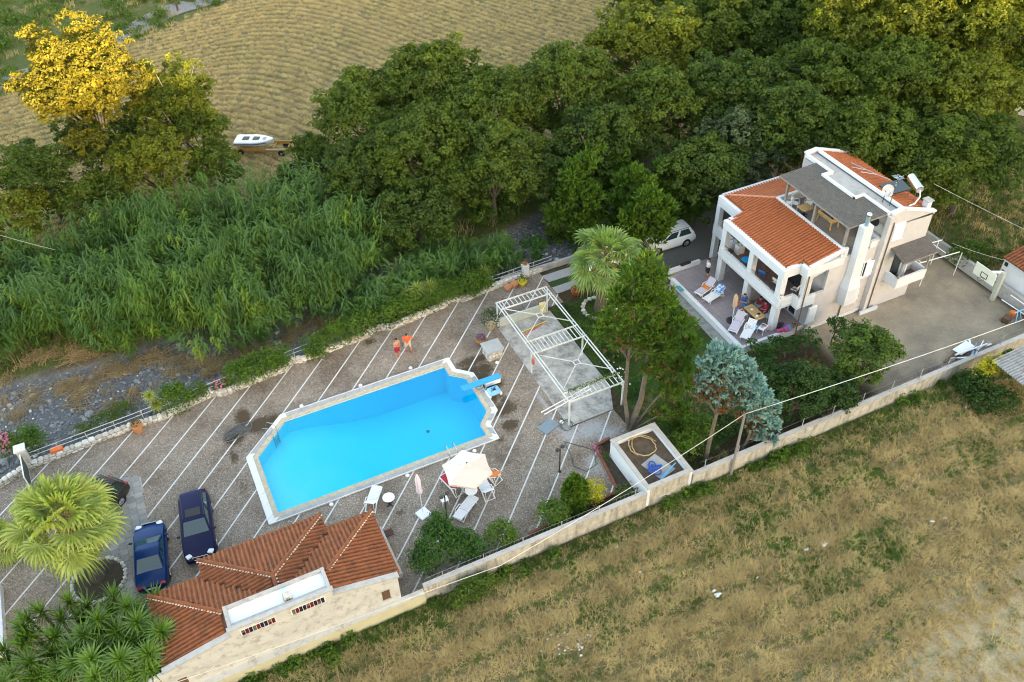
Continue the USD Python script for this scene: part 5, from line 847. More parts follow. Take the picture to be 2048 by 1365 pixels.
# --- conifers: sprays of fine upward plumes
def sprays(C, D, L, W, g=rng, n=5):
    """Plumes: fans of narrow pointed blades leaving each point C along D."""
    V, F = [], []; m = len(C); k0 = 0
    for i in range(n):
        d = unit(D + g.normal(0, .42, D.shape)); s = unit(np.cross(d, g.normal(size=D.shape))); l = L * g.uniform(.6, 1.15, (m, 1)); w = W * g.uniform(.7, 1.3, (m, 1))
        v = np.stack([C - d * l * .15, C + d * l * .45 + s * w, C + d * l, C + d * l * .45 - s * w], 1).reshape(-1, 3); k = np.arange(m)[:, None] * 4 + k0; k0 += 4 * m; V.append(v); F.append(np.vstack([k + [0, 1, 2], k + [0, 2, 3]]))
    return np.vstack(V), np.vstack(F)
def conifer(name, label, base, h, R, z0, lm, seed, per=1500, L=.42, W=.07, col=None, trunks=1, lean=(0, 0), brown=None, top=.9, group=None, ups=.9, spread=None):
    g = np.random.default_rng(seed); base = np.array([base[0], base[1], hz(base[0], base[1])]); t = thing(name, label, 'tree', base, group=group); C, D = [], []
    nl = int(26 + R * 10); tips = []
    for k in range(nl):
        f_ = g.random() ** .8; z = z0 + (h - z0) * f_; w = R * (1 - f_ ** 1.7 * top) * g.uniform(.35, 1.0); a = g.uniform(0, 6.283); c = base + [lean[0] * z + w * math.cos(a), lean[1] * z + w * math.sin(a), z]; r = R * g.uniform(.22, .36); tips.append(c)
        n = int(per / nl * 1.0); d = unit(g.normal(size=(n, 3))); d[:, 2] = np.where(g.random(n) < .7, np.abs(d[:, 2]), d[:, 2]); C.append(c + d * r * [1, 1, 1.35] * g.uniform(.75, 1.05, (n, 1))); D.append(unit(d + [0, 0, ups]))
    C, D = np.vstack(C), np.vstack(D); mb = MB()
    for q in range(trunks):
        a = q * 2.1 + seed; o = np.array([math.cos(a), math.sin(a), 0]) * .16 * (trunks > 1); mb.tube([base + o * .6 - [0, 0, .3], base + o * 2.2 + [lean[0] * h * .4, lean[1] * h * .4, h * .4], base + o * 3.4 + [lean[0] * h * .85, lean[1] * h * .85, h * .85]], [.20 / trunks ** .4, .14 / trunks ** .4, .03], 7)
    for i in g.choice(nl, min(nl, 22), replace=False): q = tips[i]; a0 = base + np.array([lean[0], lean[1], 1]) * (q[2] - base[2]) * .72; mb.tube([a0, (a0 + q) / 2 + [0, 0, .1], q], [.05, .035, .012], 4, cap=False)
    part(t, 'trunk', mb, M_bark)
    if brown is None: part(t, 'crown', sprays(C, D, L, W, g), lm)
    else:
        dist = np.linalg.norm((C - base)[:, :2] - np.array(lean) * (C[:, 2:3] - base[2]), axis=1); sel = (g.random(len(C)) < brown * (1.15 - dist / R) + brown * .8 * (C[:, 2] < z0 + (h - z0) * .35)); part(t, 'crown', sprays(C[~sel], D[~sel], L, W, g), lm); part(t, 'browned_twigs', sprays(C[sel], D[sel], L * .8, W * .7, g), L_conb, label='browned dry inner twigs')
    return t
def face(px, py, base, back=0.0):
    """Where the upright plane through a trunk is seen at pixel (px, py)."""
    h = np.array([CF[0], CF[1]]) / np.linalg.norm(CF[:2]); d = CF + CR * (px - 1024) / FPX - CU * (py - 682.5) / FPX; k = ((np.array(base[:2]) + h * back - EYE[:2]) @ h) / (d[:2] @ h); return EYE + d * k
def traced(name, label, base, lobes, lm, seed, per, L, W, stems, brown=.15, blow=None):
    g = np.random.default_rng(seed); base = np.array([base[0], base[1], 0.]); t = thing(name, label, 'tree', base); C, D, BR, tips = [], [], [], []
    for (px, py, r, *bb) in lobes:
        for sgn in (0, 1, 2):
            c = face(px + g.normal(0, r * 6), py + g.normal(0, r * 6), base, (sgn - 1) * r * .8 + g.normal(0, .15)); rr = r * (1.0, .8, .8)[sgn]; n = int(per * rr * rr); d = unit(g.normal(size=(n, 3))); d[:, 2] = np.where(g.random(n) < .65, abs(d[:, 2]), d[:, 2]); C.append(c + d * rr * g.uniform(.35, 1.15, (n, 1))); D.append(unit(d + [0, 0, .75])); BR.append(np.full(n, bb[0] if bb else brown)); tips.append(c)
    C, D, BR = np.vstack(C), np.vstack(D), np.concatenate(BR); mb = MB(); ends = []
    for st, r0 in stems:
        P = [face(*q, base) for q in st]; P[0] = np.array([*P[0][:2], -.2]); mb.tube(P, np.linspace(r0, r0 * .35, len(P)), 7); ends += P[1:]
    for q in tips: e = min(ends, key=lambda p: np.linalg.norm(p - q) + max(0, p[2] - q[2]) * 2); mb.tube([e, (e + q) / 2 + [0, 0, .12], q], [.05, .035, .012], 4, cap=False)
    part(t, 'trunk', mb, M_bark); sel = g.random(len(C)) < BR; part(t, 'crown', sprays(C[~sel], D[~sel], L, W, g), lm)
    if sel.any(): part(t, 'browned_twigs', sprays(C[sel], D[sel], L * .8, W * .7, g), L_conb, label='browned dry inner twigs')
traced('cypress_tree', 'tall feathery cypress with bare twin trunks beside the pergola', (22.5, -3.0), [(1290, 530, .55, .02), (1268, 560, .75, .03), (1310, 565, .75, .03), (1240, 600, .75, .03), (1285, 605, .9, .05), (1330, 610, .75, .03), (1225, 645, .7, .08), (1262, 655, .8, .16), (1308, 655, .9, .1), (1352, 650, .75, .05), (1235, 690, .6, .25), (1335, 695, .9, .1), (1380, 690, .6, .05), (1290, 700, .7, .35), (1365, 735, .65, .1), (1330, 745, .8, .3), (1300, 745, .5, .5), (1345, 790, .75, .35), (1380, 770, .4, .1), (1365, 825, .65, .08), (1325, 830, .6, .2), (1205, 665, .45, .05), (1345, 860, .55, .05)],
    L_conifer, 3, 125, .40, .055, [(((1258, 862), (1282, 800), (1297, 720), (1303, 620), (1295, 540)), .21), (((1258, 862), (1250, 800), (1256, 720), (1268, 640), (1265, 570)), .15), (((1262, 850), (1310, 800), (1340, 770)), .08), (((1262, 850), (1320, 830), (1350, 820)), .07)])
traced('blue_conifer', 'blue grey conifer with browned inner branches near the terrace corner', (25.1, -7.3), [(1440, 712, .55, .02), (1465, 725, .6, .05), (1415, 730, .5, .1), (1490, 735, .55, .05), (1440, 750, .6, .3), (1475, 760, .6, .15), (1405, 765, .45, .45), (1510, 765, .5, .05), (1430, 785, .5, .65), (1470, 795, .5, .5), (1500, 800, .5, .2), (1400, 795, .35, .8), (1450, 820, .35, .9), (1528, 790, .4, .03)],
    L_blue, 5, 250, .32, .07, [(((1408, 935), (1420, 880), (1433, 830), (1445, 760), (1450, 715)), .15)])
traced('blue_conifer', 'smaller blue grey conifer hanging over the boundary wall', (27.3, -7.4), [(1525, 800, .45, .05), (1545, 815, .4, .03), (1510, 830, .45, .5), (1538, 845, .4, .1), (1500, 855, .35, .85), (1550, 850, .3, .03), (1520, 875, .35, .3), (1545, 880, .3, .05), (1485, 835, .35, .9)],
    L_blue, 6, 260, .30, .065, [(((1478, 925), (1495, 880), (1510, 840), (1520, 805)), .11)])
for k, (b_, lobes, lb) in enumerate(((at(1165, 470), [(1150, 345, .9), (1170, 330, .7), (1140, 390, 1.0), (1175, 390, 1.0), (1120, 430, .9), (1160, 440, 1.1), (1110, 470, .6), (1190, 430, .9), (1150, 480, .7)], 'feathery yellow green conifer behind the tall palm'), (at(1265, 470), [(1268, 345, .6), (1250, 370, .8), (1285, 375, .8), (1240, 410, .9), (1280, 415, 1.0), (1230, 450, .9), (1270, 455, 1.0), (1310, 440, .8), (1295, 480, .7)], 'middle feathery conifer above the white car'), (at(1340, 450), [(1335, 345, .7), (1365, 355, .7), (1325, 385, .9), (1360, 390, 1.0), (1390, 380, .6), (1340, 425, 1.0), (1375, 425, .8), (1320, 450, .7), (1300, 470, .8), (1335, 455, .6)], 'feathery conifer nearest the house'), (at(1210, 420), [(1185, 300, .8), (1205, 320, .9), (1225, 340, 1.0), (1195, 350, .9), (1240, 310, .7), (1215, 385, 1.1)], 'taller feathery conifer behind the other three'), (at(1288, 518), [(1280, 468, .65), (1302, 440, .75), (1262, 440, .8), (1322, 418, .7), (1290, 408, .85), (1255, 470, .6), (1330, 448, .6), (1318, 472, .55)], 'feathery conifer half hiding the white car'))):
    traced('feathery_conifer', lb, b_[:2], lobes, L_conifer, 20 + k, 130, .5, .085, [(((lobes[-1][0], lobes[-1][1] + 20), (lobes[0][0], (lobes[0][1] + lobes[-1][1]) / 2), lobes[0][:2]), .16)], 0)
# --- clipped shrubs, hedges
def shrub(name, label, parts_, lm, cat='shrub', per=900, size=.13, group=None, seed=0, asp=.6):
    g = np.random.default_rng(seed + 300); c0 = np.array(parts_[0][0], float); t = thing(name, label, cat, (c0[0], c0[1], 0), group=group); lobes = []
    for c, r in parts_:
        r = np.broadcast_to(np.asarray(r, float), (3,)); lobes.append((c, r))
        for k in range(7): d = unit(g.normal(size=3)); d[2] = abs(d[2]) * .8; lobes.append((np.asarray(c) + d * r * .72, r * .38))
    mb = MB(); 
    for c, r in parts_: mb.tube([(c[0], c[1], -.1), (c[0], c[1], c[2])], [.06, .03], 5)
    part(t, 'stem', mb, M_bark); v, f = lobe_leaves(lobes, per, size, asp, .2, .6, .25, g, -.8); part(t, 'foliage', (v, f), lm); return t
SH_ = [((6.7, 12.95), 1.0, 1.0, 'round clipped bush beyond the wall left of the two men'), ((9.6, 13.6), 1.0, .85, None), ((-3.0, 12.2), 1.05, 1.1, 'round dark bush beside the small yucca on the wall'), ((19.1, 14.2), 1.1, 1.1, 'round bush near the far end of the stone wall'), ((-12.0, 12.7), 1.0, 1.0, 'round bush behind the gate post')]
for k, ((u, v), r, h, lb) in enumerate(SH_):
    if lb: shrub('round_bush', lb, [((u, v - .2, h * .9), (r, r, h))], L_hedge, group='clipped bushes along the stone wall', seed=k, per=900, size=.15)
def hedge(label, a, b, n, r, h, lm, seed, per=800, size=.15): a, b = np.array(a, float) - [0, .25], np.array(b, float) - [0, .25]; shrub('hedge', label, [((*(a + (b - a) * i / (n - 1)), h * .72), (r, r, h * .62)) for i in range(n)], lm, 'hedge', per, size, 'clipped hedges along the stone wall', seed)
hedge('long clipped hedge on the wall behind the pink flowers', (1.2, 12.5), (4.0, 12.9), 4, 1.0, 1.5, L_hedge, 20); hedge('clipped hedge left of the step in the wall near the two men', (8.4, 13.4), (10.6, 13.7), 3, 1.0, 1.5, L_hedge, 21); hedge('leafy hedge under the middle yucca', (12.3, 13.8), (16.6, 14.3), 5, 1.05, 1.6, L_hedge, 22)
hedge('low hedge between the pebbled terrace and the river reeds', (17.8, 14.3), (20.2, 14.4), 3, .9, 1.3, L_hedge, 23)
shrub('tall_weeds', 'feathery green weeds on the river side of the low wall', [((-8.8, 12.6, .3), (.9, .45, .5)), ((-7.4, 12.9, .35), (1.0, .5, .6)), ((-6.4, 13.2, .35), (.9, .5, .7))], L_shrub, 'weeds', 900, .14, seed=31, asp=.3)
shrub('oleander', 'pink flowering oleander at the left edge by the gate', [((-13.4, 12.9, .8), (.8, .8, .8))], L_hedge, 'oleander', 800, .15, seed=32); shrub('rose_bush', 'low bush with pink flowers at the left end of the hedge', [((-.2, 12.4, .45), (.6, .5, .45)), ((.5, 12.3, .4), (.5, .4, .4))], L_hedge, 'flowering bush', 800, .12, seed=33)
shrub('round_bush', 'leafy bush on the wall between the yucca and the pink flowers', [((-1.6, 12.2, .7), (.75, .6, .7))], L_hedge, seed=34)
M_pink = mat('pink_petals', (.55, .14, .24), .6, .25, 9, island=.3); M_wpet = mat('white_petals', (.70, .68, .66), .6, .1, 9); M_violet = mat('violet_petals', (.16, .07, .28), .6, .3, 9, island=.3)
def blossoms(name, label, c, r, n, m_, size=.11, seed=0): g = np.random.default_rng(seed); d = unit(g.normal(size=(n, 3))); d[:, 2] = abs(d[:, 2]); solo(name, cards(np.asarray(c) + d * r * g.uniform(.85, 1.1, (n, 1)), unit(d + [0, 0, .6]), size, .9, g), m_, label, 'flowers', kind='stuff')
blossoms('pink_flowers', 'pink flower heads on the oleander at the left edge', (-13.4, 12.9, .9), (.8, .8, .8), 90, M_pink, .17, 1); blossoms('pink_flowers', 'pink flowers at the left end of the long hedge', (0, 12.4, .5), (.75, .55, .5), 60, M_pink, .14, 2); blossoms('white_flowers', 'small white flowers on the wall corner by the pink ones', (-.9, 12.1, .45), (.3, .25, .25), 40, M_wpet, .1, 3); blossoms('pink_flowers', 'small pink flowers at the corner of the brick edged bed', (19.75, -3.6, .1), (.28, .5, .2), 60, M_pink, .09, 4); blossoms('white_flowers', 'white roses along the pergola side of the garden', (23.9, .9, .9), (.5, 1.5, .5), 40, M_wpet, .14, 5)
# --- shrubs and small trees along the field wall
shrub('citrus_tree', 'dark glossy citrus tree beside the tiled pool house', [((8.0, -6.6, 1.6), (1.15, 1.1, 1.2)), ((7.1, -6.9, 1.2), (.9, .9, 1.0)), ((9.2, -7.1, 1.2), (1.0, .9, 1.0)), ((8.5, -5.7, 1.9), (.7, .7, .9)), ((9.9, -7.5, .9), (.7, .6, .8))], L_citrus, 'tree', 900, .17, seed=41, asp=.45)
shrub('round_bush', 'large round dark bush by the wall right of the citrus tree', [((11.55, -7.35, .95), (.95, .85, .95))], L_hedge, group='round bushes along the field wall', seed=42, per=1100); shrub('round_bush', 'round bright green bush left of the golden one by the wall', [((14.75, -7.35, .95), (.95, .85, .95))], L_hedge, group='round bushes along the field wall', seed=43, per=1100)
conifer('thuja', 'upright feathery green shrub between the round and the golden bush', (16.4, -6.9), 2.6, .85, .2, L_conifer, 44, 900, .3, .06, top=.75); shrub('golden_bush', 'golden yellow leaved bush by the wall', [((17.6, -6.9, .9), (.75, .7, .8))], L_gold, seed=45, per=900)
shrub('bed_shrub', 'sparse leafy shrub at the corner of the tank wall', [((19.6, -7.6, .5), (.8, .6, .5))], L_shrub, per=350, size=.14, seed=46); shrub('bed_shrub', 'low green plants in the brick edged bed', [((20.0, -4.4, .2), (.3, .5, .25))], L_shrub, per=500, size=.1, seed=47)
shrub('field_bush', 'leafy green bush growing outside the wall below the citrus tree', [((8.7, -9.5, .55), (1.0, .6, .8)), ((9.6, -9.4, .4), (.8, .6, .6)), ((7.8, -9.6, .3), (.6, .5, .5))], L_shrub, per=600, size=.17, seed=48, asp=.45)
# --- yard trees
for k, (b_, z, R, lb, lm) in enumerate([((38.2, -6.2), 2.1, 2.2, 'leafy light green tree beside the bare yard', 2), ((32.4, -6.7), 2.0, 2.1, 'dense dark tree by the wall right of the blue conifers', 1), ((35.3, -7.3), 1.2, 1.3, 'dark bush by the wall between two leafy trees', 1)]): tree('yard_tree', lb, 'tree', b_, .4, z + R * .9, R, 48, 26, .20, (L_shrub, L_dark, L_hedge)[0 if lm == 2 else 1], M_bark, 'leafy trees in the yard', 70 + k)
for k, (b_, h, R, lb) in enumerate([((36.6, -2.9), 2.6, .95, 'small dark citrus tree before the house corner'), ((39.4, -2.4), 2.1, .85, 'small dark citrus tree standing alone by the house wall'), ((34.0, -1.7), 1.5, 1.2, 'spreading dark shrub at the terrace corner'), ((33.0, -3.0), 1.3, 1.2, 'low dark shrub behind the blue conifer'), ((35.6, -2.0), 1.4, .9, 'dark bushy shrub under the terrace edge')]): tree('young_tree', lb, 'tree', b_, h * .38, h, R, 18, 420, .20, L_citrus, M_bark, 'small dark trees by the house', 90 + k, r0=.06)
for k, (b_, r, h) in enumerate([((24.4, 8.6), .6, .9), ((24.2, 6.4), .7, .8), ((24.3, 4.6), .8, 1.3), ((24.1, 2.0), .6, .8), ((24.4, -.4), .7, 1.0), ((25.6, 7.0), .6, .5), ((25.4, 3.2), .8, 1.0)]): shrub('garden_shrub', ('low dark shrub by the red pot at the pergola corner', 'flowering shrub by the pergola first bay', 'bright green shrub climbing the middle of the pergola', 'low shrub under the cypress side of the pergola', 'leafy shrub at the near pergola end', 'low plants at the foot of the tall palm', 'dark shrub between the palm and the cypress')[k], [((*b_, h * .5), (r, r, h * .6))], (L_dark, L_shrub, L_shrub, L_dark, L_citrus, L_shrub, L_dark)[k], per=650, size=.14, seed=110 + k)
for k, (b_, r, h) in enumerate([((26.2, -5.6), .9, 1.6), ((27.6, -5.9), 1.0, 1.5), ((24.6, -6.4), 1.1, 1.7), ((29.4, -6.9), 1.2, 1.5)]): shrub('garden_shrub', ('dark shrub in the shade behind the tank', 'dark green shrub under the blue conifers', 'bushy green shrub beside the tank wall', 'olive shrub by the wall under the blue conifers')[k], [((*b_, h * .5), (r, r, h * .6))], L_dark if k % 2 else L_hedge, per=500, size=.17, seed=120 + k)
p = at(1066, 495, 1.4); tree('young_tree', 'young bright green tree by the river wall beside the white pillar', 'tree', p[:2], .8, 3.0, 1.2, 20, 380, .24, L_citrus, M_bark, 'small dark trees by the house', 99, r0=.06)
solo('ivy_strand', cards(np.c_[np.linspace(19.6, 23.2, 420), -.15 + rng.normal(0, .08, 420), 2.2 + rng.normal(0, .05, 420)], unit(rng.normal(size=(420, 3)) + [0, 0, 1]), .11), L_shrub, 'green climbing plant along the near pergola beam', 'climbing plant', kind='stuff')
p = at(1935, 505, 1.0); shrub('fig_bush', 'bright green bush by the clothes line posts', [((p[0], p[1], 1.0), (1.6, .9, 1.0))], L_shrub, per=400, size=.24, seed=130); p = at(2030, 705, 1.0); shrub('fig_bush', 'yellow green bush over the corrugated roof at the right edge', [((45.6, -9.9, 1.3), (1.3, .6, .8))], L_gold, per=300, size=.22, seed=131); shrub('field_bush', 'dark shrubs against the outside of the wall by the corrugated roof', [((44.2, -10.2, .6), (1.2, 1.0, .9)), ((43.6, -11.4, .5), (1.0, 1.1, .7)), ((44.8, -12.0, .5), (1.2, 1.1, .7))], L_dark, per=420, size=.2, seed=132)
# --- fan palms
def fan_leaf(mb_g, mb_p, o, az, el, pet, rad, g, droop, nseg=20):
    """A petiole and a round fan of pointed, drooping segments."""
    d = np.array([math.cos(az) * math.cos(el), math.sin(az) * math.cos(el), math.sin(el)]); sd = np.array([-math.sin(az), math.cos(az), 0]); ro = g.normal(0, .30 + .5 * max(0, el)); sd = sd * math.cos(ro) + np.cross(d, sd) * math.sin(ro); up = np.cross(d, sd) * -1; up = np.cross(sd, d) * -1 if np.cross(sd, d)[2] > 0 else np.cross(sd, d); up = np.cross(d, sd); up = up * np.sign(up[2] if abs(up[2]) > 1e-6 else 1)
    tip = o + d * pet - np.array([0, 0, .12 * pet]); mb_p.tube([o, o + d * pet * .5, tip], [.035, .025, .018], 4, cap=False)
    hub, mid_, n_s = tip, [], nseg + 1
    for k in range(n_s):
        a = (k / nseg - .5) * 4.3; e = d * math.cos(a) + sd * math.sin(a); l = rad * (.70 + .30 * math.cos(a * .5)); q = hub + e * l * .52 + up * (.035 * rad * (1 if k % 2 else -1) + .10 * l * math.cos(a * .4)) - np.array([0, 0, droop * l * .10]); mid_.append((q, e, l))
    mb_g.raw([hub] + [q for q, _, _ in mid_], [[0, k + 1, k + 2] for k in range(nseg)])
    for k in range(nseg):
        (q0, e0, l0), (q1, e1, l1) = mid_[k], mid_[k + 1]; e = unit(e0 + e1); l = (l0 + l1) / 2 * g.uniform(.86, 1.12); c = (q0 + q1) / 2; s = (q1 - q0) * .5; p2 = c + e * l * .26 - np.array([0, 0, droop * l * .20]) + g.normal(0, .02, 3); p3 = c + e * l * .42 - np.array([0, 0, droop * l * (.62 + .2 * g.random())]) + g.normal(0, .03, 3)
        mb_g.raw([c - s * .92, c + s * .92, p2 + s * .5, p2 - s * .5, p3], [[0, 1, 2], [0, 2, 3], [3, 2, 4]])
L_palm = leaf('palm_leaf', [(.055, .085, .018), (.115, .16, .04), (.19, .235, .075), (.29, .32, .13)], .3, .4, 1.2, .4); L_palm2 = leaf('yellowish_palm_leaf', [(.075, .095, .018), (.16, .19, .04), (.28, .29, .08), (.42, .38, .15)], .3, .4, 1.2, .4); L_deadp = leaf('dry_palm_leaf', [(.15, .10, .045), (.27, .19, .08), (.38, .28, .13)], .2, .8, 1.5)  # the second palm leaf is a yellower green
M_pet = mat('yellow_petiole', (.30, .24, .06), .6, .2, 4); M_ptr = mat('palm_trunk', (.10, .078, .058), .95, .3, 9, .8, 14)
def fan_palm(label, base, top, n, rad, pet, lg, seed, ndead, r0):
    g = np.random.default_rng(seed); t = thing('fan_palm', label, 'palm', base); base, top = np.array(base, float), np.array(top, float)
    part(t, 'trunk', MB().tube([base - [0, 0, .2], base + (top - base) * .08, base + (top - base) * .5, top], [r0 * 1.35, r0 * 1.15, r0 * .8, r0 * .7], 12), M_ptr, True)
    for k in range(n + ndead):
        az = k * 2.39996 + g.normal(0, .2); f_ = k / n; dead = k >= n; el = 1.18 - 1.95 * min(f_, 1) ** .85 + g.normal(0, .14) if not dead else -1.05 - .3 * g.random()
        mg, mp = MB(), MB(); fan_leaf(mg, mp, top + [0, 0, .15 - .4 * min(f_, 1) - (.3 * g.random() + .1 if dead else 0)], az, el, pet * g.uniform(.8, 1.1) * (.55 if dead else .45 + .55 * min(1, f_ * 2.2)), rad * g.uniform(.88, 1.08) * (.8 if dead else 1), g, .12 + .62 * min(f_, 1), 24)
        fr = part(t, 'dry_frond' if dead else 'frond', mg, L_deadp if dead else lg); part(fr, 'petiole', mp, M_pet)
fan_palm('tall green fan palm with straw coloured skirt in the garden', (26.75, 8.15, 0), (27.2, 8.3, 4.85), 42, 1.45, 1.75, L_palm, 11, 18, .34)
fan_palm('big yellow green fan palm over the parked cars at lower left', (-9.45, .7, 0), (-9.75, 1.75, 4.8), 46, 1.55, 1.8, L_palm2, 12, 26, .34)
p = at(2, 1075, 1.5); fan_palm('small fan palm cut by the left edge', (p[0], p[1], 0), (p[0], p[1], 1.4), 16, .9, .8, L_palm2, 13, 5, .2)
# --- yuccas
L_yuc = leaf('yucca_blade', [(.022, .042, .006), (.055, .098, .011), (.095, .155, .018), (.15, .205, .036)], .2, .4, 1.5, .5); L_yuc2 = leaf('yellow_yucca_blade', [(.06, .075, .012), (.13, .15, .025), (.20, .22, .045), (.28, .29, .09)], .2, .4, 1.5, .5)
def rosette(mb, c, R, n, g, ax=(0, 0, 1), w=.045, droop=.3, lo=-.5):
    c = np.asarray(c, float); ax = unit(np.asarray(ax, float)); a0 = unit(np.cross(ax, [.3, .9, .1])); b0 = np.cross(ax, a0)
    for k in range(n):
        az = k * 2.39996; el = math.asin(np.clip(lo + (1 - lo) * (k + .5) / n, -1, .98)); e = (a0 * math.cos(az) + b0 * math.sin(az)) * math.cos(el) + ax * math.sin(el); s = unit(np.cross(e, ax)); l = R * g.uniform(.85, 1.1); P = [c, c + e * l * .5, c + e * l - np.array([0, 0, droop * l * math.cos(el) * .5])]; v = []
        for p_, w_ in zip(P, (w * .8, w, .004)): v += [p_ - s * w_, p_ + s * w_]
        mb.raw(v, [[0, 1, 3, 2], [2, 3, 5, 4]])
t = thing('yucca_tree', 'large many headed yucca with bright green sword leaves at lower left', 'yucca', (-9.8, -5.6, 0)); g_ = np.random.default_rng(77); st_ = MB(); base = np.array([-9.9, -6.0, 0.])
for (px, py) in ((255, 1215), (195, 1240), (120, 1240), (235, 1265), (310, 1235), (160, 1270), (75, 1275), (285, 1275), (205, 1300), (105, 1310), (250, 1320), (325, 1265), (55, 1325), (150, 1330), (30, 1350), (85, 1355), (190, 1355), (290, 1310), (60, 1240), (140, 1205), (225, 1195), (340, 1290), (15, 1300), (235, 1375), (130, 1380), (20, 1325), (50, 1275), (280, 1225), (150, 1300), (240, 1290), (70, 1355), (215, 1385), (300, 1260), (270, 1245), (175, 1215), (310, 1200), (270, 1290), (45, 1290), (215, 1225), (120, 1345), (230, 1350), (265, 1350), (5, 1370), (60, 1385), (180, 1320), (300, 1340), (88, 1225), (165, 1240), (105, 1275), (205, 1265), (40, 1255)):
    z = g_.uniform(2.0, 3.1); q = at(px + g_.normal(0, 4), py, z); mb = MB(); rosette(mb, q, 1.02, 64, g_, unit(np.array([*(q - base)[:2] * .25, 1.0]))); part(t, 'leaf_rosette', mb, L_yuc); st_.tube([base + (q - base) * [.15, .15, 0], base + (q - base) * [.6, .6, .55], q], [.11, .08, .07], 6)
    if g_.random() < .35: mb = MB(); rosette(mb, q - [0, 0, .25], .6, 18, g_, (0, 0, -1), .03, .5, .1); part(t, 'dry_leaves', mb, L_deadp)
part(t, 'stem', st_, M_bark)
for lb, heads in (('small two headed yucca standing on the stone wall', [((-4.4, 12.1, 1.75), .55), ((-4.2, 11.95, 1.0), .6)]), ('yellow green yucca in the middle of the wall hedge', [((14.9, 14.2, 1.9), .85), ((15.9, 14.2, 1.75), .75), ((14.3, 14.5, 1.5), .7)]), ('green yucca near the far end of the stone wall', [((20.4, 14.6, 1.2), .8)])):
    t = thing('yucca', lb, 'yucca', (heads[0][0][0], heads[0][0][1], 0)); mb2 = MB()
    for c, R in heads: mb = MB(); rosette(mb, c, R, 70, g_, (0, 0, 1), .03, .5, -.75); part(t, 'leaf_rosette', mb, L_yuc2); mb2.tube([(c[0], c[1], -.1), c], [.1, .07], 6)
    part(t, 'stem', mb2, M_bark)
# ================================================================ reeds, grass and weeds: nobody could count them
def scatter(name, label, cat, protos, pos, idx, rz, sc, kind='stuff'):
    p = numbered('/World', name); pi = UsdGeom.PointInstancer.Define(stage, p); tag(pi.GetPrim(), label, cat, None, kind); UsdGeom.Scope.Define(stage, p + '/kinds')
    for k, (mb, m) in enumerate(protos):
        q = f'{p}/kinds/clump_{k:03d}' if k else f'{p}/kinds/clump'; v, f = mb.get() if isinstance(mb, MB) else mb; usdkit.mesh(stage, q, (v, f), m); pi.CreatePrototypesRel().AddTarget(q)
    n = len(pos); pi.CreateProtoIndicesAttr(Vt.IntArray.FromNumpy(np.asarray(idx, np.int32))); pi.CreatePositionsAttr(Vt.Vec3fArray.FromNumpy(np.asarray(pos, np.float32)))
    q = np.zeros((n, 4), np.float16); q[:, 3] = np.cos(rz / 2); q[:, 2] = np.sin(rz / 2); pi.CreateOrientationsAttr(Vt.QuathArray.FromNumpy(q)); s = np.asarray(sc, np.float32); s = np.repeat(s[:, None], 3, 1) if s.ndim == 1 else s; pi.CreateScalesAttr(Vt.Vec3fArray.FromNumpy(s))
def blades(n, h, w, spread, bend, g, seg=2):
    mb = MB()
    for k in range(n):
        a = g.uniform(0, 6.283); o = np.array([g.normal(0, spread), g.normal(0, spread), 0]); l = h * g.uniform(.55, 1.2); d = np.array([math.cos(a), math.sin(a), 0]); s = np.array([-d[1], d[0], 0]); b = bend * g.uniform(.3, 1.3); v = []
        for i in range(seg + 1): t_ = i / seg; p_ = o + d * l * b * t_ ** 1.6 + [0, 0, l * math.sqrt(max(.02, 1 - min(.95, b * t_) ** 2)) * t_]; w_ = w * (1 - t_ * .92); v += [p_ - s * w_, p_ + s * w_]
        mb.raw(v, [[2 * i, 2 * i + 1, 2 * i + 3, 2 * i + 2] for i in range(seg)])
    return mb
g5 = np.random.default_rng(55)
# giant reed: canes with arching leaves in two ranks
L_reed = [leaf('reed_leaf_%d' % k, c, .3, .5, .4) for k, c in enumerate(([(.014, .034, .005), (.050, .092, .014), (.115, .170, .030), (.21, .26, .07)], [(.013, .032, .007), (.046, .086, .020), (.10, .158, .040), (.19, .245, .085)], [(.035, .06, .008), (.085, .125, .014), (.15, .20, .026), (.21, .26, .05)]))]
L_straw = leaf('dry_reed', [(.12, .085, .04), (.24, .175, .085), (.36, .28, .15)], .15, .8, 1.0)
def reed_clump(n, h, g, lean=.2, nleaf=13, ll=.85):
    mb = MB()
    for k in range(n):
        o = np.array([g.normal(0, .38), g.normal(0, .38), 0]); a = g.uniform(0, 6.283); ln = lean * g.uniform(.3, 1.4); H_ = h * g.uniform(.72, 1.08); d = np.array([math.cos(a), math.sin(a), 0]); cane = lambda t_: o + d * ln * H_ * t_ ** 2 + [0, 0, H_ * t_]
        mb.tube([cane(0), cane(.5), cane(.95)], [.016, .013, .006], 3, cap=False); a2 = g.uniform(0, 3.14)
        for i in range(nleaf):
            t_ = .32 + .68 * (i + .5) / nleaf; p0 = cane(t_); az = a2 + (i % 2) * 3.14 + g.normal(0, .35); e = np.array([math.cos(az), math.sin(az), 0]); s = np.array([-e[1], e[0], 0]); l = ll * g.uniform(.75, 1.2) * (1.15 - .35 * t_); up = .75 - .1 * t_
            P_ = [p0, p0 + e * l * .38 + [0, 0, l * .34 * up], p0 + e * l * .78 + [0, 0, l * .22 * up], p0 + e * l + [0, 0, -l * .16]]; v = []
            for q, w_ in zip(P_, (.028, .050, .034, .004)): v += [q - s * w_, q + s * w_]
            mb.raw(v, [[0, 1, 3, 2], [2, 3, 5, 4], [4, 5, 7, 6]])
    return mb
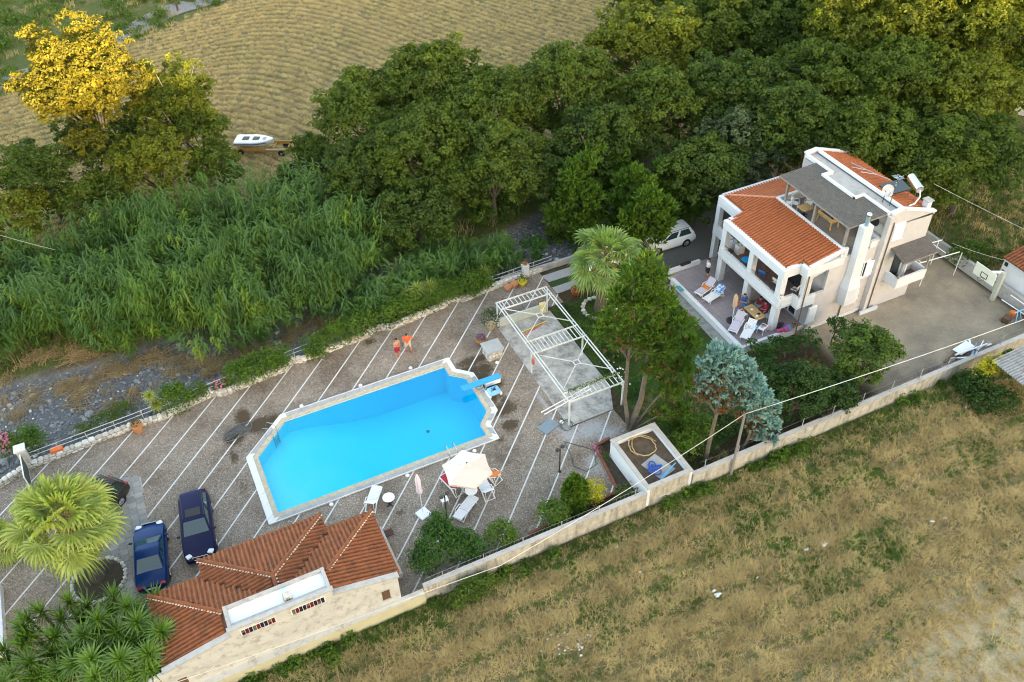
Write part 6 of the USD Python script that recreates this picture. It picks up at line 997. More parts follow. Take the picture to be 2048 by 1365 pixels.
def reed_heads(n, h, g, nleaf=17, ll=.82, spread=.22, lean=.20):
    """A few canes, each ending in a head of long arching leaves."""
    mb = MB()
    for k in range(n):
        o = np.array([g.normal(0, spread), g.normal(0, spread), 0]); a = g.uniform(0, 6.283); ln = lean * g.uniform(.3, 1.4); H_ = h * g.uniform(.78, 1.08); d = np.array([math.cos(a), math.sin(a), 0]); cane = lambda t_: o + d * ln * H_ * t_ ** 2 + [0, 0, H_ * t_]
        mb.tube([cane(0), cane(.5), cane(.98)], [.018, .014, .006], 3, cap=False); a2 = g.uniform(0, 3.14)
        for i in range(nleaf):
            t_ = .42 + .58 * ((i + .5) / nleaf) ** .75; p0 = cane(t_); az = a2 + (i % 2) * 3.14 + g.normal(0, .5); e = np.array([math.cos(az), math.sin(az), 0]); s = np.array([-e[1], e[0], 0]); l = ll * g.uniform(.75, 1.15) * (1.1 - .35 * (t_ - .42)); u_ = .75 + .6 * (t_ - .42)
            P_ = [p0, p0 + e * l * .34 + [0, 0, l * .36 * u_], p0 + e * l * .70 + [0, 0, l * .26 * u_], p0 + e * l * .92 + [0, 0, -l * .06]]; v = []
            for q, w_ in zip(P_, (.028, .046, .036, .004)): v += [q - s * w_, q + s * w_]
            mb.raw(v, [[0, 1, 3, 2], [2, 3, 5, 4], [4, 5, 7, 6]])
    return mb
protos = [(reed_heads(2, 4.3, g5), L_reed[0]), (reed_heads(1, 4.0, g5), L_reed[1]), (reed_heads(2, 4.0, g5, 14, .9), L_reed[0]), (reed_heads(2, 3.9, g5, 20, .6), L_reed[2]), (reed_heads(1, 4.6, g5, 19, .9), L_reed[1])]
front_e = [at(*q)[:2] for q in ((-80, 790), (0, 760), (110, 705), (240, 735), (330, 690), (420, 735), (520, 700), (610, 655), (700, 635), (760, 590), (790, 540))]
back_e = [at(*q, 3.6)[:2] for q in ((800, 455), (740, 385), (650, 345), (540, 350), (430, 372), (300, 402), (200, 425), (100, 465), (0, 480), (-80, 480))]
RP = Polygon(front_e + back_e).buffer(0).buffer(-.55); x0, y0, x1, y1 = RP.bounds
q = np.c_[g5.uniform(x0, x1, 12000), g5.uniform(y0, y1, 12000)]; q = q[shapely.contains_xy(RP, q[:, 0], q[:, 1])]; cl = nz(q[:, 0], q[:, 1], .33, 9, 2); q = q[(cl + g5.normal(0, .05, len(q))) > .40][:1700]; cl = nz(q[:, 0], q[:, 1], .33, 9, 2)
ix = np.where(g5.random(len(q)) < .07 + .22 * (nz(q[:, 0], q[:, 1], .4, 12, 2) > .60), 3, g5.choice([0, 1, 2, 4], len(q)))
fr = np.minimum(1, .45 + shapely.distance(LineString(front_e), shapely.points(q)) / 3.2); ht = (.66 + .62 * nz(q[:, 0], q[:, 1], .35, 10, 2) + g5.normal(0, .11, len(q))) * fr
scatter('reeds', 'dense green giant reeds filling the left river bank', 'reeds', protos, np.c_[q, hz(q[:, 0], q[:, 1])], ix, g5.uniform(0, 6.28, len(q)), np.stack([.85 + .2 * g5.random(len(q))] * 2 + [ht], 1))
RP2 = Polygon([at(*q_)[:2] for q_ in ((690, 640), (740, 600), (800, 570), (870, 520), (1000, 510), (1050, 530), (960, 560), (860, 590), (760, 640))]).buffer(.2); x0, y0, x1, y1 = RP2.bounds; q = np.c_[g5.uniform(x0, x1, 2400), g5.uniform(y0, y1, 2400)]; q = q[shapely.contains_xy(RP2, q[:, 0], q[:, 1])][:230]
scatter('reeds', 'strip of shorter reeds between the hedge and the river bed', 'reeds', protos, np.c_[q, hz(q[:, 0], q[:, 1])], g5.choice([0, 1, 2, 4], len(q)), g5.uniform(0, 6.28, len(q)), np.stack([.8 + .2 * g5.random(len(q))] * 2 + [g5.uniform(.45, .75, len(q))], 1))
# broken dry canes along the reed front and on the gravel
mb = MB(); 
for k in range(26): a = g5.uniform(0, 6.28); o = g5.normal(0, .35, 2); L = g5.uniform(.5, 1.3); d = np.array([math.cos(a), math.sin(a)]); mb.tube([(*(o - d * L / 2), .05 + g5.random() * .1), (*(o + d * L / 2), .1 + g5.random() * .35)], .014, 3, cap=False)
FL = LineString(front_e); pts_ = []
for s_ in g5.uniform(0, FL.length, 130): c = FL.interpolate(s_); pts_.append((c.x + g5.normal(0, .3), c.y - .3 + abs(g5.normal(0, .9))))
for px, py in ((160, 765), (165, 790), (270, 780), (235, 800), (60, 800), (30, 830), (0, 810), (330, 745), (430, 735), (480, 710), (130, 770), (180, 770), (20, 720), (40, 710), (600, 650), (640, 640)): 
    for k in range(4): c = at(px, py, -.6); pts_.append((c[0] + g5.normal(0, .5), c[1] + g5.normal(0, .35)))
pts_ = np.array(pts_); dryb = blades(40, .9, .012, .25, .75, g5)
scatter('dry_canes', 'straw coloured broken canes along the reed front and on the gravel', 'dry reeds', [(mb, L_straw), (dryb, L_straw)], np.c_[pts_, hz(pts_[:, 0], pts_[:, 1])], g5.integers(0, 2, len(pts_)), g5.uniform(0, 6.28, len(pts_)), g5.uniform(.6, 1.3, len(pts_)))
# stones of the river bed
ic = [MB().blob((0, 0, .02), (.1, .075, .06), 1, .5) for _ in range(4)]; q = np.c_[g5.uniform(-16, 30, 9000), g5.uniform(10, 21, 9000)]; q = q[river(q[:, 0], q[:, 1]) > .6][:5200]
scatter('river_stones', 'grey and pale stones strewn over the river gravel', 'stones', [(ic[0], mat('grey_river_stone', (.21, .215, .215), .9, .3, 2)), (ic[1], mat('dark_river_stone', (.14, .145, .148), .9, .3, 2)), (ic[2], M_stone[2]), (ic[3], M_stone[3])], np.c_[q, hz(q[:, 0], q[:, 1])], g5.choice(4, len(q), p=[.5, .42, .04, .04]), g5.uniform(0, 6.28, len(q)), np.exp(g5.normal(-.35, .5, len(q))))
# grass of the fields
L_dry = leaf('dry_grass', [(.125, .096, .040), (.23, .18, .082), (.325, .26, .126), (.42, .345, .185)], .2, .8, .6); L_grn = leaf('field_grass', [(.030, .05, .009), (.065, .098, .018), (.105, .14, .03), (.15, .165, .045)], .3, .7, .6)
dry = [(blades(16, .26, .018, .10, .95, g5), L_dry), (blades(18, .20, .020, .13, 1.1, g5), L_dry), (blades(12, .34, .016, .08, .8, g5), L_dry)]; grn = [(blades(16, .17, .013, .10, .8, g5), L_grn), (blades(12, .26, .014, .10, .7, g5), L_grn)]
weed = [(lobe_leaves([((0, 0, .12), (.28, .28, .18)), ((.2, .1, .1), (.2, .2, .14))], 900, .13, g=g5), L_shrub), (lobe_leaves([((0, 0, .2), (.35, .3, .3))], 700, .15, g=g5), L_hedge)]
def field(n, box_, keep): q = np.c_[g5.uniform(box_[0], box_[1], n), g5.uniform(box_[2], box_[3], n)]; return q[g5.random(n) < keep(q[:, 0], q[:, 1])]
def pv_(q): return np.c_[q, hz(q[:, 0], q[:, 1])]
gmask = lambda u, v: mask_at(green, u, v); pmask = lambda u, v: mask_at(pale, u, v)
q = field(110000, (-8, 56, -33, -8.9), lambda u, v: (.45 + .55 * sm(.42, .58, nz(u, v, 1.3, 21))) * (.45 + .55 * sm(-.5, .5, -np.sin((v + .06 * u) * 3.6 + nz(u, v, .16, 3) * 5))) * (1 - .85 * pmask(u, v)) * (1 - .6 * np.clip(gmask(u, v), 0, 1)))
scatter('dry_grass', 'straw coloured cut grass over the front field', 'dry grass', dry, pv_(q), g5.integers(0, 3, len(q)), g5.uniform(0, 6.28, len(q)), g5.uniform(.6, 1.25, len(q)))
q = field(90000, (-8, 56, -33, -8.75), lambda u, v: np.clip(gmask(u, v) * 1.1 - .30 + .3 * nz(u, v, 1.1, 22), 0, 1) * (1 - pmask(u, v)))
scatter('green_grass', 'green grass in patches over the front field', 'grass', grn, pv_(q), g5.integers(0, 2, len(q)), g5.uniform(0, 6.28, len(q)), g5.uniform(.55, 1.2, len(q)))
q1 = np.c_[g5.uniform(-6, 50, 420), -8.75 - np.abs(g5.normal(0, .35, 420))]; q1 = q1[nz(q1[:, 0], q1[:, 1] * 0, .45, 23) > .43]; q2 = field(2600, (24, 50, -22, -10), lambda u, v: sm(.62, .72, nz(u, v, .55, 24)) * .3); q = np.vstack([q1, q2])
scatter('weeds', 'leafy green weeds along the wall and over the right of the field', 'weeds', weed, pv_(q), g5.integers(0, 2, len(q)), g5.uniform(0, 6.28, len(q)), np.r_[g5.uniform(.6, 1.3, len(q1)), g5.uniform(.3, .65, len(q2))])
L_hay = leaf('cut_hay', [(.19, .144, .062), (.28, .218, .10), (.365, .29, .14), (.45, .37, .20)], .2, .8, .6)
hay = [(blades(22, .34, .022, .20, 1.15, g5), L_hay), (blades(20, .28, .024, .22, 1.3, g5), L_hay)]
rowv = lambda u, v: np.sin((mask_at(row, u, v) * 2.5 + (nz(u, v, 1.7, 30) - .0) * .5) * 2.6)
q = field(70000, (-14, 60, 34, 92), lambda u, v: mask_at(rowb, u, v) * (.03 + .97 * (rowv(u, v) > .45)))
scatter('hay', 'loose cut hay lying over the back field', 'hay', hay, pv_(q), g5.integers(0, 2, len(q)), g5.uniform(0, 6.28, len(q)), g5.uniform(.6, 1.2, len(q)))
big = [(blades(20, .55, .03, .25, .6, g5), L_grn), (lobe_leaves([((0, 0, .2), (.5, .5, .35))], 260, .22, g=g5), L_shrub), (blades(18, .6, .03, .25, .7, g5), L_dry)]
q = field(26000, (-30, 100, 20, 115), lambda u, v: np.where(mask_at(rowb, u, v) < .35, .75, 0) * (river(u, v) < .1) * sm(.36, .52, nz(u, v, .3, 31)))
scatter('rough_grass', 'rough green grass and weeds around the back field', 'grass', big, pv_(q), g5.choice(3, len(q), p=[.45, .3, .25]), g5.uniform(0, 6.28, len(q)), g5.uniform(.6, 1.5, len(q)))
q = field(14000, (54, 95, -16, 12), lambda u, v: .35 + .65 * sm(.4, .6, nz(u, v, .3, 33)))
scatter('rough_grass', 'dry and green grass in the field right of the house', 'grass', big, pv_(q), g5.choice(3, len(q), p=[.35, .1, .55]), g5.uniform(0, 6.28, len(q)), g5.uniform(.4, .8, len(q)))
q = field(9000, (23.6, 37.5, -8.3, -.6), lambda u, v: sm(.42, .6, nz(u, v, .6, 34))); scatter('yard_grass', 'thin dry and green grass under the garden trees', 'grass', grn + dry[:1], np.c_[q, np.full(len(q), -.02)], g5.integers(0, 3, len(q)), g5.uniform(0, 6.28, len(q)), g5.uniform(.4, .8, len(q)))
q = field(16000, (23.6, 32.0, -4, 9.5), lambda u, v: np.full(len(u), .9)); scatter('lawn_grass', 'short green blades of the lawn', 'grass', grn, np.c_[q, np.full(len(q), -.0)], g5.integers(0, 2, len(q)), g5.uniform(0, 6.28, len(q)), g5.uniform(.3, .45, len(q)))
# ================================================================ cars
def paint(name, c, rough=.3): return mk(name, {'p': ('principled_bsdf', {'base_color': c, 'roughness': rough, 'specular_ior_level': .15, 'coat_weight': .12, 'coat_roughness': .06})}, [], 'p.BSDF')
M_tyre = mat('tyre_rubber', (.014, .014, .014), .85, .1); M_rim = mat('alloy_rim', (.40, .40, .41), .35, .05, metal=.8); M_lamp = mat('headlamp_glass', (.60, .62, .64), .15, .03); M_red = mat('red_tail_lamp', (.28, .012, .012), .2, .05); M_plate = mat('number_plate', (.62, .62, .60), .5, .03); M_chrome = mat('chrome_grille', (.55, .56, .57), .2, .03, metal=1.0); M_trim = mat('black_trim', (.012, .012, .013), .5, .1)
M_carglass = mk('car_glass', {'gl': ('glossy_bsdf', {'roughness': .03, 'color': (1, 1, 1)}), 'd': ('principled_bsdf', {'base_color': (.009, .034, .038), 'roughness': .1}), 'fr': ('fresnel', {'IOR': 1.42}), 'm': ('mix_closure', {})}, [('fr.fac', 'm.fac'), ('d.BSDF', 'm.closure1'), ('gl.BSDF', 'm.closure2')], 'm.closure')
M_seat = mat('pale_car_seat', (.38, .38, .36), .8, .1)
def car(label, c, fwd, L, W, Ht, hood, trunk, belt, wb, col, kind='wagon', lamps=True, sunroof=False):
    """A car in its own axes: x forward, y left, wheels on the ground."""
    a = math.atan2(fwd[1], fwd[0]); t = thing('parked_car', label, 'car', (c[0], c[1], 0), a); w = W / 2; xs = np.linspace(-1, 1, 15) * L / 2; X0, X1 = -L / 2, L / 2
    secs = []
    for x in xs:
        u = abs(x) / (L / 2); wd = w * (1 - .16 * max(0, (u - .72) / .28) ** 2); top = np.interp(x, [X0, X0 + .12, X0 + trunk, X1 - hood, X1 - .35, X1], [belt - .16, belt - (.02 if kind != 'sedan' else .0), belt + .02, belt + .0, belt - .17, belt - .40]); zb = .20 + .10 * max(0, (u - .8) / .2)
        secs.append([[x, -wd * .90, zb], [x, -wd, zb + .16], [x, -wd, .55 * top + .1], [x, -wd * .965, top - .10], [x, -wd * .90, top - .015], [x, -wd * .45, top + .025], [x, 0, top + .03], [x, wd * .45, top + .025], [x, wd * .90, top - .015], [x, wd * .965, top - .10], [x, wd, .55 * top + .1], [x, wd, zb + .16], [x, wd * .90, zb]])
    n = 13; v = np.array(secs).reshape(-1, 3); f = [[i * n + k, i * n + k + 1, (i + 1) * n + k + 1, (i + 1) * n + k] for i in range(14) for k in range(n - 1)] + [[i * n + n - 1, i * n, (i + 1) * n, (i + 1) * n + n - 1] for i in range(14)]
    m = MB().raw(v, np.array(f)[:, ::-1]); m.raw(v[:n], [[0, k + 1, k] for k in range(1, n - 1)]); m.raw(v[-n:], [[0, k, k + 1] for k in range(1, n - 1)]); part(t, 'body', m, col, 35, local=True)
    # greenhouse: windscreen foot, roof front, roof rear, rear window foot
    xa, xb = X1 - hood - .05, X1 - hood - (.78 if kind != 'suv' else .85); xd = X0 + (trunk if kind == 'sedan' else .16); xc = xd + (.75 if kind == 'sedan' else .38); wb_, wt = w * .90, w * .70; zb = belt - .0; zt = Ht - .05
    B = [[xa, -wb_ * .93, zb], [xa, wb_ * .93, zb], [xd, wb_ * .93, zb + .01], [xd, -wb_ * .93, zb + .01]]; T = [[xb, -wt, zt - .03], [xb, wt, zt - .03], [xc, wt * .98, zt - .02], [xc, -wt * .98, zt - .02]]; xm0, xm1 = (xa + xb) / 2, (xc + xd) / 2
    B, T = np.array(B), np.array(T)
    def pane(nm, q, k, inset=.05, lift=.012):
        q = np.array(q, float); ce = q.mean(0); nn = np.cross(q[1] - q[0], q[3] - q[0]); nn /= np.linalg.norm(nn); cc = np.array([(xa + xd) / 2, 0, zb]); nn *= np.sign((ce - cc) @ nn)
        q = ce + (q - ce) * (1 - inset * 1.6) + nn * lift; part(t, nm, MB().quad(*q), M_carglass, local=True)
    sh_ = MB(); 
    for (i, j) in ((0, 1), (1, 2), (2, 3), (3, 0)): sh_.quad(B[i], B[j], T[j], T[i])
    part(t, 'pillars', sh_, col if kind != 'x' else M_trim, local=True)
    pane('windscreen', [B[0], B[1], T[1], T[0]], 0); pane('rear_window', [B[2], B[3], T[3], T[2]], 1)
    for s in (1, 2):
        i, j = (1, 2) if s == 1 else (3, 0); q = lambda p: (B[i] + (B[j] - B[i]) * p, T[i] + (T[j] - T[i]) * p)
        for p0, p1 in ((.06, .46), (.50, .92)): (b0, t0), (b1, t1) = q(p0), q(p1); pane('side_window', [b0, b1, t1, t0], 2, .06)
    rf = []; 
    for x, z_, k in ((xb + .02, zt - .03, 1), (xb - .25, zt + .02, 1.02), ((xb + xc) / 2, zt + .05, 1.03), (xc + .2, zt + .025, 1.0), (xc - .03, zt - .02, .97)): rf += [[x, -wt * k, z_ - .02], [x, -wt * k * .8, z_ + .015], [x, 0, z_ + .03], [x, wt * k * .8, z_ + .015], [x, wt * k, z_ - .02]]
    part(t, 'roof', MB().raw(rf, np.array([[i * 5 + k, i * 5 + k + 1, i * 5 + 6 + k, i * 5 + 5 + k] for i in range(4) for k in range(4)])[:, ::-1]), col, True, local=True)
    if sunroof: part(t, 'sunroof', MB().raw([[xb - .2, -.42, zt + .05], [xb - .2, .42, zt + .05], [xb - .75, .42, zt + .085], [xb - .75, -.42, zt + .085]], [[0, 1, 2, 3]]), M_trim, local=True)
    if kind != 'sedan':
        for s in (-1, 1): part(t, 'roof_rail', MB().tube([(xb - .1, s * wt * .93, zt + .03), (xc + .1, s * wt * .93, zt + .05)], .02, 5), M_trim, local=True)
    for sx in (wb / 2 + .05, -wb / 2 + .05):
        for s in (-1, 1):
            wh = part(t, 'wheel', MB().tube([(sx, s * (w - .19), .32), (sx, s * (w - .175), .32), (sx, s * (w + .005), .32), (sx, s * (w + .015), .32)], [.30, .32, .32, .27], 18), M_tyre, local=True); part(wh, 'rim', MB().tube([(sx, s * (w + .012), .32), (sx, s * (w + .02), .32)], [.22, .20], 16), M_rim, local=True); sp_ = MB()
            for q in range(5): an = q * 1.2566; sp_.bar((sx, s * (w + .024), .32), (sx + .2 * math.cos(an), s * (w + .024), .32 + .2 * math.sin(an)), .05, .012)
            part(wh, 'spokes', sp_, M_chrome, local=True); part(t, 'wheel_arch', MB().tube([(sx, s * (w - .25), .33), (sx, s * (w + .004), .33)], [.38, .38], 18), M_trim, local=True)
    for s in (-1, 1):
        part(t, 'headlight', MB().obox((X1 - .20, s * w * .66, belt - .245), (.15, .16, .06), -s * .42, .04), M_lamp, local=True); part(t, 'taillight', MB().obox((X0 + .075, s * w * .66, belt - .17), (.085, .15, .065), s * .25, .03), M_red, local=True)
        part(t, 'mirror', MB().obox((xa - .1, s * (w + .09), belt + .05), (.06, .10, .065), 0, .04), col, local=True)
    part(t, 'grille', MB().obox((X1 - .02, 0, belt - .33), (.035, .36, .075), 0, .02), M_trim, local=True); part(t, 'grille_frame', MB().tube([(X1 + .0, -.40, belt - .24), (X1 + .02, -.34, belt - .43), (X1 + .03, .34, belt - .43), (X1 + .0, .40, belt - .24)], .022, 6).tube([(X1 - .04, -.40, belt - .24), (X1 - .0, .40, belt - .24)], .018, 6), M_chrome, local=True)
    for x, z_ in ((X1 + .035, .38), (X0 - .012, .62 if kind != 'sedan' else .58)): part(t, 'number_plate', MB().box(x - .01, x + .01, -.26, .26, z_ - .055, z_ + .055), M_plate, local=True)
    part(t, 'bumper', MB().box(X1 - .10, X1 + .02, -w * .80, w * .80, .24, .33, bev=.03), M_trim, local=True); part(t, 'bumper', MB().box(X0 - .03, X0 + .10, -w * .80, w * .80, .28, .42, bev=.03), col, local=True)
    return t
car('dark navy estate car with chrome grille facing the pool house', (-3.76, 1.42), (-.11, -.99), 4.75, 1.80, 1.50, 1.35, .3, .95, 2.7, paint('navy_paint', (.002, .004, .030)), 'wagon', sunroof=True)
car('blue saloon car parked with its boot towards the yucca', (-6.50, .52), (.12, .99), 4.50, 1.76, 1.40, 1.25, .85, .92, 2.65, paint('blue_paint', (.002, .018, .075)), 'sedan')
car('dark grey brown suv half hidden under the fan palm', (-9.05, 5.25), (-.75, -.66), 4.55, 1.84, 1.68, 1.2, .3, 1.02, 2.65, paint('grey_brown_paint', (.030, .026, .022), .3), 'suv')
M_wcar = paint('white_car_paint', (.70, .71, .72)); car('white crossover car on the drive beside the house', (35.4, 12.55), (-1, .02), 4.4, 1.82, 1.60, 1.15, .3, 1.0, 2.6, M_wcar, 'suv'); car('second white car hidden behind the tall fan palm', (29.4, 12.4), (-1, .02), 4.1, 1.74, 1.50, 1.1, .3, .95, 2.5, M_wcar, 'suv')
# ================================================================ loungers, tables, parasols
def lounger(name, label, head, foot, mat_=None, rec=.55, cushion=None, towel=None, zg=0.0, group=None):
    """White slatted sun lounger from foot to head, with raised back."""
    h, f = np.array(head[:2], float), np.array(foot[:2], float); d = f - h; a = math.atan2(d[1], d[0]); t = thing(name, label, 'sun lounger', (h[0], h[1], zg), a, group); M_ = mat_ or M_plastic; L = 1.92; xb = .74; tl = rec
    hx, hz__ = xb - .74 * math.cos(tl), .36 + .74 * math.sin(tl); fr = MB()
    for s in (-1, 1):
        fr = MB(); fr.tube([(xb, s * .31, .34), (1.2, s * .31, .34), (L - .1, s * .31, .31), (L, s * .30, .27)], .03, 6); part(t, 'side_rail', fr, M_, local=True); part(t, 'back_rail', MB().tube([(xb, s * .29, .36), (hx, s * .27, hz__)], .028, 6), M_, local=True)
        part(t, 'armrest', MB().tube([(.35, s * .34, .30), (.42, s * .36, .52), (.85, s * .36, .54), (1.02, s * .34, .36)], .026, 6), M_, local=True)
        part(t, 'leg', MB().tube([(1.62, s * .30, .32), (1.70, s * .30, 0)], [.035, .03], 6), M_, local=True); part(t, 'leg', MB().tube([(xb, s * .30, .34), (.18, s * .31, 0)], [.035, .03], 6), M_, local=True)
    part(t, 'rear_bar', MB().tube([(.18, -.31, .06), (.18, .31, .06)], .022, 6), M_, local=True); part(t, 'back_strut', MB().tube([(hx + .22, -.2, hz__ - .14), (.24, -.25, .08)], .016, 5).tube([(hx + .22, .2, hz__ - .14), (.24, .25, .08)], .016, 5), M_, local=True)
    for k in range(11): x = xb + .06 + k * .108; z_ = .37 - .02 * k / 11; part(t, 'slat', MB().box(x - .042, x + .042, -.29, .29, z_ - .012, z_ + .012), M_, local=True)
    for k in range(7):
        q = .06 + k * .102; c = np.array([xb - q * math.cos(tl), 0, .37 + q * math.sin(tl)]); R_ = np.array([[math.cos(tl), 0, math.sin(tl)], [0, 1, 0], [-math.sin(tl), 0, math.cos(tl)]]); part(t, 'slat', MB().obox(c, (.042, .27, .012), mat=R_), M_, local=True)
    if cushion: 
        part(t, 'cushion', MB().box(xb + .02, L - .08, -.28, .28, .385, .44, bev=.02).obox((xb - .37 * math.cos(tl), 0, .42 + .37 * math.sin(tl)), (.37, .28, .03), bev=.02, mat=R_), cushion, local=True)
    if towel:
        for (m_, x0, x1, back) in towel:
            if back: part(t, 'towel', MB().obox((xb - .36 * math.cos(tl), .0, .45 + .36 * math.sin(tl)), (.34, .30, .015), mat=R_), m_, local=True)
            else: part(t, 'towel', MB().box(x0, x1, -.30, .33, .45, .475, bev=.01), m_, local=True)
    return t
M_redc = mat('red_striped_cloth', (.34, .022, .04), .85, .15, 20); M_orange = mat('orange_cloth', (.60, .17, .03), .9, .15, 8); M_lilac = mat('lilac_cushion', (.46, .42, .49), .9, .06, 4); M_bluet = mk('blue_pattern_towel', {'g': ('geometry', {}), 'v': ('voronoi_texture', {'scale': 9.0}), 's': ('separate_color', {}), 'r': ('rgb_ramp', {'ramp': [(0, (.05, .16, .42)), (.5, (.09, .24, .52)), (.7, (.5, .55, .62))]}), 'p': ('principled_bsdf', {'roughness': .9})}, [('g.position', 'v.vector'), ('v.color', 's.color'), ('s.r', 'r.fac'), ('r.color', 'p.base_color')], 'p.BSDF')
lounger('sun_lounger', 'white slatted lounger beside the small round table near the pool house', (5.45, -1.95), (6.35, -.65), rec=.75); lounger('sun_lounger', 'white lounger with red striped cushion under the open parasol', (10.85, -3.2), (10.5, -1.7), rec=.7, cushion=M_redc); lounger('sun_lounger', 'white slatted lounger right of the parasol', (12.25, -4.35), (12.3, -2.7), rec=.75); lounger('sun_lounger', 'white slatted lounger nearest the citrus tree', (9.85, -4.75), (11.1, -3.9), rec=.05); lounger('sun_lounger', 'lounger with orange towel behind the open parasol', (13.35, -3.4), (12.7, -1.9), rec=.7, cushion=M_orange)
lounger('sun_lounger', 'lilac cushioned lounger with orange towel on the house terrace', (35.35, 6.15), (33.6, 5.65), zg=FZ, cushion=M_lilac, rec=.75, towel=[(M_orange, .78, 1.15, False)]); lounger('sun_lounger', 'white lounger with blue patterned towel on the house terrace', (35.5, 5.15), (33.8, 4.8), zg=FZ, rec=.7, towel=[(M_bluet, 0, 0, True)]); lounger('sun_lounger', 'lilac cushioned lounger at the near corner of the house terrace', (34.9, 2.15), (33.5, 1.2), zg=FZ, cushion=M_lilac, rec=.8); lounger('sun_lounger', 'plain white lounger half hidden by the shrub at the terrace corner', (35.2, 1.2), (33.9, .3), zg=FZ, rec=.6)
def round_table(name, label, c, r, z, m_, pm_, zg=0.0):
    t = thing(name, label, 'table', (c[0], c[1], zg)); part(t, 'top', MB().lathe((c[0], c[1], zg + z), [(0, -.03), (r * .96, -.03), (r, -.015), (r, 0), (0, .004)], 24), m_); part(t, 'pedestal', MB().tube([(c[0], c[1], zg + .04), (c[0], c[1], zg + z - .03)], .04, 8), pm_)
    for k in range(4): a = k * 1.57 + .5; part(t, 'foot', MB().bar([c[0], c[1], zg + .04], [c[0] + r * .75 * math.cos(a), c[1] + r * .75 * math.sin(a), zg + .03], .05, .04), pm_)
round_table('round_table', 'small round white table between lounger and closed parasol', (6.8, -1.75), .36, .68, M_plastic, M_trim); round_table('round_table', 'round white table under the edge of the open parasol', (11.35, -3.45), .38, .68, M_plastic, M_trim); round_table('round_table', 'round blue table on the first floor balcony', (36.75, 4.7), .4, .70, blue, M_trim, 2.62)
t = thing('stool', 'small white plastic stool beside the black lamp post', 'stool', (9.75, -3.15, 0)); part(t, 'seat', MB().box(9.53, 9.97, -3.36, -2.94, .40, .44, bev=.02), M_plastic)
for sx in (-1, 1):
    for sy in (-1, 1): part(t, 'leg', MB().bar([9.75 + sx * .17, -3.15 + sy * .16, .4], [9.75 + sx * .21, -3.15 + sy * .2, 0], .04), M_plastic)
M_canvas = mat('cream_canvas', (.54, .475, .415), .9, .05, 2, .1, 30)
t = thing('parasol', 'large open cream parasol beside the pool', 'parasol', (11.38, -3.0, 0)); px_ = np.array([11.38, -3.0]); ring_ = [px_ + 1.52 * np.array([math.cos(a), math.sin(a)]) for a in np.radians(np.array([78, 22, -38, -97, -157, 142]) + 0)]
for k in range(6):
    a, b = ring_[k], ring_[(k + 1) % 6]; mb = MB(); top = np.array([*px_, 2.62]); A_, B_ = np.array([*a, 2.12]), np.array([*b, 2.12]); v = []
    for i in range(5):
        for j in range(5):
            s, q = i / 4, j / 4; e = A_ + (B_ - A_) * s; e = e + (top - e) * .045 * math.sin(math.pi * s); p = top + (e - top) * q; p[2] -= .05 * math.sin(math.pi * s) * q; v.append(p)
    mb.raw(v, [[i * 5 + j, i * 5 + j + 1, i * 5 + j + 6, i * 5 + j + 5] for i in range(4) for j in range(4)]); lo = [v[i * 5 + 4] for i in range(5)]; mb.raw(lo + [p - [0, 0, .13] for p in lo], [[i, i + 1, i + 6, i + 5] for i in range(4)]); part(t, 'canopy_panel', mb, M_canvas, True); part(t, 'rib', MB().tube([top + [0, 0, -.05], A_ - [0, 0, .05]], .012, 4), M_iron)
part(t, 'vent', MB().lathe((*px_, 2.62), [(.28, -.06), (.15, .02), (.03, .06)], 12), M_canvas); part(t, 'finial', MB().blob((*px_, 2.70), .045, 1), M_trim); part(t, 'pole', MB().tube([(*px_, 0), (*px_, 2.6)], .024, 8), M_iron)
def closed_parasol(label, b, tip, cloth, zb, base_m, sq):
    b, tip = np.array(b, float), np.array(tip, float); t = thing('closed_parasol', label, 'parasol', b); d = tip - b; part(t, 'pole', MB().tube([b + [0, 0, .03], b + d * .97], .022, 6), M_plastic); mb = MB(); n = 10; v = []
    for q, r in ((.52, .10), (.6, .17), (.72, .13), (.86, .15), (.95, .09), (1.0, .02)):
        for k in range(n): a = k / n * 6.283; rr = r * (1.2 if k % 2 else .75); v.append(b + d * q + [rr * math.cos(a), rr * math.sin(a), 0])
    mb.raw(v, [[i * n + k, i * n + (k + 1) % n, (i + 1) * n + (k + 1) % n, (i + 1) * n + k] for i in range(5) for k in range(n)]); part(t, 'folded_cloth', mb, cloth, 40)
    if sq: part(t, 'base', MB().obox(b + [0, 0, .06], (.36, .36, .06), .3, .03), M_plastic)
    else: part(t, 'base', MB().lathe(b, [(.42, 0), (.42, .05), (.3, .09), (0, .1)], 20), M_trim)
closed_parasol('closed white and pink parasol on a square white base', (8.32, -3.31, 0), (8.55, -2.2, 2.35), mat('white_pink_cloth', (.62, .50, .52), .9, .12, 9), 0, M_plastic, True); closed_parasol('closed beige parasol in a round black base on the house terrace', (34.25, 2.3, FZ), (34.45, 2.6, 2.55), mat('beige_cloth', (.50, .36, .25), .9, .12, 9), FZ, M_trim, False)
for k, (c, lb) in enumerate((((9.45, -4.2), 'black twin headed lamp post by the citrus tree'), ((16.94, -4.08), 'black twin headed lamp post standing on the open paving'))):
    t = thing('lamp_post', lb, 'lamp post', (*c, 0), group='lamp posts on the pool terrace'); part(t, 'pole', MB().lathe((*c, 0), [(.11, 0), (.10, .05), (.045, .12), (.04, 2.0), (.03, 2.1)], 10), M_iron); part(t, 'bracket', MB().tube([(c[0] - .18, c[1] - .02, 2.12), (c[0] + .18, c[1] + .08, 2.12)], .02, 5), M_iron)
    for s in (-1, 1): part(t, 'lamp_head', MB().blob((c[0] + s * .20, c[1] + s * .06 + .02, 2.16), (.14, .14, .10), 2), M_iron, True)
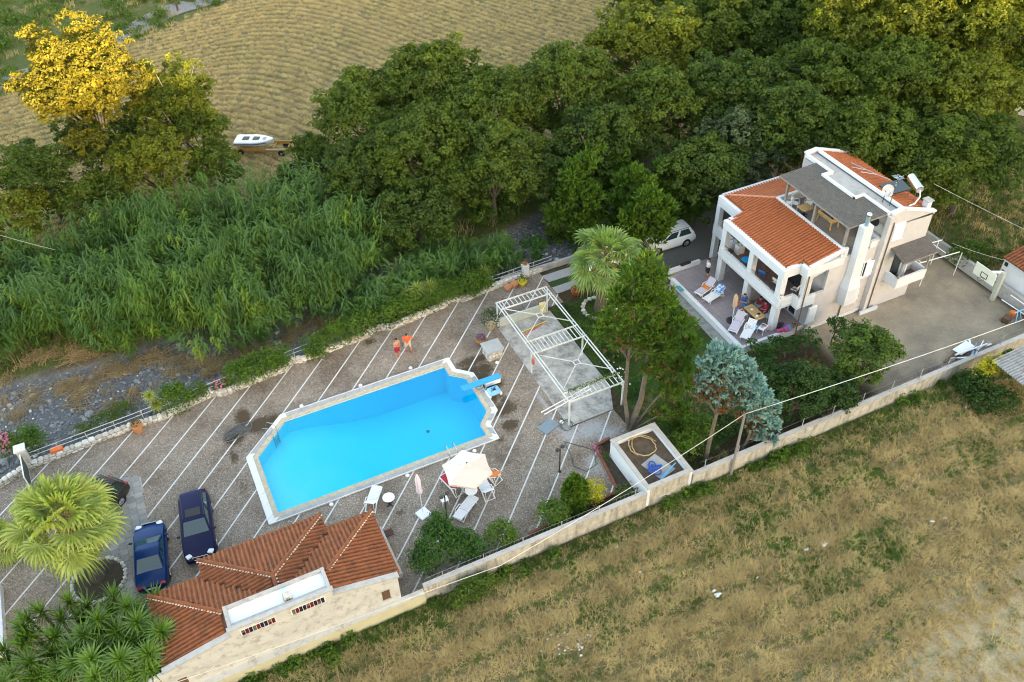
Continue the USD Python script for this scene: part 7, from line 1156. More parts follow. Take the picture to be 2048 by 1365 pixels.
# ================================================================ terrace furniture
def plastic_chair(label, c, rz, zg, group=None, m_=None):
    m_ = m_ or M_plastic; t = thing('plastic_chair', label, 'chair', (c[0], c[1], zg), rz, group); part(t, 'seat', MB().box(-.23, .23, -.23, .23, .41, .45, bev=.02), m_, local=True)
    bk = MB(); bk.tube([(-.22, -.22, .44), (-.32, -.23, .72), (-.36, -.12, .86), (-.37, 0, .89), (-.36, .12, .86), (-.32, .23, .72), (-.22, .22, .44)], .022, 6); part(t, 'back_frame', bk, m_, local=True)
    for k in range(5): y = -.14 + k * .07; part(t, 'back_slat', MB().bar([-.23, y, .45], [-.355, y, .84], .03, .014), m_, local=True)
    for s in (-1, 1):
        part(t, 'armrest', MB().tube([(-.29, s * .25, .62), (.1, s * .28, .64), (.22, s * .25, .45)], .02, 6), m_, local=True)
        for x in (-1, 1): part(t, 'leg', MB().tube([(x * .2, s * .2, .42), (x * .24, s * .25, 0)], [.025, .02], 6), m_, local=True)
    return t
def wood_table(label, c, lx, ly, zg, h, ped=True):
    t = thing('wooden_table', label, 'table', (c[0], c[1], zg))
    part(t, 'top', MB().box(c[0] - lx / 2, c[0] + lx / 2, c[1] - ly / 2, c[1] + ly / 2, zg + h - .035, zg + h, bev=.012), M_wood)
    part(t, 'pedestal', MB().box(c[0] - .05, c[0] + .05, c[1] - .05, c[1] + .05, zg + .05, zg + h - .04), M_trim); part(t, 'foot', MB().bar([c[0] - .35, c[1], zg + .03], [c[0] + .35, c[1], zg + .03], .07, .05), M_trim); part(t, 'foot', MB().bar([c[0], c[1] - .35, zg + .035], [c[0], c[1] + .35, zg + .035], .07, .05), M_trim); return t
wood_table('long wooden dining table under the balcony on the house terrace', (35.65, 1.72), .78, 1.62, FZ, .74)
for k, (q, m_) in enumerate((((35.6, 2.0), M_plastic), ((35.75, 1.4), M_trim), ((35.5, 1.25), M_plastic))): solo('tableware', MB().blob((*q, FZ + .78), (.12, .09, .04), 1, .3), m_, ('white papers on the dining table', 'dark phone on the dining table', 'white cup on the dining table')[k], 'tableware')
plastic_chair('pale grey plastic chair at the near end of the dining table', (36.45, 1.25), math.pi, FZ, None, mat('pale_grey_plastic', (.42, .43, .43), .45, .05)); plastic_chair('white plastic chair tucked under the side of the dining table', (35.05, 2.2), .0, FZ); plastic_chair('white plastic chair pushed to the terrace corner', (35.3, .35), 2.0, FZ)
for k, (c, rz) in enumerate((((40.75, 5.85), -.8), ((41.15, 5.6), -1.0), ((42.0, 5.2), -2.6))): plastic_chair(('white plastic chair nearest the corner of the roof terrace', 'second white plastic chair on the roof terrace beside the first', 'white plastic chair behind the small table on the roof terrace')[k], c, rz, 5.84)
wood_table('small wooden table on the roof terrace', (41.1, 4.55), .95, .8, 5.84, .72)
t = thing('table_football', 'pale wood table football game on the roof terrace', 'table football', (41.85, 2.95, 5.84)); fx, fy = 41.85, 2.95
for a in ((-.38, -.34, -.72, .72), (.34, .38, -.72, .72), (-.34, .34, -.72, -.68), (-.34, .34, .68, .72)): part(t, 'side_panel', MB().box(fx + a[0], fx + a[1], fy + a[2], fy + a[3], 6.44, 6.76), M_wood)
part(t, 'playing_field', MB().box(fx - .34, fx + .34, fy - .68, fy + .68, 6.50, 6.60), mat('green_felt', (.10, .14, .11), .8)); 
for sx in (-1, 1):
    for sy in (-1, 1): part(t, 'leg', MB().bar([fx + sx * .32, fy + sy * .64, 6.46], [fx + sx * .36, fy + sy * .70, 5.85], .08), M_wood)
for k in range(8): y = fy - .58 + k * .165; part(t, 'rod', MB().tube([(fx - .62, y, 6.70), (fx + .55, y, 6.70)], .012, 5), steel); part(t, 'handle', MB().tube([(fx - .72, y, 6.70), (fx - .60, y, 6.70)], .022, 6), M_trim)
M_cloth_b = mat('blue_chair_cloth', (.03, .12, .36), .9, .1); M_cloth_w = mat('white_chair_cloth', (.60, .59, .55), .9, .06)
for k, (c, rz, cl, lb) in enumerate((((37.0, 3.1), .4, M_cloth_b, 'director chair with blue cloth on the balcony'), ((37.3, 1.9), .2, M_cloth_w, 'director chair with white cloth on the balcony nearest the front corner'), ((37.9, .7), 1.9, M_cloth_w, 'director chair with white cloth by the side rail of the balcony'), ((37.75, 3.4), 2.6, M_dwood, 'dark wooden chair at the back of the balcony'))):
    t = thing('director_chair', lb, 'chair', (*c, 2.62), rz); part(t, 'seat', MB().box(-.22, .22, -.24, .24, .44, .46), cl, local=True); part(t, 'back', MB().box(-.27, -.25, -.25, .25, .68, .88), cl, local=True)
    for s in (-1, 1): part(t, 'armrest', MB().box(-.26, .24, s * .26 - .02, s * .26 + .02, .64, .67), M_dwood, local=True); part(t, 'leg', MB().bar([-.2, s * .25, .0], [.2, s * .25, .45], .035), M_dwood, local=True); part(t, 'leg', MB().bar([.2, s * .25, .0], [-.24, s * .25, .88], .035), M_dwood, local=True)
solo('balcony_stove', MB().box(36.3, 36.7, 6.1, 6.55, 3.06, 3.16, bev=.02).lathe((36.5, 6.3, 3.16), [(.15, 0), (.15, .03), (0, .03)], 12), M_trim, 'dark camping stove on the balcony ledge', 'stove')
t = thing('balcony_cabinet', 'white cabinet with plant pot at the far end of the balcony', 'cabinet', (37.4, 6.9, 2.62)); part(t, 'box', MB().box(37.1, 37.7, 6.1, 6.6, 2.62, 3.35, bev=.02), M_plastic); part(t, 'plant', lobe_leaves([((37.4, 6.35, 3.5), (.25, .2, .25))], 500, .12), L_hedge)
M_towels = [mat('towel_%d' % k, c, .95, .12, 6) for k, c in enumerate(((.55, .57, .6), (.15, .32, .52), (.45, .06, .14), (.5, .30, .32), (.10, .28, .45), (.03, .03, .04), (.32, .10, .40)))]
for k, (c, mi, lb) in enumerate((((34.7, .95), 0, 'white towel heaped on the terrace table by the shrub'), ((35.1, .62), 1, 'blue and white towel beside the white one'), ((35.7, .3), 3, 'pale pink towel near the front pillar'), ((36.5, -.3), 2, 'red towel over the low terrace wall'), ((36.9, -.34), 6, 'violet towel next to the red one on the low wall'), ((37.2, -.38), 4, 'blue towel on the low terrace wall'), ((36.75, .1), 5, 'black bag behind the towels by the pillar'))):
    g = np.random.default_rng(k); mb = MB(); zt = FZ + (.30 if k < 3 else .22)
    for j in range(5): mb.blob((c[0] + g.normal(0, .13), c[1] + g.normal(0, .08), zt + g.random() * .15), (.18, .13, .10), 2, .6)
    solo('towel' if k < 6 else 'bag', mb, M_towels[mi], lb, 'towel' if k < 6 else 'bag', smooth=True, kind='stuff')
solo('folded_cover', MB().obox((34.7, 8.95, .80), (.45, .14, .09), .05, .05), M_trim, 'black bag lying on the white wall at the far end of the terrace', 'bag'); p = at(1360, 579, .5); solo('blue_cushion', MB().obox((p[0], p[1], .56), (.16, .3, .06), .0, .03), mat('teal_cloth', (.05, .22, .27), .9), 'teal cloth lying on the terrace edge wall', 'cloth')
# pots
M_terra = mat('terracotta', (.42, .19, .085), .85, .12, 5); M_yel = mat('yellow_glaze', (.55, .42, .02), .4, .1)
def pot(label, c, r, h, m_, plant=None, lm=None, pr=.4, flowers=None, zg=0.0):
    t = thing('plant_pot', label, 'plant pot', (*c, zg)); part(t, 'pot', MB().lathe((*c, zg), [(r * .62, 0), (r * .95, h * .55), (r, h * .9), (r * 1.08, h * .92), (r * 1.08, h), (r * .92, h), (r * .9, h * .9), (0, h * .88)], 16), m_, 40)
    if plant: part(t, 'plant', lobe_leaves([((*c, zg + h + plant * .45), (pr, pr, plant * .55))], 900, .13, up=.2), lm or L_hedge)
    if flowers is not None: d = unit(rng.normal(size=(60, 3))); d[:, 2] = abs(d[:, 2]); part(t, 'flowers', cards(np.array([*c, zg + h + .12]) + d * [.32, .32, .26], unit(d + [0, 0, .5]), .12), flowers)
pot('big terracotta urn with low plant by the small yucca', (-5.7, 11.0), .36, .75, M_terra, .25, L_dark, .3); pot('terracotta pot at the end of the stone wall', (21.7, 13.2), .30, .38, M_terra); pot('second terracotta pot beside the first at the wall end', (22.3, 13.3), .30, .38, M_terra); pot('yellow pot with a leafy plant by the white pillar', (22.95, 13.25), .34, .36, M_yel, .5, L_hedge, .35)
pot('beige pot with a tall dark shrub at the pergola corner', (18.7, 9.75), .34, .45, mat('beige_clay', (.42, .32, .19), .8, .1), 1.3, L_dark, .6); pot('red pot in the garden behind the pergola', (26.0, 10.4), .38, .55, mat('red_clay', (.30, .05, .025), .6, .1), .15, L_dark, .25); pot('terracotta trough of violet and white petunias by the barbecue', (17.45, 8.7), .40, .42, M_terra, .25, L_shrub, .35, M_violet); pot('small pot on the low terrace wall by the house', (37.45, -.42), .16, .24, M_terra, .15, L_dark, .14, zg=.55)
t = thing('white_pillar', 'short white pillar with a flower pot at the end of the river wall', 'pillar', (23.6, 14.1, 0)); part(t, 'shaft', MB().box(23.4, 23.85, 13.9, 14.3, 0, 1.0), wall_white); part(t, 'cap', MB().box(23.36, 23.89, 13.86, 14.34, 1.0, 1.06), wall_white); pot('pot of dry red brown flowers on the white pillar', (23.62, 14.1), .18, .2, M_terra, .25, L_conb, .3, zg=1.06)
solo('orange_crate', MB().obox((-10.55, 11.35, .48), (.36, .20, .13), .05, .03), mat('orange_plastic', (.62, .14, .03), .5, .1), 'orange plastic box on the stone wall beside the gate', 'box'); solo('float', MB().blob((19.3, 4.15, 1.25), (.10, .10, .30), 2), mat('orange_red_plastic', (.50, .10, .04), .4), 'orange red float hanging on a pergola post', 'float', smooth=True)
# ================================================================ people
import manifold3d as m3
M_skin = mat('tanned_skin', (.42, .215, .13), .55, .06, 8); M_hair = mat('dark_hair', (.018, .013, .01), .7, .2, 20)
def hullbones(B, refine=.035, it=6):
    S = lambda p, r: m3.Manifold.sphere(r, 14).translate([float(x) for x in p]); ms = [m3.Manifold.batch_hull([S(a, ra), S(b, rb)]) for a, ra, b, rb in B]; u = m3.Manifold.batch_boolean(ms, m3.OpType.Add).refine_to_length(refine); q = u.to_mesh(); tm = trimesh.Trimesh(np.array(q.vert_properties)[:, :3], np.array(q.tri_verts), process=True); trimesh.smoothing.filter_taubin(tm, iterations=it); return tm
def person(label, c, rz, J, cloth, zg=0.0, hair=M_hair, hl=.0):
    """J: joints in the person's own axes (x ahead, y left): hip, chest, neck, head, and per side shoulder, elbow, hand, hipj, knee, ankle."""
    t = thing('person', label, 'person', (*c, zg), rz); B = []; A = np.array; j = {k: A(v, float) for k, v in J.items()}
    B += [(j['hip'] + [0, .06, 0], .115, j['hip'] - [0, .06, 0], .115), (j['hip'], .125, j['chest'], .125), (j['chest'] + [0, .09, .06], .105, j['chest'] - [0, .09, -.06], .105), (j['hip'] + [0, .05, .05], .105, j['chest'] + [0, .08, .05], .11), (j['hip'] - [0, .05, -.05], .105, j['chest'] - [0, .08, -.05], .11), (j['chest'] + [0, 0, .1], .08, j['neck'], .058), (j['neck'], .055, j['head'] - [0, 0, .05], .058), (j['head'] - [0, 0, .02], .088, j['head'] + [0, 0, .05], .095), (j['head'] + A([.05, 0, -.06]), .055, j['head'] + [.02, 0, 0], .085), (j['head'] + [.105, 0, -.01], .014, j['head'] + [.09, 0, .03], .012)]
    for s in 'LR':
        sg = 1 if s == 'L' else -1; g = lambda k: j[k + s]; hd = unit(g('hand') - g('elbow')); sd = unit(np.cross(hd, [0, 0, 1.0]) + 1e-6)
        B += [(j['head'] + [-.005, sg * .092, -.01], .022, j['head'] + [-.01, sg * .095, .03], .02), (j['chest'] + [0, sg * .1, .1], .075, g('sho'), .062), (g('sho'), .058, g('elbow'), .042), (g('elbow'), .042, g('hand'), .028), (g('hand'), .032, g('hand') + hd * .07, .034), (g('hand') + hd * .01, .018, g('hand') + hd * .055 + sd * .055 * sg, .011)]
        for q, l in ((-.036, .065), (-.013, .078), (.011, .072), (.034, .055)): f0 = g('hand') + hd * .075 + sd * q; B += [(f0, .0115, f0 + hd * l * .5 - [0, 0, .008], .0105), (f0 + hd * l * .5 - [0, 0, .008], .0105, f0 + hd * l - [0, 0, .026], .009)]
        ft = A([1, 0, 0]) if 'toe' not in j else j['toe']; B += [(j['hip'] + [0, sg * .09, -.04], .105, g('knee'), .062), (g('knee'), .062, g('ankle') + A([-.015, 0, .16]), .054), (g('ankle') + A([-.015, 0, .16]), .054, g('ankle'), .038), (g('ankle') + A([-.03, 0, -.04]), .034, g('ankle') + ft * .16 - A([0, 0, .05]), .030)]
    part(t, 'body', hullbones(B), M_skin, True, local=True) if False else part(t, 'body', (lambda q: (q.vertices, q.faces))(hullbones(B)), M_skin, True, local=True)
    hb = [(j['head'] + [-.03, 0, .06], .098, j['head'] + [.02, 0, .085], .085), (j['head'] + [-.04, 0, .0], .085, j['head'] + [-.045, 0, -.02 - hl], .06)]; q = hullbones(hb, .04, 3); part(t, 'hair', (q.vertices, q.faces), hair, True, local=True)
    for nm, m_, bones in cloth(j): q = hullbones(bones, .04, 4); part(t, nm, (q.vertices, q.faces), m_, True, local=True)
    for s in (-1, 1): part(t, 'eye', MB().blob(j['head'] + A([.088, s * .034, .012]), .012, 1), M_trim, local=True)
    return t
def torso(j, r=.02, lo=0.0): return [(j['hip'] + [0, .06, lo], .122 + r, j['hip'] - [0, .06, -lo], .122 + r), (j['hip'] + [0, 0, lo], .13 + r, j['chest'], .13 + r), (j['chest'] + [0, .1, .06], .108 + r, j['chest'] - [0, .1, -.06], .108 + r), (j['hip'] + [0, .05, .06], .108 + r, j['chest'] + [0, .08, .05], .113 + r), (j['hip'] - [0, .05, -.06], .108 + r, j['chest'] - [0, .08, -.05], .113 + r)]
def sleeves(j, f=.6, r=.02): return [x for s in 'LR' for x in ((j['chest'] + [0, .1 * (1 if s == 'L' else -1), .1], .078 + r, j['sho' + s], .066 + r), (j['sho' + s], .062 + r, j['sho' + s] + (j['elbow' + s] - j['sho' + s]) * f, .052 + r))]
def legs(j, f=.8, r=.02): return [x for s in 'LR' for sg in ((1 if s == 'L' else -1),) for x in ((j['hip'] + [0, .06 * sg, .02], .12 + r, j['hip'] + [0, .09 * sg, -.05], .108 + r), (j['hip'] + [0, .09 * sg, -.05], .108 + r, j['hip'] + [0, .09 * sg, -.05] + (j['knee' + s] - j['hip'] - [0, .09 * sg, -.05]) * f, .078 + r))]
def feet(j): return [x for s in 'LR' for x in ((j['ankle' + s] + np.array([-.03, 0, -.03]), .044, j['ankle' + s] + (j['toe'] if 'toe' in j else np.array([1, 0, 0])) * .17 - np.array([0, 0, .045]), .040),)]
STAND = dict(hip=(0, 0, .98), chest=(.01, 0, 1.32), neck=(.0, 0, 1.52), head=(.03, 0, 1.68), shoL=(0, .20, 1.44), shoR=(0, -.20, 1.44), elbowL=(-.02, .27, 1.16), elbowR=(-.02, -.27, 1.16), handL=(.08, .26, .93), handR=(.08, -.26, .93), kneeL=(.03, .11, .52), kneeR=(.03, -.11, .52), ankleL=(-.02, .12, .10), ankleR=(-.02, -.12, .10))
M_shorts = mat('red_shorts', (.30, .012, .03), .85, .1); M_shirt = mat('orange_red_shirt', (.62, .10, .035), .85, .1); M_beige = mat('beige_shorts', (.48, .38, .27), .85, .08); M_shoe = mat('red_shoes', (.42, .03, .04), .6); M_whitetop = mat('white_top', (.66, .64, .68), .85, .04); M_black = mat('black_cloth', (.012, .012, .014), .85); M_maroon = mat('maroon_shirt', (.13, .014, .03), .85, .1); M_crim = mat('crimson_dress', (.28, .02, .05), .85, .1); M_bluesh = mat('blue_dress', (.025, .12, .36), .85, .12)
p1 = dict(STAND); p1.update(elbowL=(.06, .25, 1.17), elbowR=(.06, -.25, 1.17), handL=(.28, .06, 1.26), handR=(.28, -.05, 1.24), head=(.07, 0, 1.66))
person('man in red shorts with bare chest standing by the pool', (11.7, 10.0), -1.2, p1, lambda j: [('shorts', M_shorts, legs(j, .75))])
p2 = dict(STAND); p2.update(hip=(-.04, 0, .97), chest=(.04, 0, 1.30), neck=(.09, 0, 1.49), head=(.14, .0, 1.64), shoL=(.06, .2, 1.42), shoR=(.06, -.2, 1.42), elbowL=(-.08, .44, 1.20), elbowR=(.10, -.28, 1.14), handL=(.02, .20, 1.06), handR=(.26, -.12, 1.14), kneeL=(.02, .16, .52), kneeR=(.0, -.16, .52), ankleL=(.02, .2, .10), ankleR=(-.14, -.18, .10))
person('man in orange shirt and beige shorts leaning forward beside the pool', (12.55, 10.2), -1.9, p2, lambda j: [('shirt', M_shirt, torso(j, .02) + sleeves(j)), ('shorts', M_beige, legs(j, .85)), ('shoes', M_shoe, feet(j))])
p3 = dict(STAND); p3.update(elbowL=(-.10, .26, 1.18), elbowR=(-.10, -.26, 1.18), handL=(-.12, .12, 1.0), handR=(-.12, -.10, 1.0))
p = at(1413, 556, FZ); person('woman in white top and black skirt standing on the house terrace', (p[0], p[1]), math.pi * .9, p3, lambda j: [('top', M_whitetop, torso(j, .012, .05) + sleeves(j, .35, .012)), ('skirt', M_black, legs(j, .72, .035) + [(j['hip'], .14, j['hip'] - [0, 0, .25], .17)])], FZ, hl=.10)
SIT = dict(hip=(0, 0, .52), chest=(-.03, 0, .86), neck=(.0, 0, 1.06), head=(.05, 0, 1.21), shoL=(0, .20, .98), shoR=(0, -.20, .98), elbowL=(.10, .27, .74), elbowR=(.10, -.27, .74), handL=(.34, .16, .80), handR=(.34, -.14, .80), kneeL=(.44, .12, .52), kneeR=(.44, -.12, .52), ankleL=(.42, .13, .10), ankleR=(.42, -.13, .10))
M_ch = [mat('blue_chair', (.03, .13, .38), .6), mat('orange_chair', (.5, .14, .02), .6)]
for c, rz, m_, lb, nm, cm, clb in (((35.75, 3.15), -1.57, M_bluesh, 'person in blue seated at the far end of the dining table', 'dress', M_ch[1], 'orange chair under the person in blue'), ((36.6, 2.35), 3.3, M_maroon, 'person in dark maroon shirt seated behind the dining table', 'shirt', M_dwood, 'dark chair under the person in maroon'), ((36.62, 1.78), 3.0, M_crim, 'person in crimson seated at the dining table next to the grey chair', 'dress', M_dwood, 'dark chair under the person in crimson')):
    person(lb, c, rz, SIT, (lambda mm, n_: lambda j: [(n_, mm, torso(j, .02) + sleeves(j)), ('trousers', M_towels[4] if mm is M_maroon else mm, legs(j, .9))])(m_, nm), FZ, hl=.08 if m_ is not M_maroon else 0); plastic_chair(clb, c, rz, FZ, None, cm)
# ================================================================ yard, neighbours, field
t = thing('basketball_hoop', 'basketball hoop with white backboard on a concrete post in the yard', 'basketball hoop', (52.7, -4.1, 0)); part(t, 'post', MB().bar([52.72, -4.1, 0], [52.72, -4.1, 2.55], .28), mat('pale_green_concrete', (.36, .37, .32), .9, .1, 3)); part(t, 'arm', MB().bar([52.7, -4.0, 2.5], [51.75, -3.5, 2.5], .12, .16), M_plastic)
part(t, 'backboard', MB().box(51.62, 51.68, -4.35, -2.55, 1.85, 2.85), mat('cream_board', (.60, .60, .50), .6, .05, 3)); part(t, 'target_square', MB().box(51.605, 51.618, -3.75, -3.70, 2.0, 2.42).box(51.605, 51.618, -3.22, -3.17, 2.0, 2.42).box(51.605, 51.618, -3.70, -3.22, 2.37, 2.42).box(51.605, 51.618, -3.70, -3.22, 2.0, 2.05), M_trim); part(t, 'rim', MB().tube([(51.38 + .22 * math.cos(a), -3.46 + .22 * math.sin(a), 1.98) for a in np.linspace(0, 6.283, 17)], .014, 5), M_iron)
t = thing('clothes_line', 'white metal clothes line frame beside the back balcony', 'clothes line', (51, 0, 0)); 
for v0 in (-.55, 1.15): part(t, 'top_bar', MB().tube([(48.3, v0 + .35, 2.15), (52.3, v0 + .0, 2.15)], .035, 6), M_plastic)
for q in ((49.25, -.5), (52.4, -.7), (51.9, 1.1)): part(t, 'post', MB().tube([(*q, 0), (*q, 2.15)], .03, 6), M_plastic)
for u in (48.9, 51.3): part(t, 'cross_bar', MB().tube([(u, -.2, 2.15), (u, 1.4, 2.15)], .028, 6), M_plastic)
t = thing('back_wall', 'low grey concrete wall closing the bare yard', 'wall', (53.6, 0, 0)); part(t, 'panel', MB().box(53.5, 53.7, -8.4, 6.0, -.2, .95), M_conc); part(t, 'coping', MB().box(53.46, 53.74, -8.4, 6.0, .95, 1.0), M_conc); 
for v0 in (2.0, 4.2, -.4): part(t, 'fence_post', MB().tube([(53.6, v0, 1.0), (53.6, v0, 2.0)], .03, 5), steel)
t = thing('white_shed', 'white rendered shed with red tiled roof at the right edge', 'shed', (56, -5.5, 0)); part(t, 'wall', MB().box(54.1, 58.5, -8.0, -2.95, 0, 2.6), wall_white); 
part(t, 'roof_deck', MB().raw([[53.9, -2.8, 2.62], [58.6, -2.8, 3.5], [58.6, -8.2, 3.5], [53.9, -8.2, 2.62]], [[0, 3, 2, 1]]), M_tile_old); sr = np.array([1, 0, .187]); sr /= np.linalg.norm(sr); roof_tiles(t, (53.9, -8.2, 2.65), (0, 1, 0), sr, 22, 12, [(53.9, -8.2), (58.6, -8.2), (58.6, -2.8), (53.9, -2.8)], M_tile_old, .245, .38)
for z_ in (2.2, 1.5): part(t, 'meter_box', MB().box(54.05, 54.1, -3.35, -3.1, z_ - .15, z_ + .15), M_trim)
t = thing('corrugated_roof', 'grey corrugated sheet roof of a low shelter at the right edge', 'shelter', (47, -11.5, 0)); v = []
for i in range(2):
    for k in range(81): v.append([45.5 + i * 3.3, -9.95 - k * .05, 1.95 + i * .15 + .045 * math.cos(k * math.pi / 2.0)])
part(t, 'sheet', MB().raw(v, [[k, k + 1, 82 + k, 81 + k] for k in range(80)]), mat('weathered_sheet', (.27, .265, .255), .8, .2, 2, dirt=(.13, .12, .11), dscale=3))
for q in ((45.6, -9.9), (45.5, -13.2), (48.5, -9.9)): part(t, 'post', MB().tube([(*q, -.2), (*q, 1.9)], .05, 6), M_dwood)
t = thing('scrap_pile', 'heap of boards, white tubes and sticks against the field wall', 'scrap', (46.5, -7.6, 0)); g = np.random.default_rng(4); M_scr = [M_plastic, M_dwood, M_beam, pale_blue]
for k in range(26): a = g.normal(.15, .35); L = g.uniform(.5, 2.2); c = np.array([46.4 + g.normal(0, 1.0), -7.75 + g.normal(0, .22)]); d = np.array([math.cos(a), math.sin(a)]) * L / 2; part(t, 'board', MB().bar([*(c - d), .06 + g.random() * .2], [*(c + d), .08 + g.random() * .35], g.uniform(.04, .16), .03), M_scr[int(g.choice(4, p=[.2, .45, .3, .05]))])
part(t, 'white_panel', MB().obox((46.6, -7.2, .35), (.75, .35, .02), .15, mat=None), M_plastic); part(t, 'white_tube', MB().tube([(45.4, -7.55, .5), (48.1, -7.75, .55)], .06, 7), M_plastic)
t = thing('branch_pile', 'heap of dry sticks and rubble lying along the wall', 'branches', (43.5, -7.9, 0)); mb = MB()
for k in range(60): a = g.uniform(0, 6.28); c = np.array([43.3 + g.normal(0, .9), -7.9 + g.normal(0, .2)]); L = g.uniform(.2, .7); mb.tube([(*(c - [L * math.cos(a), L * .5 * math.sin(a)]), .05), (*(c + [L * math.cos(a), L * .5 * math.sin(a)]), g.uniform(.1, .5))], .02, 4, cap=False)
part(t, 'sticks', mb, M_beam, kind='stuff')
t = thing('yard_junk', 'blue trestle and dark junk in the corner of the yard', 'junk', (52.2, -7.2, 0)); p = at(2030, 640); part(t, 'trestle', MB().bar([p[0] - .3, p[1] - .3, 0], [p[0] - .1, p[1], .8], .05).bar([p[0] + .3, p[1] - .3, 0], [p[0] + .1, p[1], .8], .05).bar([p[0] - .4, p[1], .8], [p[0] + .5, p[1], .8], .06), pale_blue); part(t, 'bucket', MB().lathe((p[0] + .1, p[1] + .4, 0), [(.18, 0), (.22, .4), (0, .38)], 12), M_orange); part(t, 'box', MB().obox((p[0] - .7, p[1] + .2, .2), (.3, .25, .2), .3, .02), M_dwood)
t = thing('pipe_frame', 'two pale pipes lying along the back wall', 'pipes', (53, -6, 0)); part(t, 'pipe', MB().tube([(53.0, -4.6, .3), (53.2, -8.2, .3)], .04, 6), M_plastic); part(t, 'pipe', MB().tube([(53.35, -4.9, .8), (53.4, -8.2, .8)], .04, 6), M_plastic)
M_cable = mat('pale_cable', (.55, .52, .45), .8, .05)
t = thing('cable_pole', 'weathered wooden pole standing at the field wall', 'pole', (26.2, -8.75, 0)); part(t, 'shaft', MB().tube([(26.2, -8.8, -.3), (26.25, -8.8, 5.2)], [.09, .07], 8), M_beam)
def sag(a, b, s, n=24): a, b = np.array(a, float), np.array(b, float); q = np.linspace(0, 1, n)[:, None]; p = a + (b - a) * q; p[:, 2] -= (4 * s * q * (1 - q))[:, 0]; return p
e1 = at(2300, 545, 6.0); solo('cable', MB().tube(sag((26.25, -8.8, 5.15), (e1[0], e1[1], 6.0), .35), .022, 5), M_cable, 'pale overhead cable running from the wooden pole to the right edge', 'cable'); e2 = at(870, 1178, 1.4); e3 = at(300, 1350, 1.6); solo('cable', MB().tube(np.vstack([sag((26.25, -8.8, 5.15), at(1000, 1132, 2.4), .25), sag(at(1000, 1132, 2.4), at(870, 1178, 1.6), .0)[1:], sag(at(870, 1178, 1.6), at(250, 1400, 2.2), .15)[1:]]), .018, 5), M_cable, 'pale overhead cable running down from the pole along the wall', 'cable')
for a, b, z0, z1, lb in (((1868, 368), (2200, 530), 7.0, 6.0, 'thin grey wire from the back roof to the right edge'), ((-60, 452), (110, 500), 5.0, 4.5, 'thin wire crossing above the reeds at the left edge'), ((1905, 487), (2015, 522), 2.3, 2.6, 'thin line from the clothes posts to the white shed')): solo('wire', MB().tube(sag(at(*a, z0), at(*b, z1), .1), .014, 4), M_cable, lb, 'wire')
# boat on its trailer in the back field
bd = np.array([11.7 - 8.35, 41.15 - 43.1]); bd /= np.linalg.norm(bd); ba = math.atan2(bd[1], bd[0]); bc = (9.75, 42.3); zb_ = float(hz(*bc)) + .0
t = thing('boat', 'small white motor boat with blue stripe lying on a trailer', 'boat', (*bc, zb_), ba); st = []; xs = np.linspace(-1.75, 1.85, 12)
for x in xs: q = (x + 1.75) / 3.6; w = .78 * (1 - max(0, (q - .45) / .55) ** 2.2) + .02; kz = .62 + .30 * max(0, (q - .6) / .4) ** 2; tz = 1.22 + .10 * q; st.append([[x, 0, kz], [x, w * .6, kz + .12], [x, w * .93, kz + .34], [x, w, tz], [x, w * .80, tz + .05]])
def half(sg, c0, c1): v = np.array(st)[:, c0:c1] * [1, sg, 1]; n = c1 - c0; v = v.reshape(-1, 3); f = np.array([[i * n + k, i * n + k + 1, (i + 1) * n + k + 1, (i + 1) * n + k] for i in range(11) for k in range(n - 1)]); return v, (f if sg < 0 else f[:, ::-1])
m = MB(); [m.raw(*half(s, 0, 4)) for s in (1, -1)]; e = np.array(st[0]); m.raw(np.vstack([e[:4], e[1:4] * [1, -1, 1]]), [[0, 1, 4], [1, 2, 5], [1, 5, 4], [2, 3, 6], [2, 6, 5]]); M_gel = mat('white_gelcoat', (.68, .69, .70), .3, .04, 2, coat=.4); part(t, 'hull', m, M_gel, 40, local=True); dk = MB()
dv = []; 
for s_ in st: x, w, z_ = s_[0][0], s_[3][1], s_[3][2]; dv += [[x, -w, z_], [x, -w * .8, z_ + .05], [x, -w * .45, z_ + .06], [x, 0, z_ + .07], [x, w * .45, z_ + .06], [x, w * .8, z_ + .05], [x, w, z_]]
ff = [[i * 7 + k, i * 7 + k + 1, i * 7 + 8 + k, i * 7 + 7 + k] for i in range(11) for k in range(6) if not (k in (2, 3) and i in (2, 3, 5, 6))]; dk.raw(dv, np.array(ff)[:, ::-1]); part(t, 'deck', dk, M_gel, local=True)
part(t, 'cockpit', MB().box(-1.35, .65, -.42, .42, .95, 1.0), mat('grey_beige_deck', (.34, .31, .25), .8, .1), local=True); part(t, 'hatch', MB().box(.85, 1.15, -.2, .2, 1.36, 1.40), mat('grey_hatch', (.3, .31, .32), .5), local=True)
sv_ = []; [sv_.append([s_[0][0], -s_[3][1] * 1.012, s_[3][2] - dz]) for s_ in st[:10] for dz in (.10, .20)]; sv2 = [[a, -b, c] for a, b, c in sv_]; f4 = np.array([[2 * i, 2 * i + 1, 2 * i + 3, 2 * i + 2] for i in range(9)]); part(t, 'blue_stripe', MB().raw(sv_, f4).raw(sv2, f4[:, ::-1]), mat('navy_stripe', (.03, .09, .24), .4), local=True)
t = thing('boat_trailer', 'long ochre wooden framed trailer under the white boat', 'trailer', (*bc, zb_), ba); M_och = mat('ochre_planks', (.36, .20, .045), .8, .15, 4)
for s in (-1, 1): part(t, 'side_board', MB().box(-1.5, 3.2, s * .72 - .05, s * .72 + .05, .42, .72), M_och, local=True)
for x in (-1.4, .2, 1.8, 3.1): part(t, 'cross_bar', MB().box(x - .06, x + .06, -.67, .67, .45, .58), M_och, local=True)
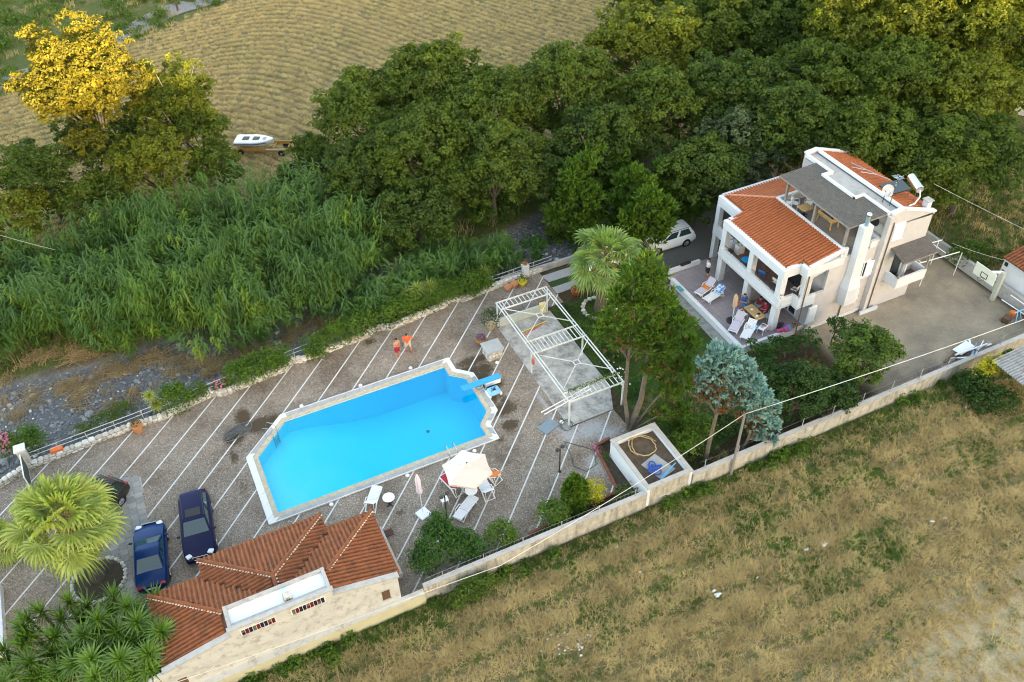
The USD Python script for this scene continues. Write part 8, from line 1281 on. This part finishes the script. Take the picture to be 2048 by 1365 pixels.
part(t, 'white_rail', MB().box(1.2, 3.1, -.80, -.775, .60, .68), M_plastic, local=True)
for x in (-1.25, 2.6):
    for s in (-1, 1): w_ = part(t, 'wheel', MB().tube([(x, s * .70, .30), (x, s * .74, .30), (x, s * .90, .30), (x, s * .93, .30)], [.24, .30, .30, .24], 16), M_tyre, local=True); part(w_, 'hub', MB().tube([(x, s * .925, .3), (x, s * .945, .3)], .12, 10), M_rim, local=True)
part(t, 'fender', MB().tube([(3.1, .62, .62), (3.35, .62, .72), (3.5, .62, .5), (3.45, .62, .28)], .07, 6), M_tyre, local=True)
# litter in the field
M_pap = mat('white_plastic_litter', (.66, .66, .68), .7, .08)
def litter(c, r, g): mb = MB(); n = g.integers(3, 6); [mb.blob((c[0] + g.normal(0, r * .5), c[1] + g.normal(0, r * .3), c[2] + .05 + g.random() * .04), (r * g.uniform(.3, .7), r * g.uniform(.15, .4), .02 + .03 * g.random()), 1, .8) for _ in range(n)]; return mb
for k, (q, r, lb) in enumerate((((1435, 1190), .30, 'large torn white plastic sheet lying in the dry field'), ((1427, 1183), .22, 'curled strip of white plastic beside the large torn sheet'), ((1650, 1090), .3, 'white plastic strip in the upper right of the field'), ((1235, 1095), .14, 'white scrap near the small green patch below the wall'), ((1865, 1042), .16, 'white scrap far right in the dry field'), ((1612, 1100), .16, 'pale scrap left of the plastic strip'), ((1888, 1036), .14, 'white scrap on the far right beside another'), ((1280, 1145), .10, 'small white scrap below the green patch'), ((1515, 1155), .12, 'white scrap above the torn sheet to the right'), ((1930, 815), .16, 'pale bag near the shelter at the right edge'), ((1365, 900), .0, ''))):
    if r: r *= .75; p = at(*q); p[2] = hz(p[0], p[1]); solo('litter', litter(p, r, np.random.default_rng(k)), M_pap, lb, 'litter', kind='stuff')
mb = MB(); g = np.random.default_rng(99)
for k in range(70): p = at(1130 + g.normal(0, 30) + (k % 3) * 12, 1292 - (k % 3) * 9 + g.normal(0, 12)); mb.blob((p[0], p[1], hz(p[0], p[1]) + .04), (g.uniform(.03, .09), g.uniform(.02, .06), .02), 1, .7)
solo('litter_patch', mb, M_pap, 'patch of many small white scraps at the bottom of the field', 'litter', None, 'stuff')
# far right: white walls beyond the wood; a pole by the road
t = thing('white_garden_wall', 'low white garden walls beyond the wood at the right edge', 'wall', (78, 16, 0)); a, b, c = at(1985, 185), at(2090, 200), at(2110, 245)
part(t, 'panel', MB().bar([a[0], a[1], .7], [b[0], b[1], .7], .3, 1.4), wall_white); a2 = at(2020, 225); part(t, 'panel', MB().bar([a2[0], a2[1], .6], [c[0], c[1], .6], .3, 1.2), wall_white)
p = at(356, 22); t = thing('roadside_pole', 'dark pole beside the road at the top left', 'pole', (p[0], p[1], 0)); part(t, 'shaft', MB().tube([(p[0], p[1], -.2), (p[0], p[1], 7)], .11, 7), M_dwood)
